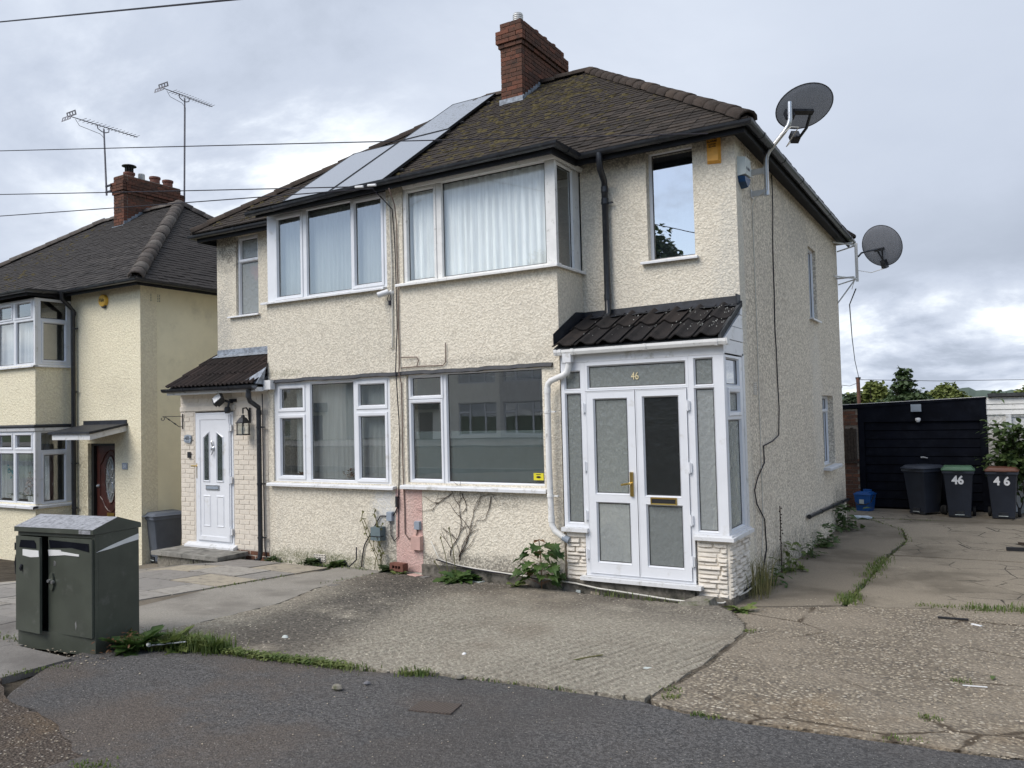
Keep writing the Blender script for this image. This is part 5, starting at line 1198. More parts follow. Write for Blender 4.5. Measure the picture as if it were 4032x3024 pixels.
# roof 50
EZ5 = 2.615; XE0, XE1 = -23.6, -13.14; Y5R = 12.60; Z5R = EZ5+KK*(Y5R-EY)
A5 = Vector((-16.9, Y5R, Z5R)); A5L = Vector((-19.9, Y5R, Z5R))
c = [Vector((XE0,EY,EZ5)), Vector((XE1,EY,EZ5)), Vector((XE1,16.4,EZ5)), Vector((XE0,16.4,EZ5))]
mb = MB(); mb.q(c[0],c[1],A5,A5L); mb.q(c[1],c[2],A5); mb.q(c[2],c[3],A5L,A5); mb.q(c[3],c[0],A5L); mb.q(*[p-Vector((0,0,.02)) for p in c])
BZ5 = 2.585; ZJ5 = EZ5+KK*(YJ-EY)-.02; mb.q((-21,BE,BZ5),(B5+.16,BE,BZ5),(B5+.16,YJ,ZJ5),(-21,YJ,ZJ5)); mb.q((B5+.16,BE,BZ5),(B5+.16,EY,EZ5-.02),(B5+.16,YJ,ZJ5))
roof5 = part('roof', mb, 'roof_felt', H5)
run5 = math.hypot(Y5R-EY, Z5R-EZ5); up5 = Vector((0, Y5R-EY, Z5R-EZ5)).normalized()
tile_slope(roof5, c[0]+Vector((0,-.03,-.02)), c[1]+Vector((0,-.03,-.02)), up5, run5, (A5L.x-XE0)/run5, (XE1-A5.x)/run5, .118, .168, 'tile_grey', near=300, seed=11)
su = Vector((A5.x-XE1, 0, Z5R-EZ5)); tile_slope(roof5, c[1]+Vector((.03,0,-.02)), c[2]+Vector((.03,0,-.02)), su.normalized(), su.length, (Y5R-EY)/su.length, (16.4-Y5R)/su.length, .118, .168, 'tile_grey', seed=13)
for a, b_ in ((c[1], A5), (c[0], A5L), (c[2], A5)): ridge_run(roof5, a+Vector((0,0,.04)), b_+Vector((0,0,.04)), 'ridge_tile', r=.135)
ridge_run(roof5, Vector((-18.2,Y5R,Z5R+.03)), A5+Vector((0,0,.03)), 'ridge_tile'); ridge_run(roof5, A5L+Vector((0,0,.03)), Vector((-18.6,Y5R,Z5R+.03)), 'ridge_tile')
def mossy5(rnd):
    for i in range(30):
        x = rnd.uniform(-21, -16); s = rnd.uniform(.3, run5)
        if rnd.random() < math.exp(-((x+19.3+ .5*(s-2))/.9)**2): return x, s
    return None, None
moss_patch(roof5, 420, mossy5, 5, (0,EY,EZ5), up5)
gutter(H5, [(-21,BE,BZ5), (B5+.16,BE,BZ5), (B5+.16,EY,EZ5), (XE1,EY,EZ5), (XE1,16.5,EZ5)], step=1.0)
eaves(H5, [(-21,BE,BZ5), (B5+.16,BE,BZ5), (B5+.16,EY,EZ5), (XE1,EY,EZ5), (XE1,16.4,EZ5)], drop=.10, back=.34)
_hp = HP; HP = H5
pipe([(-15.45,8.87,2.58),(-15.45,8.88,2.45),(-15.47,9.02,2.34),(-15.50,9.12,2.26),(-15.50,9.13,-2.5)], .042, 'black_plastic', [(-15.5,9.13,2.2)], [(-15.5,9.13,1.9),(-15.5,9.13,.65),(-15.5,9.13,-.75),(-15.5,9.13,-1.62)])
HP = _hp
airbrick(H5, RT(X5R), 9.51, 2.36, .22, .15, 'yellow_render', 6, 5)
ch5, zt5 = chimney(H5, -18.62, -18.205, 12.0, 13.63, 4.70, 5.70, 'chimney_brick', 6, 4.8)
for yy, h in ((12.28, .16), (13.0, .22), (13.38, .22)): pot(ch5, -18.4, yy, zt5-.02, 'terracotta', h, .125)
mb = MB(); M_ = Matrix.Translation((-18.4, 12.28, zt5+.12)); mb.lathe([(.11,0),(.11,.03)], 14, M_)
for k in range(10): a = k*.628; mb.tube([(-18.4+.1*math.cos(a),12.28+.1*math.sin(a),zt5+.14),(-18.4+.1*math.cos(a),12.28+.1*math.sin(a),zt5+.30)], .006, 4)
for q in range(1, 5): mb.lathe([(.1, .02+q*.03),(.104,.024+q*.03),(.1,.028+q*.03)], 14, M_)
mb.lathe([(.175,.18),(.165,.20),(.08,.225),(0,.235)], 16, M_); o = part('chimney_cowl', mb, 'dark_metal', ch5); o.location = (0,0,0)
mb = MB()
for q in range(6): mb.lathe([(.078, 0), (.084, .008), (.084, .02), (.078, .028)], 14, Matrix.Translation((-18.4, 12.62, zt5+.0+q*.03)))
mb.lathe([(.07, -.05), (.07, .18), (.075, .19), (.0, .2)], 14, Matrix.Translation((-18.4, 12.62, zt5))); o = part('chimney_vent', mb, 'galv', ch5); o.location = (0,0,0)
mb = MB(); mb.box(-18.64,-18.185,11.96,11.985,4.72,4.90)
for k in range(7):
    ya = 11.985+k*.1; zb_ = EZ5+KK*(ya-EY); mb.add([(-18.187,ya,zb_-.02),(-18.187,ya+.11,zb_+.06),(-18.187,ya+.105,zb_+.17),(-18.187,ya+.01,zb_+.14),(-18.2,ya,zb_-.02),(-18.2,ya+.11,zb_+.06),(-18.2,ya+.105,zb_+.17),(-18.2,ya+.01,zb_+.14)], [(0,1,2,3),(7,6,5,4),(0,4,5,1),(1,5,6,2),(2,6,7,3),(3,7,4,0)])
o = part('step_flashing', mb, 'lead', ch5); o.location = (0,0,0)

# aerials ---------------------------------------------------------------------
def aerial(x, y, z0, z1, x1, ya, yb, label, arm):
    t = thing('tv_aerial', (x, y, z0), label, 'aerial', 'aerials on the neighbour chimney')
    mb = MB(); mb.tube([(x,y,z0),(x1,y,z1)], .024, 8, taper=.02); part('mast', mb, 'aerial_grey', t)
    zb = z1+.06; mb = MB(); mb.tube([(x1,ya,zb),(x1,yb,zb)], .012, 6); part('boom', mb, 'aerial_grey', t)
    n = 15
    for k in range(n):
        yy = ya+.28+(yb-ya-.3)*k/(n-1); w_ = .17-.05*k/n; mb = MB(); mb.tube([(x1-w_,yy,zb+.012),(x1+w_,yy,zb+.012)], .0065, 5); part('element', mb, 'aerial_grey', t)
    mb = MB()
    for sg in (0, 1):
        plate(mb, lambda u, v, d: (u, ya+.0+(-.10 if sg else .02)-abs(v-zb)*.25+d, v), x1-.19, x1+.19, zb+.02+(-.15 if sg else 0), zb+.13+(-.15 if sg else 0), [(x1-.15+.11*q, x1-.08+.11*q, zb+.045-.15*sg, zb+.105-.15*sg) for q in range(3)], .004, -.004)
    part('reflector', mb, 'aerial_grey', t)
    mb = MB(); mb.tube([(x1,y-.17,zb-.01),(x1,y-.16,zb-.09),(x1,y-.05,zb-.14),(x1,y+.05,zb-.14),(x1,y+.13,zb-.1),(x1,y+.14,zb-.01)], .013, 6); part('cradle', mb, 'aerial_grey', t)
    mb = MB(); mb.tube([(x1,ya+.1,zb-.03),(x1,ya+.2,zb-.16),(x1+.02,y-.1,zb-.22),(x1+.026,y,z1-.25),(x+.028,y,z0+.1)], .006, 5); part('cable', mb, 'cable_black', t)
    mb = MB()
    for zz in arm: mb.box(x-.03,x+.20,y-.02,y+.02,zz-.02,zz+.02) if x < -18.5 else mb.box(x-.02,x+.02,y-.1,y+.03,zz-.02,zz+.02)
    part('bracket', mb, 'dark_metal', t)
aerial(-18.80, 11.93, 5.72, 7.42, -18.90, 11.1, 12.85, 'shorter leaning television aerial on the near corner of the chimney', (5.80, 5.95))
aerial(-18.2, 13.72, 5.0, 8.62, -18.13, 13.08, 14.6, 'taller television aerial on a long mast behind the chimney', (5.35, 5.95))

# solar panels ----------------------------------------------------------------
def onroof(x, y, h=0): return Vector((x, y, EZ+KK*(y-EY))) + Vector((0, -up.z, up.y))*h
for (xa, xb, ya, yb, lab) in ((-9.70,-8.70,9.22,10.93,'lower left solar panel, at the open end of the roof'), (-8.665,-7.62,9.22,11.0,'lower solar panel beside the party line, under the speckled one'), (-8.66,-7.69,11.04,12.60,'lichen speckled solar panel near the chimney')):
    t = thing('solar_panel', onroof((xa+xb)/2, ya, .05), lab, 'solar panel', 'solar panels on the roof of number 48')
    B = Matrix((Vector((1,0,0)), up, Vector((0,-up.z,up.y)))).transposed().to_4x4(); ln = (yb-ya)/up.y; M = Matrix.Translation(onroof((xa+xb)/2, ya, .0)) @ B; wd = (xb-xa)/2
    mb = MB(); 
    for q in ((-wd,wd,0,.014),(-wd,wd,ln-.014,ln),(-wd,-wd+.014,.014,ln-.014),(wd-.014,wd,.014,ln-.014)): mb.box(q[0],q[1],q[2],q[3],.075,.115,M)
    part('frame', mb, 'solar_frame', t)
    mb = MB(); mb.box(-wd+.0135,wd-.0135,.0135,ln-.0135,.085,.111,M); part('glass', mb, 'solar_glass', t)
    mb = MB()
    for f_ in (.22, .78): mb.box(-wd,wd+.07,ln*f_-.02,ln*f_+.02,.035,.075,M)
    part('rail', mb, 'dark_metal', t)
    mb = MB()
    for f_ in (.22, .78): mb.box(wd-.1,wd-.06,ln*f_-.05,ln*f_+.03,.0,.05,M)
    part('roof_hook', mb, 'dark_metal', t)

# satellite dishes -------------------------------------------------------------
def dish(t, c, n, w_, h_, mat='dish_mesh'):
    n = Vector(n).normalized(); s_ = n.cross(Vector((0,0,1))).normalized(); u_ = s_.cross(n); B = Matrix((s_, u_, n)).transposed().to_4x4(); M = Matrix.Translation(c) @ B
    mb = MB(); K = 36; pr = [(.001,-.0),(.3,.006),(.55,.021),(.8,.045),(.96,.065),(1.0,.072),(1.0,.066),(.8,.039),(.5,.012),(.001,-.006)]
    mb.lathe(pr, K, M @ Matrix.Diagonal((w_/2, h_/2, 1, 1)) @ Matrix.Identity(4)); o = part('dish', mb, mat, t, smooth=True)
    mb = MB(); K = 40; mb.tube([M @ Vector((w_/2*math.cos(2*math.pi*k/K), h_/2*math.sin(2*math.pi*k/K), .07)) for k in range(K+1)], .007, 6, cap=False); part('rim', mb, 'dark_metal', t)
    return M
D1 = thing('satellite_dish', (-2.43, 9.9, 2.6), 'mesh satellite dish on a cranked silver pole at the front corner of the house', 'satellite dish', 'satellite dishes on the side wall')
cc = Vector((-1.80, 10.12, 3.60))
M = dish(D1, cc, (-.31, .43, .85), .68, .66)
def dtube(t, name, pts, r, mat, n=8): m_ = MB(); m_.tube(pts, r, n); o = part(name, m_, mat, t); smooth_by_angle(o); return o
dtube(D1, 'pole', [(-2.245,9.9,2.58),(-2.245,9.9,2.66),(-2.245,9.9,3.0),(-2.235,9.9,3.06),(-2.20,9.9,3.12),(-2.02,9.9,3.31),(-1.965,9.9,3.38),(-1.945,9.9,3.45),(-1.94,9.9,3.66)], .028, 'steel', 12)
m_ = MB()
for zz in (2.62, 2.885): m_.box(-2.425,-2.26,9.885,9.915,zz-.035,zz+.035); m_.box(-2.428,-2.422,9.84,9.96,zz-.05,zz+.05); m_.box(-2.275,-2.262,9.87,9.93,zz-.045,zz+.045)
part('wall_bracket', m_, 'galv', D1)
m_ = MB(); bx = M @ Vector((0,0,-.04)); m_.box(-.27,.08,-.03,.03,-.055,-.015, M); m_.box(-.28,-.18,-.035,.035,-.14,-.03,M); part('back_bracket', m_, 'black_plastic', D1)
m_ = MB(); m_.tube([M @ Vector((.05,-.02,-.05)), M @ Vector((.06,-.20,-.08)), M @ Vector((.05,-.36,-.04)), M @ Vector((.04,-.42,.05))], .018, 8); m_.box(-.01,.09,-.50,-.40,.0,.12,M); part('feed_arm', m_, 'black_plastic', D1)
dtube(D1, 'cable', [M @ Vector((.03,-.50,.06)), M @ Vector((-.05,-.55,.0)), (-1.86,9.95,3.35), (-1.93,9.88,3.35), (-2.03,9.87,3.28), (-2.21,9.87,3.08), (-2.225,9.87,2.9), (-2.23,9.87,2.64), (-2.38,9.86,2.55), (-2.42,9.87,2.45), (-2.42,9.88,1.0), (-2.42,9.85,-1.26), (-2.42,9.70,-1.9)], .006, 'cable_white', 6)
D2 = thing('satellite_dish', (-2.43, 16.2, 2.4), 'round grey satellite dish on a white frame at the back corner of the house', 'satellite dish', 'satellite dishes on the side wall')
M = dish(D2, (-1.70, 16.45, 2.98), (.42, .80, .34), .80, .78)
m_ = MB(); U = Vector((-2.09, 16.25, 2.36)); m_.box(-2.115,-2.065,16.225,16.275,2.34,3.06)
for zz in (3.03, 2.39): m_.box(-2.43,-2.10,15.98,16.0,zz-.015,zz+.015); 
for zz in (3.02, 2.39):
    m_.tube([(-2.425,15.75,zz+.02),(-2.09,16.25,zz)], .016, 4); m_.tube([(-2.42,16.19,zz-.09),(-2.09,16.25,zz)], .016, 4)
m_.tube([(-2.42,16.1,1.95),(-2.14,16.24,2.36)], .014, 4); part('wall_frame', m_, 'galv', D2)
m_ = MB(); m_.tube([(-2.06,16.25,2.80),(-2.0,16.27,2.87),(-1.9,16.32,2.90),(-1.74,16.38,2.92)], .018, 8); m_.box(-.09,.09,-.07,-.02,-.07,-.01,M); m_.tube([M @ Vector((-.05,-.05,-.03)), M @ Vector((.0,-.26,-.02))], .014, 6); m_.tube([M @ Vector((.05,-.05,-.03)), M @ Vector((.0,-.26,-.02))], .014, 6); m_.box(-.045,.045,-.42,-.26,-.05,.05,M); part('feed_arm', m_, 'black_plastic', D2)
dtube(D2, 'cable', [M @ Vector((0,-.42,0)), (-1.86,16.4,2.50), (-2.07,16.3,2.55), (-2.16,16.25,2.30), (-2.19,16.25,2.2)], .006, 'cable_white', 6)

# alarms, lights, camera ---------------------------------------------------------
A = thing('alarm_box', (-2.675, YM, 2.87), 'orange alarm box reading STROBE ALARMS LUTON under the eaves', 'alarm box')
m_ = MB(); m_.add([(-2.755,YM,2.87),(-2.59,YM,2.855),(-2.59,YM,3.178),(-2.755,YM,3.185),(-2.74,YM-.055,2.895),(-2.612,YM-.055,2.885),(-2.612,YM-.055,3.165),(-2.74,YM-.055,3.17)], [(4,5,6,7),(0,1,5,4),(1,2,6,5),(2,3,7,6),(3,0,4,7)]); part('case', m_, 'orange_plastic', A)
for s_, zz, sz in (('STROBE',3.145,.033),('ALARMS',3.112,.033),('LUTON',3.078,.026),('451442',3.052,.029)):
    text_mesh('lettering', s_, sz, 'ink', A, Matrix.Translation(-A.location) @ face_front(-2.676, YM-.056, zz), bold=.0006)
A = thing('alarm_box', (XR, 9.40, 2.62), 'white and blue bell box round the corner on the side wall', 'alarm box')
m_ = MB(); prof = [(9.27,2.92),(9.56,2.95),(9.56,2.74),(9.50,2.66),(9.42,2.60),(9.30,2.66)]
def slab_x(pts, x0, x1, k):
    c_ = Vector((sum(p[0] for p in pts)/len(pts), sum(p[1] for p in pts)/len(pts))); n = len(pts)
    vs = [(x0, y, z_) for y, z_ in pts] + [(x1, c_.x+(y-c_.x)*k, c_.y+(z_-c_.y)*k) for y, z_ in pts]
    m_.add(vs, [tuple(range(n)), tuple(range(2*n-1, n-1, -1))] + [(i, (i+1) % n, n+(i+1) % n, n+i) for i in range(n)])
slab_x([(9.28,2.93),(9.58,2.95),(9.58,2.72),(9.28,2.70)], XR, XR+.085, .86); part('case', m_, 'bell_grey', A)
m_ = MB(); slab_x([(9.28,2.698),(9.58,2.718),(9.52,2.64),(9.43,2.575),(9.31,2.63)], XR, XR+.08, .86); part('strobe_lens', m_, 'bell_blue', A)
text_mesh('lettering', 'ALARM', .05, 'ink_grey', A, Matrix.Translation(-A.location) @ face_right(XR+.0865, 9.43, 2.80))
A = thing('alarm_box', (-14.575, YM, 2.25), 'round yellow alarm box on the cream wall of number 50', 'alarm box')
m_ = MB(); m_.lathe([(.118,0),(.118,.05),(.108,.062),(0,.064)], 28, Matrix.Translation((-14.575,YM,2.375)) @ Matrix.Rotation(R(90),4,'X')); smooth_by_angle(part('case', m_, 'yellow_plastic', A))
m_ = MB(); m_.lathe([(.06,0),(.06,.045),(0,.045)], 12, Matrix.Translation((-14.565,YM,2.285)) @ Matrix.Rotation(R(90),4,'X')); part('lamp', m_, 'black_plastic', A)
text_mesh('lettering', 'Yale', .092, 'ink', A, Matrix.Translation(-A.location) @ face_front(-14.58, YM-.066, 2.378), bold=.001)
A = thing('security_camera', (-6.96, YB, 1.66), 'small white security camera under the upper window of number 48', 'camera')
m_ = MB(); m_.lathe([(.042,0),(.042,.012),(.02,.03)], 12, Matrix.Translation((-6.945,YB,1.69)) @ Matrix.Rotation(R(90),4,'X')); m_.tube([(-6.945,YB-.02,1.69),(-6.96,YB-.07,1.685)], .013, 8); part('mount', m_, 'white_board', A)
m_ = MB(); m_.tube([(-6.95,YB-.06,1.70),(-7.08,YB-.13,1.655)], .04, 14); smooth_by_angle(part('housing', m_, 'white_board', A)); m_ = MB(); m_.tube([(-7.078,YB-.129,1.656),(-7.083,YB-.132,1.654)], .034, 14); part('lens', m_, 'ink', A)
m_ = MB(); m_.tube([(-6.95,YB-.05,1.67),(-6.985,YB-.05,1.60),(-6.96,YB-.03,1.54),(-6.93,YB-.03,1.60),(-6.945,YB-.02,1.66)], .006, 5); m_.box(-6.975,-6.935,YB-.04,YB-.01,1.52,1.58); part('cable', m_, 'cable_black', A)
A = thing('floodlight', (-10.17, YB, .20), 'black floodlight with motion sensor above the door of number 48', 'floodlight')
M = Matrix.Translation((-10.28,YB-.17,.345)) @ Matrix.Rotation(R(28),4,'Y') @ Matrix.Rotation(R(-28),4,'Z') @ Matrix.Rotation(R(-30),4,'X')
m_ = MB(); m_.box(-.115,.115,-.03,.03,-.085,.085,M); m_.box(-.09,.09,.03,.07,-.06,.06,M); part('housing', m_, 'black_plastic', A)
m_ = MB(); m_.box(-.095,.095,-.036,-.029,-.065,.065,M); part('lens', m_, 'bin_white', A)
m_ = MB(); m_.tube([(-10.27,YB-.13,.34),(-10.16,YB-.06,.30),(-10.16,YB,.30)], .02, 8); m_.box(-10.21,-10.06,YB-.02,YB,.30,.345); m_.tube([(-10.16,YB-.06,.30),(-10.165,YB-.08,.22)], .016, 8); m_.lathe([(.035,-.05),(.048,-.03),(.048,.03),(.03,.05)], 10, Matrix.Translation((-10.165,YB-.09,.175))); part('sensor', m_, 'black_plastic', A)
A = thing('wall_lantern', (-9.77, YB, -.21), 'black coach lantern on the painted brick beside the door of number 48', 'lantern')
lx, ly = -9.77, YB-.13
m_ = MB(); m_.box(lx+.0,lx+.02,YB-.02,YB,-.02,.20); m_.tube([(lx+.01,YB-.02,.02),(lx+.01,YB-.03,.15),(lx+.005,YB-.07,.20),(lx,ly,.19),(lx,ly,.11)], .013, 8); part('arm', m_, 'dark_metal', A)
m_ = MB(); 
for sx_, sy_ in ((-1,-1),(1,-1),(1,1),(-1,1)): m_.box(lx+sx_*.062-.006,lx+sx_*.062+.006,ly+sy_*.062-.006,ly+sy_*.062+.006,-.20,-.03)
m_.box(lx-.072,lx+.072,ly-.072,ly+.072,-.215,-.198); m_.box(lx-.08,lx+.08,ly-.08,ly+.08,-.035,-.02); m_.lathe([(.10,-.02),(.055,.045),(.03,.06),(.025,.085),(0,.10)], 4, Matrix.Translation((lx,ly,0)) @ Matrix.Rotation(R(45),4,'Z')); part('cage', m_, 'dark_metal', A)
m_ = MB(); m_.box(lx-.058,lx+.058,ly-.058,ly+.058,-.197,-.036); part('glazing', m_, 'glass_bright', A, fix=False); m_ = MB(); m_.lathe([(.02,-.19),(.028,-.12),(.01,-.08),(0,-.075)], 8, Matrix.Translation((lx,ly,0))); part('bulb', m_, 'bell_grey', A)
A = thing('hanging_bracket', (-11.34, YB, -.11), 'wrought iron hanging basket bracket on the brick corner of number 48', 'bracket')
m_ = MB(); m_.box(-11.352,-11.338,YB-.018,YB-.006,-.11,.14)
def scroll(c, r, a0, turns, pl):
    return [Vector(c)+Vector((pl[0]*r*(1-.55*k/16)*math.cos(a0+turns*2*math.pi*k/16), pl[1]*r*(1-.55*k/16)*math.cos(a0+turns*2*math.pi*k/16), r*(1-.55*k/16)*math.sin(a0+turns*2*math.pi*k/16))) for k in range(17)]
pl = (-.62, -.78); m_.tube([(-11.345,YB-.012,.10),(-11.345+pl[0]*.30,YB-.012+pl[1]*.30,.10)], .005, 5); m_.tube(scroll((-11.345+pl[0]*.30,YB-.012+pl[1]*.30,.065), .036, 1.57, .9, pl), .006, 5)
m_.tube([(-11.345,YB-.012,-.07),(-11.345+pl[0]*.05,YB-.012+pl[1]*.05,-.07),(-11.345+pl[0]*.26,YB-.012+pl[1]*.26,.095)], .006, 5); m_.tube([(-11.345+pl[0]*.10,YB-.012+pl[1]*.1,-.03),(-11.345+pl[0]*.13,YB-.012+pl[1]*.13,-.008)], .012, 6); m_.tube([(-11.345+pl[0]*.19,YB-.012+pl[1]*.19,.04),(-11.345+pl[0]*.22,YB-.012+pl[1]*.22,.063)], .012, 6)
part('ironwork', m_, 'dark_metal', A)
A = thing('house_number_plate', (-11.22, YB, -.32), 'grey slate plaque with the number 48 beside the white door', 'plaque')
m_ = MB(); m_.prism([(-11.305,-.30),(-11.29,-.215),(-11.22,-.20),(-11.13,-.215),(-11.13,-.30),(-11.155,-.335),(-11.28,-.325)], 'y', YB-.022, YB-.006); part('plate', m_, 'grey_plastic', A)
text_mesh('lettering', '48', .098, 'ink', A, Matrix.Translation(-A.location) @ face_front(-11.225, YB-.023, -.262)); m_ = MB()
for xa, xb in ((-11.318,-11.268),(-11.168,-11.118)): m_.box(xa,xb,YB-.026,YB-.022,-.268,-.262)
for k in range(7): m_.box(-11.275+.016*k,-11.264+.016*k,YB-.0245,YB-.0222,-.318,-.312)
part('lettering_line', m_, 'ink', A)
m_ = MB(); m_.box(-11.21,-11.155,YB-.03,YB-.004,-.575,-.478); single('doorbell', m_, 'black_plastic', 'small black doorbell under the number 48 plaque', 'doorbell')
A = thing('house_number_plate', (-13.96, YM, -.85), 'small grey plaque with the number 50 beside the red door', 'plaque')
m_ = MB(); m_.prism([(-14.035,-.85),(-13.885,-.85),(-13.885,-.73),(-14.035,-.73)], 'y', YM-.018, YM); part('plate', m_, 'grey_plastic', A); text_mesh('lettering', '50', .085, 'bin_white', A, Matrix.Translation(-A.location) @ face_front(-13.96, YM-.0195, -.79))
m_ = MB(); m_.box(-4.838,-4.700,YB+.060,YB+.0635,-.808,-.722); A = single('window_sticker', m_, 'tape_yellow', 'yellow watch scheme sticker with an eye in the corner of the window', 'sticker')
m_ = MB(); m_.prism([(-4.769+.032*math.cos(a*.5236),-.770+(.017 if a % 12 else 0)*1+.0*a+.014*math.sin(a*.5236)-.017) for a in range(12)], 'y', YB+.0585, YB+.0597); m_.lathe([(.012,0),(.012,.002)], 10, Matrix.Translation((-4.769,YB+.058,-.772)) @ Matrix.Rotation(R(90),4,'X')); m_.box(-4.80,-4.738,YB+.0585,YB+.0597,-.742,-.734)
o = part('print', m_, 'ink', A)
# meter and junction boxes
def wallbox(x0, x1, z0, z1, d, mat, label, cat='junction box', lid=None, name='junction_box'):
    t = thing(name, ((x0+x1)/2, YB, z0), label, cat); m_ = MB(); k = .008
    m_.add([(x0,YB-.004,z0),(x1,YB-.004,z0),(x1,YB-.004,z1),(x0,YB-.004,z1),(x0+k,YB-d,z0+k),(x1-k,YB-d,z0+k),(x1-k,YB-d,z1-k),(x0+k,YB-d,z1-k)], [(4,5,6,7),(0,1,5,4),(1,2,6,5),(2,3,7,6),(3,0,4,7)]); part('case', m_, mat, t)
    if lid: m_ = MB(); m_.box(x0-.006,x1+.006,YB-d-.006,YB-d*.4,lid-.004,lid+.004); part('seam', m_, 'black_gasket', t)
wallbox(-7.08,-6.975,-1.40,-1.27,.05,'grey_plastic','light grey junction box by the party line under the sill of number 48')
wallbox(-7.31,-7.13,-1.665,-1.475,.11,'green_grey_plastic','dark grey green meter box on the wall of number 48','meter box', -1.60, 'meter_box')
wallbox(-6.612,-6.515,-1.49,-1.375,.05,'grey_plastic','grey junction box on the pink painted strip')
wallbox(-6.655,-6.49,-1.755,-1.565,.07,'pink_plastic','pink painted box low on the pink strip','meter box', None, 'meter_box')
m_ = MB(); m_.box(-6.905,-6.875,YB-.06,YB-.02,-1.20,-1.06); single('cable_joint', m_, 'black_plastic', 'black cable joint hanging at the party line under the sills', 'cable joint')

# cables ------------------------------------------------------------------------
def cable(name, pts, r, mat, label, cat='cable', group=None, n=5, wob=0, seed=0):
    rnd = random.Random(seed); P = [Vector(p) for p in pts]
    if wob:
        Q = []
        for a, b_ in zip(P, P[1:]):
            k = max(1, int((b_-a).length/.25))
            for i in range(k): Q.append(a.lerp(b_, i/k)+Vector((rnd.uniform(-wob,wob), rnd.uniform(-wob,wob)*.2, rnd.uniform(-wob,wob)*.5)))
        P = Q+[P[-1]]
    m_ = MB(); m_.tube(P, r, n); return single(name, m_, mat, label, cat, group, smooth=True)
yw = YB-.02
cable('cable', [(-6.985,8.2,3.05),(-6.95,8.35,2.95),(-6.90,yw,2.83),(-6.86,yw,2.4),(-6.85,yw,1.2),(-6.86,yw-.03,.60),(-6.85,yw-.03,.52),(-6.84,yw,-.3),(-6.88,yw,-1.08)], .008, 'cable_black', 'black cable running down the party line from the eaves', wob=.006, seed=1, group='cables on the party line')
cable('cable', [(-6.72,8.2,3.02),(-6.80,8.42,2.86),(-6.825,yw,2.6),(-6.82,yw,.7),(-6.80,yw-.04,.6),(-6.80,yw,.45),(-6.79,yw,-.9),(-6.78,yw,-1.55),(-6.72,yw,-1.62),(-6.6,yw,-1.58),(-6.57,yw,-1.49)], .008, 'cable_brown', 'brown cable down the party line looping to the pink box', wob=.006, seed=2, group='cables on the party line')
cable('cable', [(-6.95,yw,2.95),(-6.92,yw,2.2),(-6.925,yw,1.2),(-6.93,yw,.95),(-6.965,yw,.93)], .010, 'cable_white', 'pale old cable beside the black one, ending above the lead band', wob=.004, seed=3, group='cables on the party line')
cable('cable', [(-6.89,yw,-1.2),(-6.95,yw,-1.30),(-7.0,yw,-1.33),(-7.20,yw,-1.335),(-7.28,yw,-1.45),(-7.50,yw,-1.75),(-7.54,yw,-1.92),(-7.55,yw,-2.05)], .009, 'cable_black', 'black cable sloping from the joint to the ground past the meter box', wob=.006, seed=4)
cable('cable', [(-7.02,yw,-1.40),(-7.02,yw,-1.58),(-6.97,yw,-1.66),(-6.90,yw,-1.60),(-6.885,yw,-1.2)], .007, 'cable_black', 'thin black cable looping below the grey box', seed=5)
cable('cable', [(-6.78,yw-.02,.80),(-6.52,yw,.79),(-6.50,yw,.74),(-6.53,yw,.66)], .007, 'cable_brown', 'short brown cable stub clipped above the lead band', wob=.003, seed=6)
cable('cable', [(-6.80,yw,.66),(-6.45,yw,.665),(-6.10,yw,.66),(-6.06,yw,.70),(-6.055,yw,.95)], .007, 'cable_brown', 'brown cable bending upward on the bay wall of number 46', wob=.003, seed=7)
cable('cable', [(XR+.012,10.98,3.13),(XR+.02,10.93,2.9),(XR+.012,10.9,2.3),(XR+.012,10.85,1.0),(XR+.012,10.88,.0),(XR+.012,10.8,-.36),(XR+.012,10.45,-.42),(XR+.012,9.98,-.46),(XR+.012,10.02,-.67),(XR+.02,9.6,-.82),(XR+.02,9.48,-.95),(XR+.02,9.55,-1.12),(XR+.012,9.92,-1.34),(XR+.012,9.98,-1.70),(XR+.02,9.72,-1.94),(XR+.05,9.25,-1.98),(XR+.04,8.9,-1.97)], .008, 'cable_black', 'black cable wandering down the side wall to the porch', wob=.005, seed=8)
cable('cable', [(XR+.06,9.3,-1.97),(XR+.06,8.8,-1.98),(-2.5,8.36,-2.02),(-2.8,8.30,-2.03),(-3.3,8.33,-2.02),(-3.9,8.33,-1.99),(-4.2,8.36,-1.96),(-5.0,8.40,-1.94),(-5.6,8.43,-1.92),(-5.95,8.44,-1.90),(-6.2,8.45,-1.84),(-6.33,8.45,-1.62)], .010, 'cable_white', 'white cable lying along the foot of the front wall', wob=.008, seed=9)
cable('cable', [(-6.25,8.44,-1.85),(-5.9,8.42,-1.905),(-5.4,8.41,-1.94),(-4.7,8.40,-1.96)], .009, 'cable_black', 'black cable along the foot of the wall under the white one', wob=.008, seed=10)
cable('cable', [(-9.42,8.42,-2.05),(-9.2,8.38,-2.12),(-8.6,8.38,-2.09),(-8.0,8.40,-2.08),(-7.75,8.40,-2.07),(-7.6,8.44,-1.95),(-7.62,8.46,-1.78)], .010, 'cable_black', 'black cable along the foot of the wall of number 48', wob=.012, seed=11)
cable('cable', [(-9.40,8.42,.4),(-9.40,8.43,-1.9),(-9.35,8.42,-2.03)], .008, 'cable_black', 'thin black cable beside the downpipe of number 48', wob=.004, seed=13)
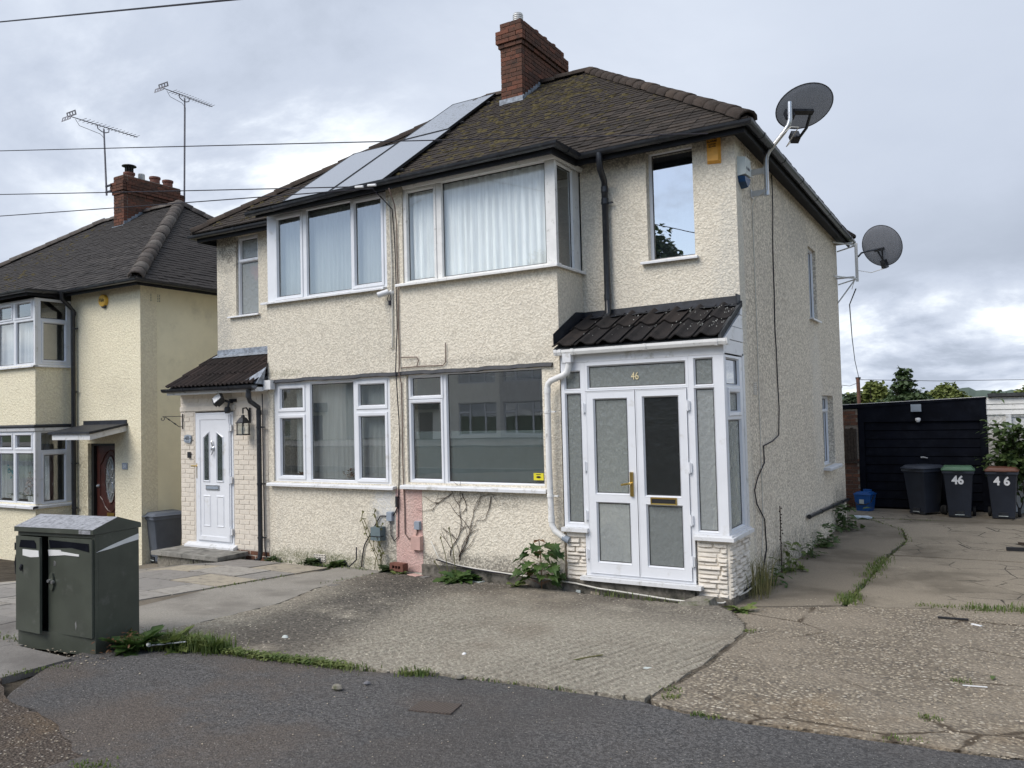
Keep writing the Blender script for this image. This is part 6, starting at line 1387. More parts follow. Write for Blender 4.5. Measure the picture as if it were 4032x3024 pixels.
# overhead wires
def far_end(A, px, py, X, Y):
    A = Vector(A); n = A.cross(ray(px, py)); return Vector((X, Y, -(n.x*X+n.y*Y)/n.z))
def wire(A, px, py, label, X=-34, Y=7, sag=.12, r=.008):
    B = far_end(A, px, py, X, Y); A = Vector(A); pts = []
    for k in range(25): t = k/24; p = A.lerp(B, t); p.z -= sag*4*t*(1-t)*.4; pts.append(p)
    m_ = MB(); m_.tube(pts, r, 5); return single('overhead_wire', m_, 'cable_black', label, 'wire', 'overhead wires')
wire((-2.62, 8.82, 3.10), 0, 594, 'overhead wire crossing in front of the solar panels to the far eaves', sag=.0)
wire((-7.05, 8.20, 3.10), 0, 757, 'overhead wire behind the aerials reaching the eaves between the houses')
wire((-6.97, 8.20, 3.06), 0, 842, 'lowest overhead wire, crossing the chimney of number 50')
A_ = ray(960, -6)*6.5; B_ = far_end(A_, 0, 86, -30, 9); m_ = MB(); m_.tube([A_+(A_-B_)*.35, A_, A_.lerp(B_, .5), B_], .009, 5); single('overhead_wire', m_, 'cable_black', 'highest overhead wire, across the top left of the sky', 'wire', 'overhead wires')
for x_, z_, l_ in ((-7.2, 3.105, 'left'), (-6.98, 3.09, 'right')): m_ = MB(); m_.tube([(x_-.07,8.17,z_+.015),(x_+.07,8.17,z_)], .016, 6); single('wire_clamp', m_, 'bin_white', 'white wire clamp at the gutter between the houses, the %s one of two' % l_, 'wire clamp')

# ------------------------------------------------------------------ street cabinet
CB = thing('street_cabinet', (-6.15, 3.79, -1.83), 'dark green street cabinet with a pale gabled lid and its left door ajar', 'street cabinet', rz=R(7.5))
W_, D_, H_ = .905, .42, .955       # local: x 0..-W (leftwards), y 0..D (back)
m_ = MB(); plate(m_, lambda u, v, d: (u, -d, v), -W_, 0, 0, H_, [(-W_+.03,-.03,.15,H_-.03)], 0, -.03); m_.box(-W_,-W_+.02,.031,D_,0,H_); m_.box(-.02,0,.031,D_,0,H_); m_.box(-W_+.021,-.021,D_-.02,D_,0,H_); m_.box(-W_+.021,-.021,.031,D_-.021,.10,.13)
part('body', m_, 'cabinet_green', CB, True)
m_ = MB(); m_.prism([(-.025,H_+.003),(D_+.02,H_+.003),(D_+.02,H_+.04),(D_/2,H_+.115),(-.025,H_+.04)], 'x', -W_-.014, .006); m_.m = 1
m_.add([(-W_-.013,-.026,H_+.0415),(.005,-.026,H_+.0415),(.005,D_/2,H_+.1175),(-W_-.013,D_/2,H_+.1175)], [(0,1,2,3)]); m_.add([(-W_-.013,D_+.021,H_+.0415),(.005,D_+.021,H_+.0415),(.005,D_/2,H_+.1175),(-W_-.013,D_/2,H_+.1175)], [(3,2,1,0)])
part('lid', m_, ['cabinet_green', 'cabinet_top'], CB, True, fix=False)
dr_ = MB(); dr_.box(-.548,-.012,-.022,-.002,.145,H_-.035); do = part('door', dr_, 'cabinet_green', CB, True)
do.rotation_euler = (0, 0, R(-3)); do.location = (0,0,0)
m_ = MB(); m_.prism([(-.495+.03*math.cos(k*.5236), .56+.075*math.sin(k*.5236)*(1.0)) for k in range(12)], 'y', -.036, -.022); part('lock_plate', m_, 'cabinet_green', do, True)
m_ = MB(); m_.tube([(-.515,-.03,.565),(-.515,-.05,.565)], .014, 10); m_.tube([(-.468,-.03,.558),(-.468,-.05,.558)], .014, 10); part('lock', m_, 'steel', do, True)
m_ = MB(); m_.prism([(-.535,.895),(-.045,.885),(-.04,.82),(-.25,.845),(-.52,.83)], 'y', -.0255, -.0222); part('black_tape', m_, 'black_paint', do, True)
m_ = MB(); m_.prism([(-.546,.815),(-.39,.82),(-.38,.808),(-.16,.795),(-.16,.78),(-.34,.782),(-.41,.775),(-.535,.765)], 'y', -.0265, -.0223); part('torn_sticker', m_, 'sticker_white', do, True)
m_ = MB(); m_.prism([(-.215,.245),(-.20,.27),(-.195,.225),(-.205,.19)], 'y', -.0235, -.0221); m_.prism([(-.475,.73),(-.45,.72),(-.455,.69),(-.48,.685)], 'y', -.0233, -.0221); part('scratches', m_, 'steel', do, True)
dl_ = MB(); dl_.box(.006,.345,-.022,-.002,.145,H_-.035); dlo = part('door', dl_, 'cabinet_green', CB, True, label='left door standing ajar'); dlo.location = (-W_,0,0); dlo.rotation_euler = (0,0,R(-6))
m_ = MB(); m_.prism([(.06,.83),(.30,.83),(.295,.87),(.27,.895),(.08,.89)], 'y', -.0255, -.0222); part('black_tape', m_, 'black_paint', dlo, True)
m_ = MB(); m_.prism([(.11,.815),(.335,.815),(.34,.765),(.22,.755),(.11,.765)], 'y', -.026, -.0223); part('torn_sticker', m_, 'sticker_white', dlo, True)
m_ = MB(); m_.tube([(.10,-.025,.69),(.095,-.035,.66),(.10,-.028,.64)], .012, 6); part('catch', m_, 'ink', dlo, True)
m_ = MB(); m_.tube([(-W_-.012,-.01,.80),(-W_-.012,-.01,.86)], .012, 6); m_.tube([(-W_-.008,-.012,.76),(-W_-.01,-.02,.70),(-W_-.004,-.016,.60)], .006, 5); part('strap', m_, 'ink', CB, True)
m_ = MB(); m_.prism([(.01,.815),(.15,.852),(.28,.880),(D_-.004,.908),(D_-.004,.858),(.28,.845),(.15,.825)], 'x', -.0005, .004); part('torn_sticker', m_, 'sticker_white', CB, True)
m_ = MB(); m_.box(-.15,-.02,-.0275,-.0252,H_+.006,H_+.036); part('worn_label', m_, 'cabinet_top', CB, True)

# ------------------------------------------------------------------ bins
def wheelie(x, y, rz, label, body='bin_grey', lid='bin_grey', num=None, scale=(1,1,1), group='wheelie bins', gap=None):
    z0 = zg(x, y)
    t = thing('wheelie_bin', (x, y, z0), label, 'wheelie bin', group, rz); t.scale = scale
    m_ = MB(); S = [(.20,.22,.055),(.205,.225,.10),(.262,.30,.86),(.28,.325,.90),(.292,.338,.905),(.292,.338,.955),(.275,.32,.955),(.255,.29,.88)]
    rg = [[(-w_,-d,z),(w_,-d,z),(w_,d*.93,z),(-w_,d*.93,z)] for w_, d, z in S]
    def rnd_ring(q, k=.035):
        out = []
        for i in range(4):
            p = Vector(q[i]); a = Vector(q[i-1]); b_ = Vector(q[(i+1) % 4]); out += [p+(a-p).normalized()*k, p+((a-p).normalized()+(b_-p).normalized())*k*.3, p+(b_-p).normalized()*k]
        return out
    rg = [rnd_ring(q) for q in rg]; n = 12; vs = [v for r_ in rg for v in r_]
    m_.add(vs, [(i*n+k, i*n+(k+1) % n, (i+1)*n+(k+1) % n, (i+1)*n+k) for i in range(len(rg)-1) for k in range(n)] + [tuple(reversed(range(n)))])
    bo = part('body', m_, body, t, True, fix=False); smooth_by_angle(bo, 35)
    m_ = MB(); L2 = [(.30,.35,.957),(.305,.355,.975),(.27,.31,1.0),(.262,.30,1.02),(.24,.27,1.035)]
    rg = [rnd_ring([(-w_,-d,z),(w_,-d,z),(w_,d*.95,z),(-w_,d*.95,z)], .04) for w_, d, z in L2]; vs = [v for r_ in rg for v in r_]
    m_.add(vs, [(i*n+k, i*n+(k+1) % n, (i+1)*n+(k+1) % n, (i+1)*n+k) for i in range(len(rg)-1) for k in range(n)] + [tuple(range((len(rg)-1)*n, len(rg)*n)), tuple(reversed(range(n)))])
    m_.box(-.10,.10,-.40,-.345,.962,.978)
    lo = part('lid', m_, lid, t, True, fix=False); smooth_by_angle(lo, 35)
    for sx_ in (-1, 1):
        m_ = MB(); m_.lathe([(.03,-.028),(.09,-.028),(.1,-.018),(.1,.018),(.09,.028),(.03,.028)], 18, Matrix.Translation((sx_*.265,.235,.1)) @ Matrix.Rotation(R(90),4,'Y')); smooth_by_angle(part('wheel', m_, 'tyre', t, True))
    m_ = MB(); m_.tube([(-.25,.235,.1),(.25,.235,.1)], .012, 6); m_.tube([(-.24,.355,.965),(-.24,.40,.975),(.24,.40,.975),(.24,.355,.965)], .016, 8); part('handle', m_, body, t, True)
    m_ = MB(); m_.box(-.085,.085,-.245,-.21,.058,.14); m_.tube([(-.17,-.249,.62),(-.13,-.268,.66),(.13,-.268,.66),(.17,-.249,.62)], .008, 5); m_.tube([(-.17,-.249,.62),(-.17,-.24,.54)], .006, 5); m_.tube([(.17,-.249,.62),(.17,-.24,.54)], .006, 5); m_.box(-.20,.20,-.225,-.2,.02,.06); part('foot', m_, 'black_plastic', t, True)
    m_ = MB(); m_.box(-.085,.085,-.250,-.244,.060,.072); part('foot_bar', m_, 'bell_grey', t, True)
    if num:
        M = Matrix.Translation((num[1], -.294, .76)) @ Matrix.Rotation(R(90+5.6),4,'X')
        text_mesh('number', num[0], .235, 'bin_white', t, M, bold=.008, sx=num[2])
    return t
wheelie(-.62, 17.52, R(2), 'wheelie bin with a green lid and white number 46', lid='bin_green', num=('46', -.01, .9), scale=(.93,.9,.93))
wheelie(.10, 17.55, R(-3), 'wheelie bin with a brown lid and wide spaced white number 46', lid='bin_brown', num=('4 6', .0, .95), scale=(.90,.9,.92))
t = wheelie(-1.22, 17.75, R(-38), 'dark grey wheelie bin turned sideways before the black garage door', scale=(.93,.93,.93))
wheelie(-14.02, 10.05, R(-10), 'grey wheelie bin in the gap between the houses, standing at the back', body='bin_lightgrey', lid='bin_lightgrey', group='grey bins in the gap', scale=(1.1,1.1,1.02))
wheelie(-13.30, 9.55, R(-14), 'grey wheelie bin half hidden by the painted brick porch', body='bin_lightgrey', lid='bin_lightgrey', group='grey bins in the gap', scale=(.95,.95,.90))
x, y = -2.33, 17.95; CD = thing('food_caddy', (x, y, zg(x, y)), 'small blue plastic food caddy beside the black garage door', 'caddy', rz=R(-14))
m_ = MB(); rr = [(-.135,-.115,.0),(.135,-.115,0),(.135,.115,0),(-.135,.115,0)]
def frustum(m_, a, b_, z0, z1): m_.add([(-a[0],-a[1],z0),(a[0],-a[1],z0),(a[0],a[1],z0),(-a[0],a[1],z0),(-b_[0],-b_[1],z1),(b_[0],-b_[1],z1),(b_[0],b_[1],z1),(-b_[0],b_[1],z1)], [(0,3,2,1),(4,5,6,7),(0,1,5,4),(1,2,6,5),(2,3,7,6),(3,0,4,7)])
frustum(m_, (.13,.12), (.165,.15), 0, .33); part('body', m_, 'caddy_blue', CD, True)
m_ = MB(); frustum(m_, (.178,.165), (.17,.155), .332, .355); frustum(m_, (.15,.135), (.13,.12), .356, .385); m_.box(-.07,.08,.10,.16,.36,.425); part('lid', m_, 'caddy_blue', CD, True)
m_ = MB(); m_.tube([(-.175,0,.32),(-.165,-.10,.20),(-.10,-.165,.13),(.08,-.17,.14),(.165,-.10,.2),(.175,0,.32)], .012, 6); part('handle', m_, 'black_plastic', CD, True)
m_ = MB(); m_.box(-.06,.03,-.152,-.143,.15,.235, Matrix.Rotation(R(0),4,'X')); part('label', m_, 'bell_grey', CD, True)

# ------------------------------------------------------------------ garages at the back
YG = 18.3; zb = -2.35
GB = thing('garage', (-1.3, 18.3, -2.15), 'black painted garage with a boarded up-and-over door and brick left pier', 'garage')
m_ = MB(); plate(m_, FR(YG), -2.452, -.115, zb, -.055, [(-2.34,-.235,-2.6,-.345)], 0, -.2); part('front', m_, 'black_paint', GB)
m_ = MB(); m_.add([(-2.95,YG-.02,-.075),(-.112,YG-.02,.09),(-.112,YG+5,.09),(-2.95,YG+5,-.075),(-2.95,YG-.02,.02),(-.112,YG-.02,.115),(-.112,YG+5,.115),(-2.95,YG+5,.02)], [(0,3,2,1),(4,5,6,7),(0,1,5,4),(1,2,6,5),(2,3,7,6),(3,0,4,7)]); m_.add([(-2.452,YG-.001,-.06),(-.116,YG-.001,-.06),(-.116,YG-.001,.09),(-2.452,YG-.001,-.045)], [(0,1,2,3)]); part('roof', m_, 'black_paint', GB)
m_ = MB(); m_.add([(-2.95,YG-.025,.021),(-.11,YG-.025,.116),(-.11,YG+5.02,.116),(-2.95,YG+5.02,.021),(-2.95,YG-.025,.03),(-.11,YG-.025,.125),(-.11,YG+5.02,.125),(-2.95,YG+5.02,.03)], [(0,3,2,1),(4,5,6,7),(0,1,5,4),(1,2,6,5),(2,3,7,6),(3,0,4,7)]); part('roof_edge', m_, 'grimy_white', GB)
m_ = MB(); m_.box(-2.34,-.235,YG+.06,YG+.09,-2.12,-.345); do = part('door', m_, 'black_paint', GB)
rnd = random.Random(2)
for k in range(10):
    z0 = -2.115+.177*k; m_ = MB(); dd = rnd.uniform(.0, .005)
    m_.add([(-2.335,YG+.06,z0+.004),(-.24,YG+.06,z0+.004),(-.24,YG+.06,z0+.173),(-2.335,YG+.06,z0+.173),(-2.335,YG+.04-dd,z0+.004),(-.24,YG+.04-dd,z0+.004),(-.24,YG+.052,z0+.165),(-2.335,YG+.052,z0+.165)], [(4,5,6,7),(0,1,5,4),(1,2,6,5),(2,3,7,6),(3,0,4,7)]); part('board', m_, 'black_paint', do)
m_ = MB(); m_.box(-1.30,-1.24,YG+.01,YG+.04,-1.09,-1.06); m_.tube([(-1.27,YG+.0,-1.07),(-1.17,YG-.02,-1.09)], .012, 6); part('handle', m_, 'steel', do)
m_ = MB(); m_.box(-2.94,-2.46,YG+.02,YG+.2,zb,-.07); pier = part('pier', m_, 'mortar', GB)
rnd = random.Random(6)
for k in range(27):
    z0 = -2.2+.078*k
    u = -2.94-(.11 if k % 2 else 0)
    while u < -2.47:
        a, b_ = max(u, -2.935), min(u+.215, -2.463)
        if b_-a > .04 and not (-2.73 < (a+b_)/2 < -2.5 and -1.16 < z0 < -.46): m_ = MB(); m_.box(a,b_,YG+.005+rnd.uniform(-.003,.004),YG+.05,z0,z0+.066); part('brick', m_, 'yard_brick', pier)
        u += .225
for k in range(4):
    m_ = MB(); a = -2.73+.06*k; m_.box(a,a+.056,YG-.012,YG+.01,-1.155+rnd.uniform(0,.01),-.46+rnd.uniform(-.02,.01)); part('wood_slat', m_, 'old_wood', pier)
m_ = MB(); m_.box(-2.76,-2.465,YG-.03,YG+.03,-1.205,-1.16); part('ledge', m_, 'old_wood', pier)
m_ = MB(); m_.box(-2.9,-2.75,YG+.2,YG+4.9,zb,-.08); m_.box(-.2,-.125,YG+.201,YG+4.9,zb,.08); m_.box(-2.749,-.201,YG+4.8,YG+4.9,zb,-.08); part('wall', m_, 'yard_brick', GB)
A = thing('floodlight', (-1.34, YG, -.13), 'grey floodlight on the fascia of the black garage', 'floodlight')
m_ = MB(); m_.box(-1.425,-1.255,YG-.08,YG,-.135,.0); m_.box(-1.435,-1.245,YG-.095,YG-.06,-.145,.005); part('housing', m_, 'grey_plastic', A); m_ = MB(); m_.box(-1.405,-1.275,YG-.1,YG-.094,-.12,-.03); part('lens', m_, 'grey_plastic', A)
m_ = MB(); m_.lathe([(0,-.05),(.03,-.045),(.05,-.01),(.05,.03),(.035,.035)], 10, Matrix.Translation((-1.315,YG-.045,-.31))); m_.box(-1.34,-1.29,YG-.04,YG,-.29,-.27); single('motion_sensor', m_, 'bin_white', 'white motion sensor under the garage floodlight', 'sensor')
GW = thing('garage', (1.3, 18.4, -2.15), 'white garage with boarded front next to the black one', 'garage')
m_ = MB(); plate(m_, FR(YG+.05), -.105, 3.2, zb, .10, [(.30,2.8,-2.6,-.28)], 0, -.2); part('front', m_, 'white_roughcast', GW)
for k in range(3):
    m_ = MB(); z0 = -.235+.103*k; m_.add([(-.11,YG+.05,z0),(3.2,YG+.05,z0),(3.2,YG+.05,z0+.1),(-.11,YG+.05,z0+.1),(-.11,YG+.02,z0),(3.2,YG+.02,z0),(3.2,YG+.035,z0+.095),(-.11,YG+.035,z0+.095)], [(4,5,6,7),(0,1,5,4),(1,2,6,5),(2,3,7,6),(3,0,4,7)]); part('board', m_, 'grimy_white', GW)
m_ = MB(); m_.box(.205,.30,YG+.0,YG+.06,-2.3,-.24); part('door_post', m_, 'white_board', GW)
m_ = MB(); m_.box(.301,2.8,YG+.09,YG+.12,-2.3,-.281); gd = part('door', m_, 'white_board', GW)
for k in range(4):
    for i in range(2): m_ = MB(); m_.box(.44+1.2*i,1.5+1.2*i,YG+.075,YG+.09,-2.15+.46*k,-1.82+.46*k); part('door_panel', m_, 'white_board', gd)
m_ = MB(); m_.box(-.08,3.3,YG-.05,YG+5,.115,.18); part('roof', m_, 'roof_felt', GW)
m_ = MB(); m_.box(-.1,-.0,YG+.26,YG+4.9,zb,.1); m_.box(3.1,3.2,YG+.26,YG+4.9,zb,.1); m_.box(0,3.1,YG+4.8,YG+4.9,zb,.1); part('wall', m_, 'white_roughcast', GW)

# ------------------------------------------------------------------ plants
def plant(name, mb, mat, label, cat='weed', group=None): return single(name, mb, mat, label, cat, group, fix=False)
# sycamore seedling by the porch
rnd = random.Random(31); bx, by = -4.62, 8.30; z0 = -2.05; t = thing('sycamore_seedling', (bx, by, z0), 'young sycamore seedling with lobed leaves beside the porch of number 46', 'plant')
m_ = MB(); st_ = MB()
st_.tube([(bx,by,z0),(bx+.01,by-.01,z0+.25),(bx-.01,by-.02,z0+.56)], .006, 5)
for k in range(46):
    h = rnd.uniform(.05, .5); az = rnd.uniform(0, 6.28); ln = (.24-.30*abs(h-.16))*rnd.uniform(.5, 1.1); ln = max(.04, ln); c_ = Vector((bx, by-.02, z0+h)); e_ = c_ + Vector((math.cos(az)*ln*1.15, math.sin(az)*ln*.55-.03, ln*.30))
    st_.tube([c_, e_], .0025, 4); leaf(m_, e_, (math.cos(az)*.9, math.sin(az)*.6-.45, -.15), rnd.uniform(.10, .175), PALM, .35, .95, rnd.uniform(-.4, .4))
part('stem', st_, 'leaf_red', t); part('foliage', m_, 'seedling', t, fix=False)
for k, a in enumerate((.5, 2.5, 4.2)): 
    m_ = MB(); leaf(m_, (bx-.01, by-.02, z0+.56), (math.cos(a)*.6, math.sin(a)*.5-.2, .1), .09, PALM, .5); part('young_leaf', m_, 'leaf_red', t, fix=False)
# dandelion clump
def clump(x, y, n, size, seed, label, shape=DENT, mat='grass_green', lift=.55, z=None, width=1.0, group=None, cat='weed', blades=0):
    r_ = random.Random(seed); z = zg(x, y) if z is None else z; m_ = MB(); rosette(m_, (x, y, z), n, size, r_, shape, lift, width)
    for k in range(blades): blade(m_, (x+r_.gauss(0, size*.4), y+r_.gauss(0, size*.3), z), size*r_.uniform(.6, 1.5), r_.uniform(.2, .8), r_.uniform(0, 6.28), .004)
    return plant('weed', m_, mat, label, cat, group)
clump(-5.78, 8.24, 70, .30, 41, 'dandelion clump against the foot of the front wall', mat='seedling', z=-2.05)
m_ = MB()
for (x, y, h, dx_) in ((-5.98,8.34,.50,-.10),(-5.88,8.36,.62,-.08),(-6.05,8.3,.2,-.1)): m_.tube([(x,y,-2.05),(x+dx_*.5,y,-2.05+h*.6),(x+dx_,y-.02,-2.05+h)], .005, 5); m_.lathe([(0,-.015),(.012,0),(.01,.02),(0,.03)], 6, Matrix.Translation((x+dx_,y-.02,-2.05+h)))
plant('dry_stalks', m_, 'grass_dry', 'dry seed stalks rising from the dandelion clump', 'weed')
clump(-6.75, 8.28, 22, .12, 43, 'low weed beside the loose brick', mat='grass_green', z=-2.06)
clump(-2.28, 8.22, 26, .17, 44, 'dandelion in the crack at the porch corner', mat='grass_green', z=-2.06)
clump(-4.95, 8.26, 5, .17, 45, 'single broad weed beside the young sycamore', LEAF, 'grass_green', 1.6, -2.05)
# tall grass at the corner of the porch and plants along the side wall
m_ = MB(); r_ = random.Random(50)
for k in range(170): blade(m_, (XR+.10+r_.gauss(0,.07), 9.15+r_.gauss(0,.16), -2.09), r_.uniform(.18,.62), r_.uniform(.1,.75), r_.uniform(0,6.28), .0035)
plant('grass_tuft', m_, 'grass_dry', 'tall half dry grass tuft at the corner of the porch', 'grass')
for i, (y, s_, n, lab, shp, mt) in enumerate(((9.75,.24,36,'dandelion clump right behind the tall dry grass',DENT,'seedling'),(10.75,.30,60,'bushy weed under the hanging cable on the side wall',LEAF,'grass_green'),(12.0,.24,40,'low weed midway along the side wall',DENT,'leaf_mid'),(13.1,.30,44,'broad leaved weed before the waste pipe',PALM,'leaf_mid'),(15.0,.42,90,'biggest weed clump at the far end of the side wall',LEAF,'leaf_mid'))):
    r_ = random.Random(60+i); m_ = MB(); z0 = zg(XR, y)
    for k in range(n):
        h = r_.random()**1.4*s_*1.1; az = r_.uniform(0, 6.28); leaf(m_, (XR+.13+r_.gauss(0,s_*.28), y+r_.gauss(0,s_*.55), z0+h), (math.cos(az)+.35, math.sin(az), r_.uniform(-.2,.7)), s_*r_.uniform(.25,.5), shp, .4, .6 if shp is LEAF else 1, r_.uniform(-.5,.5))
    for k in range(22): blade(m_, (XR+.1+r_.gauss(0,s_*.25), y+r_.gauss(0,s_*.6), z0), s_*r_.uniform(.5,1.1), r_.uniform(.2,.8), r_.uniform(0,6.28), .004)
    plant('weed', m_, mt, lab, 'weed', None)
m_ = MB(); m_.tube([(XR+.05,10.55,-2.1),(XR+.04,10.6,-1.7),(XR+.05,10.57,-1.25)], .007, 5)
r_ = random.Random(3)
for k in range(14): z_ = -1.8+.04*k; m_.lathe([(0,-.01),(.012,0),(0,.012)], 5, Matrix.Translation((XR+.05+r_.uniform(-.02,.02),10.58+r_.uniform(-.02,.02),z_)))
plant('dock_stalk', m_, 'vine_stem', 'dry dock stalk standing against the side wall', 'weed')
for xa_, xb_ in ((-6.665,-6.212),(-6.088,-4.682)):
    pass
m_ = MB(); plate(m_, FR(YB), -6.69, -4.66, -.86, -.20, [], -.098, -.101); part('window_film', m_, 'window_film', HP)
# dead plant by the meter box
m_ = MB(); r_ = random.Random(9)
for k in range(5):
    p = [Vector((-7.18+r_.uniform(-.1,.12),YB-.08,-2.05))]
    for q in range(7): p.append(p[-1]+Vector((r_.uniform(-.06,.045)-.01, r_.uniform(-.012,.012), r_.uniform(.06,.14))))
    m_.tube(p, .005, 4)
    for q in p[2:]:
        for w_ in range(4): leaf(m_, q, (r_.uniform(-1,1), r_.uniform(-1,.2), r_.uniform(-.6,.6)), r_.uniform(.02,.05))
plant('dry_weed', m_, 'grass_dry', 'withered weed growing over the meter box', 'weed')
for i, (x, y, s_, lab) in enumerate(((-8.42,8.40,.16,'dark weed under the air brick of number 48'),(-7.95,8.38,.17,'reddish weed by the cable foot of number 48'),(-6.98,8.40,.18,'dark weed at the party line foot'),(-9.2,8.40,.10,'tiny weed near the black downpipe'))):
    clump(x, y, 60, s_, 70+i, lab, LEAF, 'leaf_dark' if i != 1 else 'leaf_mid', .9, zg(x,y)-.01, .8, blades=12)
# dead vine under the window
V = MB(); r_ = random.Random(14)
def vine(p, d, ln, r, lv):
    pts = [Vector(p)]; d = Vector(d)
    n = max(3, int(ln/.05))
    for k in range(n):
        d = (d + Vector((r_.uniform(-.35,.35), 0, r_.uniform(-.25,.25)))).normalized(); q = pts[-1] + d*.05; q.y = YB-.012; pts.append(q)
        if lv and r_.random() < .26: vine(q, (d.x+r_.choice((-1,1))*r_.uniform(.5,1), 0, d.z*.7), ln*.35, r*.6, lv-1)
    V.tube(pts, r, 4, taper=r*.5)
for (x, z_, dx_, ln) in ((-6.06,-1.80,.32,.80),(-5.93,-1.80,.42,.85),(-5.92,-1.86,.15,.55),(-6.02,-1.0,-.75,.42),(-5.42,-1.02,-.3,.35),(-5.86,-.99,.05,.3)):
    vine((x, YB, z_), (dx_, 0, 1 if z_ < -1.5 else -.75), ln, .0065, 2)
o = plant('dead_vine', V, 'vine_stem', 'leafless dead creeper clinging under the window of number 46', 'vine')
# weeds along the asphalt edge: stuff
r_ = random.Random(77); m_ = MB()
WE = [(-6.0,3.95),(-5.95,4.26),(-5.4,4.36),(-4.9,4.42),(-4.55,4.48),(-4.2,4.53)]
grass_line(m_, [(-6.03,4.12),(-5.75,4.28),(-5.35,4.36)], 1000, .17, .06, r_)
grass_line(m_, [(-5.5,4.33),(-4.9,4.40),(-4.5,4.48),(-4.0,4.55)], 520, .06, .035, r_)
grass_line(m_, [(-3.75,4.62),(-3.55,4.70)], 160, .065, .035, r_); grass_line(m_, [(-3.4,4.73),(-2.9,4.83),(-2.5,4.87)], 60, .04, .02, r_)
grass_line(m_, [(-1.41,9.05),(-1.40,9.5)], 260, .09, .06, r_); grass_line(m_, [(-1.41,9.5),(-1.38,10.6)], 170, .06, .035, r_); grass_line(m_, [(-1.39,10.7),(-1.38,12.3)], 420, .09, .06, r_); grass_line(m_, [(-1.36,12.4),(-1.25,14.3),(-1.45,15.4),(-2.1,16.6)], 300, .05, .04, r_); grass_line(m_, [(-2.1,16.68),(-.9,16.74)], 130, .04, .03, r_)
grass_line(m_, [(-.30,9.38),(.10,9.5),(.6,9.7)], 420, .08, .08, r_); grass_line(m_, [(-.75,9.3),(-.3,9.4)], 130, .05, .05, r_)
for (a, b_) in (((-.33,6.55),(-.24,6.5)),((-1.66,4.86),(-1.5,4.86)),((-.62,5.02),(-.42,5.06)),((-.45,5.5),(-.37,5.5)),((-1.93,5.05),(-1.85,5.12)),((-1.98,7.3),(-1.95,7.4)),((-2.0,5.2),(-1.9,5.3))): grass_line(m_, [a, b_], 70, .035, .03, r_)
grass_line(m_, [(-7.9,6.2),(-7.86,7.4)], 90, .05, .03, r_); grass_line(m_, [(-7.05,7.2),(-7.03,8.2)], 80, .05, .03, r_); grass_line(m_, [(-3.9,8.31),(-2.8,8.30)], 90, .10, .03, r_); grass_line(m_, [(-9.3,8.33),(-7.3,8.36)], 220, .06, .03, r_)
grass_line(m_, [(-8.5,3.62),(-7.15,3.75)], 160, .05, .05, r_); grass_line(m_, [(-6.15,3.05),(-6.0,3.5)], 80, .03, .03, r_); grass_line(m_, [(-4.1,2.4),(-3.9,2.5)], 90, .03, .04, r_)
for k in range(2600):                                             # clover in the edge strip
    t_ = r_.random(); i = min(4, 1+int(t_*4)); a = Vector((*WE[i], 0)); b_ = Vector((*WE[min(5, i+1)], 0)); p = a.lerp(b_, r_.random())+Vector((r_.gauss(0,.03), r_.gauss(0,.035), 0)); dens = 1-.5*(p.x+6)/2
    if r_.random() > dens: continue
    p.z = zg(p.x, p.y)+r_.random()*.05*dens; az = r_.uniform(0,6.28); leaf(m_, p, (math.cos(az), math.sin(az), r_.uniform(0,.8)), r_.uniform(.012,.03), LEAF, .3, 1.2)
o = single('edge_weeds', m_, 'grass_green', 'grass and clover in the cracks of the paving', 'grass', fix=False); o['kind'] = 'stuff'; 
for k in ('label', 'category'): del o[k]
clump(-5.98, 4.0, 34, .27, 81, 'dandelion leaves at the foot of the street cabinet', mat='seedling', lift=.9)
clump(-5.80, 4.22, 22, .22, 82, 'toothed dandelion leaves in the grass strip by the cabinet', mat='grass_green', lift=1.0)
clump(-5.42, 4.34, 7, .16, 83, 'upright dandelion leaves in the pale grass strip', mat='grass_green', lift=1.9)
r_ = random.Random(84); m_ = MB()
for k in range(120): leaf(m_, (-6.02+r_.gauss(0,.07), 3.93+r_.gauss(0,.10), -1.83+r_.random()*.16), (r_.uniform(-1,1), r_.uniform(-1,1), r_.uniform(-.2,.8)), r_.uniform(.015,.04), DENT, .4)
plant('herb_robert', m_, 'leaf_red', 'reddish trailing weed against the cabinet side', 'weed')
# elder shrub by the right hand bin
SH = thing('elder_shrub', (.15, 18.15, -2.15), 'leafy elder shrub growing up the white garage behind the brown lidded bin', 'shrub'); r_ = random.Random(90)
m_ = MB(); st_ = MB()
for k in range(7):
    a = Vector((.12+r_.uniform(-.1,.5), 18.1+r_.uniform(-.1,.1), -2.15)); p = [a]
    for q in range(6): p.append(p[-1]+Vector((r_.uniform(-.10,.12), r_.uniform(-.06,.02), r_.uniform(.2,.34))))
    st_.tube(p, .012, 5, taper=.005)
    for q in p[3:]:
        for j in range(7):
            az = r_.uniform(0, 6.28); d_ = Vector((math.cos(az), math.sin(az)*.8-.25, r_.uniform(-.1,.7))); c_ = q+d_*r_.uniform(.03,.16)
            for w_ in range(5):
                dd = (d_+Vector((r_.uniform(-.9,.9), r_.uniform(-.6,.6), r_.uniform(-.5,.3)))).normalized(); leaf(m_, c_+d_*.05*w_, dd, r_.uniform(.10,.17), LEAF, .3, .75, r_.uniform(-.6,.6))
for k in range(340):
    u, v = r_.gauss(.42,.24), r_.gauss(-1.10,.34); 
    if u < -.06 or v < -1.9: continue
    leaf(m_, (u, 18.0+r_.gauss(0,.12), v), (r_.uniform(-1,1), -.6, r_.uniform(-.7,.4)), r_.uniform(.10,.18), LEAF, .3, .7, r_.uniform(-.5,.5))
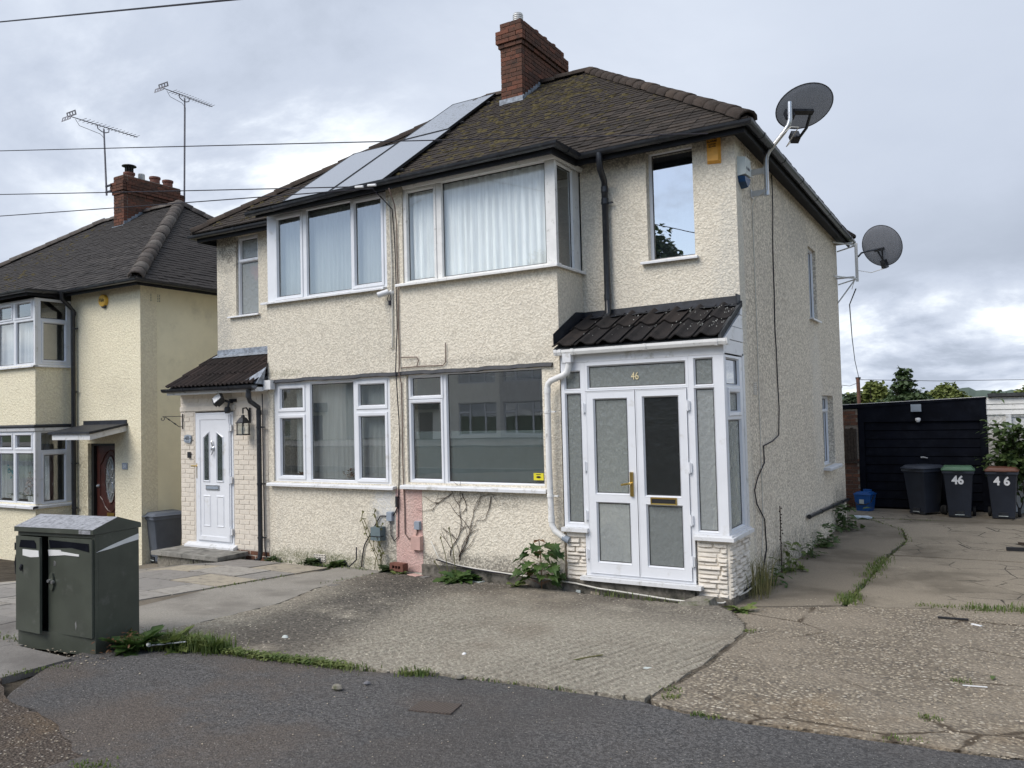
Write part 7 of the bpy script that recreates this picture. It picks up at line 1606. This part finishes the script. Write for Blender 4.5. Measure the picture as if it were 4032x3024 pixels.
for k in range(40): leaf(m_, (r_.uniform(-.3,.05), 18.05, r_.uniform(-1.25,-1.05)), (r_.uniform(-1,1), -.5, r_.uniform(-.4,.5)), r_.uniform(.06,.1), LEAF, .3, .8)
part('stems', st_, 'bark', SH); part('foliage', m_, 'leaf_mid', SH, fix=False)

# trees behind the garages, each a trunk with limbs and a crown of leaf clumps
def tree(name, x, y, zb_, h, cw, mat, label, seed, n=2600, cz=.62, group=None, shape=None, ls=.26):
    r_ = random.Random(seed); t = thing(name, (x, y, zb_), label, 'tree', group); tr = MB(); tr.tube([(x,y,zb_),(x+.05*h*.1,y,zb_+h*.3),(x,y,zb_+h*.62)], h*.026, 8, taper=h*.012); cr_ = MB(); C_ = []
    for k in range(11):
        a = r_.uniform(0, 6.28); z0 = zb_+h*r_.uniform(.25,.6); e_ = Vector((x+math.cos(a)*cw*r_.uniform(.3,.8), y+math.sin(a)*cw*r_.uniform(.3,.8), z0+h*r_.uniform(.12,.32))); tr.tube([(x,y,z0), Vector((x,y,z0)).lerp(e_,.5)+Vector((0,0,h*.03)), e_], h*.008, 5, taper=h*.003)
    for k in range(30):
        u = r_.uniform(-1, 1); a = r_.uniform(0, 6.28); s_ = math.sqrt(1-u*u); rad = r_.uniform(.55, 1.0); w_ = cw*(1 if u < 0 else (1-.45*u))
        C_.append((Vector((x+math.cos(a)*s_*w_*rad, y+math.sin(a)*s_*w_*rad, zb_+h*cz+u*rad*h*(1-cz))), cw*r_.uniform(.22,.40)))
    for k in range(n):
        c_, q = r_.choice(C_); d_ = Vector((r_.gauss(0,1), r_.gauss(0,1), r_.gauss(0,.8))); d_ = d_.normalized()*q*r_.random()**.4
        leaf(cr_, c_+d_, (r_.uniform(-1,1), r_.uniform(-1,1), r_.uniform(-.6,.5)), ls*r_.uniform(.6,1.3), LEAF, .2, 1.0, r_.uniform(-.8,.8))
    part('trunk', tr, 'bark', t); part('crown', cr_, mat, t, fix=False)
def at(px, py, y): p = onY(px, py, y); return p
def treepx(name, px, top, y, wpx, mat, label, seed, n=2600, cz=.55, ls=.26):
    p = onY(px, top, y); zb_ = -3.0; d = p.length; cw = wpx/FPX*d/2*1.15; n = int(n*1.6); tree(name, p.x, p.y, zb_, p.z-zb_, cw, mat, label, seed, n, cz, 'trees beyond the garages', ls=ls)
treepx('broadleaf_tree', 3345, 1545, 48, 120, 'leaf_far', 'dark tree just clear of the house corner beyond the garage', 1, 2200)
treepx('broadleaf_tree', 3430, 1486, 52, 135, 'leaf_light', 'yellow green tree behind the thin brown pole', 2, 2300, .60)
treepx('broadleaf_tree', 3548, 1460, 50, 165, 'leaf_dark', 'tallest dark green tree, rising pointed behind the garage roof', 3, 3200, .58)
treepx('broadleaf_tree', 3665, 1522, 55, 110, 'leaf_light', 'lower half of the pale twin crowned trees behind the garage, on the left', 4, 2000, .62)
treepx('broadleaf_tree', 3735, 1512, 56, 125, 'leaf_light', 'rounder pale tree of the twin crowns behind the garage, on the right', 5, 2200, .62)
treepx('broadleaf_tree', 3935, 1538, 70, 90, 'leaf_mid', 'distant tree above the roof of the white garage', 6, 1500, .62)
treepx('broadleaf_tree', 4030, 1532, 66, 120, 'leaf_light', 'distant yellowish tree at the far right above the white garage', 7, 1500, .62)
treepx('broadleaf_tree', 3480, 1545, 60, 200, 'leaf_mid', 'bushy tree low between the yellow green and the dark tree', 8, 2400, .62)
treepx('broadleaf_tree', 3600, 1560, 62, 180, 'leaf_far', 'low dark trees filling the gap beside the pale ones', 9, 2000, .62)
m_ = MB(); r_ = random.Random(4); pts = []
for k in range(90):
    x_ = -60+2.2*k; pts.append((x_, 330, 3.4+.9*math.sin(k*.31)+.6*math.sin(k*.83+1)+r_.uniform(0,1.2)))
for (xa, ya, za), (xb, yb_, zb2) in zip(pts, pts[1:]): m_.q((xa,ya,-6),(xb,yb_,-6),(xb,yb_+8,zb2),(xa,ya+8,za)); m_.q((xa,ya+8,za),(xb,yb_+8,zb2),(xb,yb_+60,-6),(xa,ya+60,-6))
structure('hills', m_, 'far_hill', fix=False)
p = onY(3382, 1487, 34); t = thing('utility_pole', (p.x, 34, -2.3), 'thin brown utility pole rising in front of the trees', 'pole'); m_ = MB(); m_.tube([(p.x,34,-2.4),(p.x-.04,34,p.z)], .07, 8); part('shaft', m_, 'pole_brown', t); m_ = MB(); m_.box(p.x-.12,p.x+.06,33.95,34.05,p.z-.06,p.z+.02); part('cap', m_, 'dark_metal', t)
cable('pole_wire', [onY(3382,1490,34), onY(3366,1420,29), onY(3355,1330,24), onY(3345,1200,18.5), Vector((-2.12,16.25,2.2))], .012, 'cable_black', 'slack cable from the back dish to the brown pole', 'wire')
cable('pole_wire', [onY(3382,1506,34), onY(3345,1520,30), onY(3310,1516,24), Vector((XR+.02,16.1,.36))], .009, 'cable_black', 'thin wire from the pole to the back corner of the house', 'wire')
cable('pole_wire', [onY(3382,1495,34), onY(3700,1500,40), onY(4060,1494,48)], .012, 'cable_black', 'thin wire from the brown pole over the garages', 'wire')

# litter ---------------------------------------------------------------------------
x, y = -2.18, 16.5; B_ = thing('plastic_bottle', (x, y, zg(x,y)), 'clear plastic bottle lying on the yard near the house corner', 'bottle', rz=R(4)); m_ = MB(); m_.lathe([(0,-.17),(.036,-.168),(.038,-.05),(.034,-.04),(.038,-.03),(.038,.08),(.015,.14),(.013,.17),(0,.17)], 12, Matrix.Translation((0,0,.038)) @ Matrix.Rotation(R(90),4,'Y')); part('body', m_, 'bottle_plastic', B_, True, smooth=True); m_ = MB(); m_.lathe([(.016,.15),(.016,.175),(0,.175)], 10, Matrix.Translation((0,0,.038)) @ Matrix.Rotation(R(90),4,'Y')); part('cap', m_, 'grass_green', B_, True)
def litter(name, x, y, sz, rz, mat, label, cat):
    m_ = MB(); M = Matrix.Translation((x, y, zg(x,y)+.004)) @ Matrix.Rotation(rz,4,'Z') @ Matrix.Rotation(R(-2.5),4,'X'); m_.box(-sz[0]/2,sz[0]/2,-sz[1]/2,sz[1]/2,0,sz[2],M); return single(name, m_, mat, label, cat)
litter('plank', .36, 13.75, (.55,.07,.05), R(8), 'ink', 'black plank lying on the yard concrete', 'plank'); litter('plank', .46, 14.3, (.45,.06,.03), R(-25), 'old_wood', 'weathered brown plank behind the black one', 'plank'); litter('litter', .42, 13.9, (.14,.05,.05), R(5), 'bin_white', 'white scrap on the black plank', 'litter')
G1 = G(2700+1705/1.62, 2000+712/1.62); litter('stick', G1.x, G1.y, (.26,.025,.015), R(5), 'ink', 'short black stick on the forecourt gravel', 'stick')
G1 = G(2700+1845/1.62, 2000+1143/1.62); litter('lolly_stick', G1.x, G1.y, (.15,.012,.005), R(12), 'bin_white', 'white stick on the gravel forecourt', 'stick')
G1 = G(2700+1855/1.62, 2000+752/1.62); litter('litter', G1.x, G1.y, (.09,.03,.008), R(-30), 'bin_white', 'white paper scrap on the forecourt', 'litter')
G1 = G(2700+1955/1.62, 2000+1105/1.62); m_ = MB(); leaf(m_, (G1.x, G1.y, G1.z+.01), (.1,1,.1), .10, LEAF, .1, .5); plant('fallen_leaf', m_, 'petal_blue' if False else 'grass_green', 'bright green fallen leaf on the gravel', 'leaf')
G1 = G(1000+1800/1.3825, 2000+830/1.3825); m_ = MB(); m_.tube([(G1.x-.10,G1.y-.12,G1.z+.008),(G1.x,G1.y,G1.z+.02),(G1.x+.08,G1.y+.16,G1.z+.01)], .006, 5); plant('twig', m_, 'grass_dry', 'small green twig on the ribbed concrete', 'twig')
G1 = G(1000+2130/1.3825, 2000+876/1.3825); litter('litter', G1.x, G1.y, (.10,.04,.006), R(10), 'bell_grey', 'grey scrap on the ribbed concrete drive', 'litter')
A = thing('dropped_stalk', (-5.75, 4.12, zg(-5.75,4.12)), 'white plastic stick lying in the grass by the cabinet', 'litter'); m_ = MB(); m_.tube([(-5.85,4.06,zg(-5.8,4.05)+.05),(-5.62,4.22,zg(-5.6,4.2)+.075)], .006, 5); m_.lathe([(0,-.02),(.02,-.01),(.02,.01),(0,.02)], 8, Matrix.Translation((-5.86,4.055,zg(-5.8,4.05)+.055))); part('stick', m_, 'bin_white', A)
# loose brick, broken kerb stone
A = thing('loose_brick', (-6.80, 8.36, -2.02), 'loose red frogged brick at the foot of the pink strip', 'brick', rz=R(-6)); m_ = MB(); plate(m_, lambda u, v, d: (u, -d, v), -.12, .12, 0, .10, [(-.075,-.03,.03,.07),(-.02,.02,.03,.07),(.03,.075,.03,.07)], .05, -.05); part('brick_body', m_, 'terracotta', A, True)
m_ = MB(); r_ = random.Random(5); m_.add([(-2.98,8.14,-2.1),(-2.56,8.12,-2.1),(-2.52,8.32,-2.1),(-2.95,8.34,-2.1),(-2.9,8.17,-2.01),(-2.58,8.15,-1.965),(-2.56,8.31,-1.95),(-2.75,8.32,-1.96),(-2.93,8.32,-2.03)], [(0,3,2,1),(4,5,6,7,8),(0,1,5,4),(1,2,6,5),(2,3,8,7,6),(3,0,4,8)]); single('broken_kerb_stone', m_, 'stone_grey', 'broken grey kerb stone under the porch corner', 'stone')
# old square tiles set in the edge of the drive
for i, (px, py, w_, mt) in enumerate(((1635,2268,.19,'pink_plastic'),(1876,2293,.17,'bell_grey'),(2052,2307,.17,'pebble'),(2268,2323,.20,'bell_grey'),(2350,2333,.11,'pebble'),(2430,2335,.10,'bell_grey'),(2485,2345,.16,'bell_grey'),(1312,2308,.12,'flag_concrete'),(1675,2275,.09,'flag_concrete'))):
    p = G(px, py); m_ = MB(); M = Matrix.Translation((p.x,p.y,p.z+.006)) @ Matrix.Rotation(R(8*((i*37) % 5-2)),4,'Z') @ Matrix.Rotation(R(-3.2),4,'X'); m_.box(-w_/2,w_/2,-.06,.06,-.02,.010,M)
    single('floor_tile', m_, mt, 'fragment of square tile set in the back edge of the concrete drive', 'tile', 'tile fragments along the drive edge')
# pebbles
r_ = random.Random(101); m_ = MB()
def peb(x, y, s_):
    z = zg(x, y); M = Matrix.Translation((x, y, z+s_*.25)) @ Matrix.Rotation(r_.uniform(0,6.28),4,'Z') @ Matrix.Diagonal((s_*r_.uniform(.7,1.5), s_, s_*.55, 1)); m_.lathe([(.5,-.8),(1,0),(.6,.75),(0,.9)], 5, M)
for k in range(2600): peb(r_.uniform(-1.9,1.6), r_.uniform(5.0,9.2)**1, r_.uniform(.004,.011))
for k in range(260): peb(r_.uniform(-6.3,-2.1), r_.uniform(4.6,8.0), r_.uniform(.003,.008))
for k in range(200): peb(r_.uniform(-4.5,.5), r_.uniform(2.3,4.3), r_.uniform(.003,.006))
for k in range(420): peb(r_.uniform(-6.3,-4.2), r_.uniform(1.9,2.7), r_.uniform(.003,.007))
for k in range(110): peb(-6.4+r_.gauss(0,.35), 3.6+r_.gauss(0,.10), r_.uniform(.003,.010))
o = single('pebbles', m_, 'pebble', 'x', 'x', fix=False); o['kind'] = 'stuff'; del o['label'], o['category']
for i, (px, py, s_, lab) in enumerate(((1328,2716,.032,'fist sized grey stone on the asphalt'),(1812,2673,.026,'grey stone on the edge of the concrete drive'),(1828,2580,.018,'white pebble on the ribbed concrete drive'),(1123,2514,.024,'pale flat stone on the dark stained concrete'),(1445,2695,.018,'small dark stone beside the grey stone on the asphalt'))):
    p = G(px, py); m_ = MB(); m_.lathe([(.5,-.8),(1,-.1),(.75,.55),(.3,.85),(0,.9)], 8, Matrix.Translation((p.x,p.y,p.z+s_*.5)) @ Matrix.Rotation(i,4,'Z') @ Matrix.Diagonal((s_*1.4,s_,s_*.8,1))); single('stone', m_, ('stone_grey','stone_grey','bin_white','bell_grey','ink_grey')[i], lab, 'stone')

# ------------------------------------------------------------------ curtains and things in the windows
C1 = 'net curtains'
curtain(FR(YB), -6.70, -4.50, 1.72, 3.06, -.11, 'net_white', 'white gathered net curtain in the upper bay window of number 46', .034, .12, 1)
curtain(RT(BR_), 8.62, 9.05, 1.72, 3.06, -.30, 'net_dim', 'dim curtain end behind the side pane of the upper bay', .02, .12, 8)
curtain(FR(YB), -9.25, -7.05, 1.72, 3.06, -.14, 'net_grey', 'grey vertical blind in the upper bay window of number 48', .010, .09, 2)
curtain(FR(YB), -8.95, -7.05, -.95, .52, -.18, 'net_grey', 'grey net curtain in the ground floor window of number 48', .012, .10, 3)
curtain(FR(YB), -19.4, -15.78, 1.1, 2.02, -.14, 'net_house', 'white net curtain upstairs at number 50', .02, .16, 4)
curtain(FR(YB), -19.4, -15.82, -1.45, -.5, -.32, 'net_house', 'net curtain behind the flowers downstairs at number 50', .02, .16, 5)
curtain(RT(B5), 8.76, 8.95, -1.5, -.15, -.30, 'net_grey', 'tied back curtain in the side light of the ground bay of number 50', .02, .07, 7, name='side_curtain')
m_ = MB(); m_.box(-2.98,-3.50,9.45,9.47,1.8,3.2) if False else m_.box(-3.52,-2.93,9.40,9.42,1.8,3.2); single('window_blind', m_, 'net_dim', 'drawn blind behind the tall narrow upper window', 'blind')
m_ = MB()
hp_ = [(0,-.16),(.07,-.06),(.12,.02),(.12,.08),(.07,.115),(0,.08),(-.07,.115),(-.12,.08),(-.12,.02),(-.07,-.06)]
m_.prism([(-10.50+u*1.1, 2.50+v*1.05) for u, v in hp_], 'y', 9.305, 9.318); simple('heart_red', (.55,.10,.12), .6, .3); single('heart_sticker', m_, 'heart_red', 'red heart behind the small frosted window of number 48', 'sticker')
def orchid(x, z0, h, mat, label, seed):
    r_ = random.Random(seed); t = thing('orchid', (x, 8.66, z0), label, 'potted plant'); m_ = MB(); m_.lathe([(.05,0),(.065,.11),(.06,.11),(.05,.02)], 12, Matrix.Translation((x,8.66,z0))); part('pot', m_, 'bin_white', t)
    m_ = MB(); m_.tube([(x,8.66,z0+.08),(x+.01,8.66,z0+h*.6),(x-.03,8.65,z0+h)], .005, 5); 
    for k in range(5): a = r_.uniform(0,6.28); leaf(m_, (x,8.66,z0+.1), (math.cos(a), math.sin(a)*.5, .5), .16, LEAF, .6, .6)
    part('leaves', m_, 'leaf_mid', t, fix=False); m_ = MB()
    for k in range(16):
        c_ = Vector((x-.03+r_.gauss(0,.06), 8.63+r_.gauss(0,.02), z0+h-.02+r_.gauss(0,.07)))
        for q in range(4): leaf(m_, c_, (r_.uniform(-1,1), -.5, r_.uniform(-1,1)), .045, LEAF, .1, 1.1)
    part('flowers', m_, mat, t, fix=False)
orchid(-16.72, -1.47, .62, 'petal_blue', 'blue flowering orchid in the bay window of number 50', 1); orchid(-16.02, -1.47, .50, 'petal_white', 'pink and white orchid in the bay window of number 50', 2); orchid(-16.14, -1.47, .28, 'petal_white', 'small white orchid beside the taller one in the bay window', 3)
r_ = random.Random(8); m_ = MB()
for k in range(60): leaf(m_, (-7.85+r_.gauss(0,.05), 8.62+r_.gauss(0,.02), -.83+r_.random()*.10), (r_.uniform(-1,1), r_.uniform(-1,.4), r_.uniform(-.3,.8)), r_.uniform(.025,.05)); 
plant('pot_plant', m_, 'leaf_red', 'dark red pot plant on the window sill of number 48', 'plant'); m_ = MB()
for k in range(16): leaf(m_, (-8.78+r_.gauss(0,.02), 8.62, -.84), (r_.uniform(-1,1), r_.uniform(-.6,.3), r_.uniform(.1,1.2)), r_.uniform(.06,.12))
plant('pot_plant', m_, 'leaf_red', 'spiky red plant in the left corner of the ground window of number 48', 'plant')

# ------------------------------------------------------------------ across the street (seen in the glass)
OH = thing('opposite_house', (-3, -15.5, -1.4), 'cream houses across the street, seen reflected in the windows', 'house'); yo = -15.5
HX = [(-43,-36.6,0),(-36.6,-30.2,1),(-26.6,-20.2,0),(-20.2,-13.8,1),(-12.4,-6.0,0),(-6.0,.4,1),(2.0,8.4,0),(8.4,14.8,1)]
for i, (xa, xb, k) in enumerate(HX):
    w0 = xb-2.45 if k == 0 else xa+.2; d0 = xa+1.5 if k == 0 else xb-2.4
    h1, h2 = (w0, w0+2.25, -.98, .62), (w0, w0+2.25, 1.55, 2.9)
    m_ = MB(); plate(m_, BK(yo), xa+.003, xb-.003, -2.4, 3.2, [h1, h2, (d0, d0+.9, -2.0, .2)], 0, -.25); part('wall', m_, ('far_render','white_roughcast','far_render','cream_roughcast')[(i*3) % 4], OH)
    m_ = MB(); m_.box(xa+.01, xb-.01, yo-7, yo-1.2, -2.4, 3.2); part('inner_wall', m_, 'interior', OH)
    for h in (h1, h2): window(OH, BK(yo), h, [(h[0]+.07,h[0]+.6,h[3]-.42,h[3]-.07,.05),(h[0]+.07,h[0]+.6,h[2]+.07,h[3]-.54,.05),(h[0]+.72,h[1]-.72,h[2]+.07,h[3]-.07,0),(h[1]-.6,h[1]-.07,h[3]-.42,h[3]-.07,.05),(h[1]-.6,h[1]-.07,h[2]+.07,h[3]-.54,.05)], d=-.05, pane='glass_bright')
    m_ = MB(); m_.box(d0,d0+.9,yo-.15,yo-.1,-2.0,.2); part('door', m_, 'door_red', OH)
    m_ = MB(); m_.add([(d0-.4,yo+.7,.42),(d0+1.3,yo+.7,.42),(d0+1.3,yo,.9),(d0-.4,yo,.9),(d0-.4,yo+.7,.36),(d0+1.3,yo+.7,.36),(d0+1.3,yo,.36),(d0-.4,yo,.36)], [(0,1,2,3),(4,7,6,5),(0,4,5,1),(1,5,6,2),(3,7,4,0)]); part('porch_roof', m_, 'tile_grey', OH)
    if k == 0:
        e_ = [(xa-.3,yo+.35),(xb+6.7,yo+.35),(xb+6.7,yo-7.4),(xa-.3,yo-7.4)]; a, b_ = (xa+3.4, yo-3.5, 5.7), (xb+3, yo-3.5, 5.7); P = [(x, y, 3.22) for x, y in e_]
        m_ = MB(); m_.q(P[0],P[1],b_,a); m_.q(P[1],P[2],b_); m_.q(P[2],P[3],a,b_); m_.q(P[3],P[0],a); m_.q(*P); part('roof', m_, 'tile_grey', OH)
tree('street_tree', -15.7, -25, -1.8, 12.0, 2.3, 'leaf_dark', 'leafy tree behind the houses across the street, mirrored in the narrow window', 21, 3600, .66, ls=.30)
tree('street_tree', -23.2, -25.5, -1.8, 12.2, 2.4, 'leaf_dark', 'leafy tree behind the houses across the street, mirrored in the upper bay window', 22, 3600, .66, ls=.30)
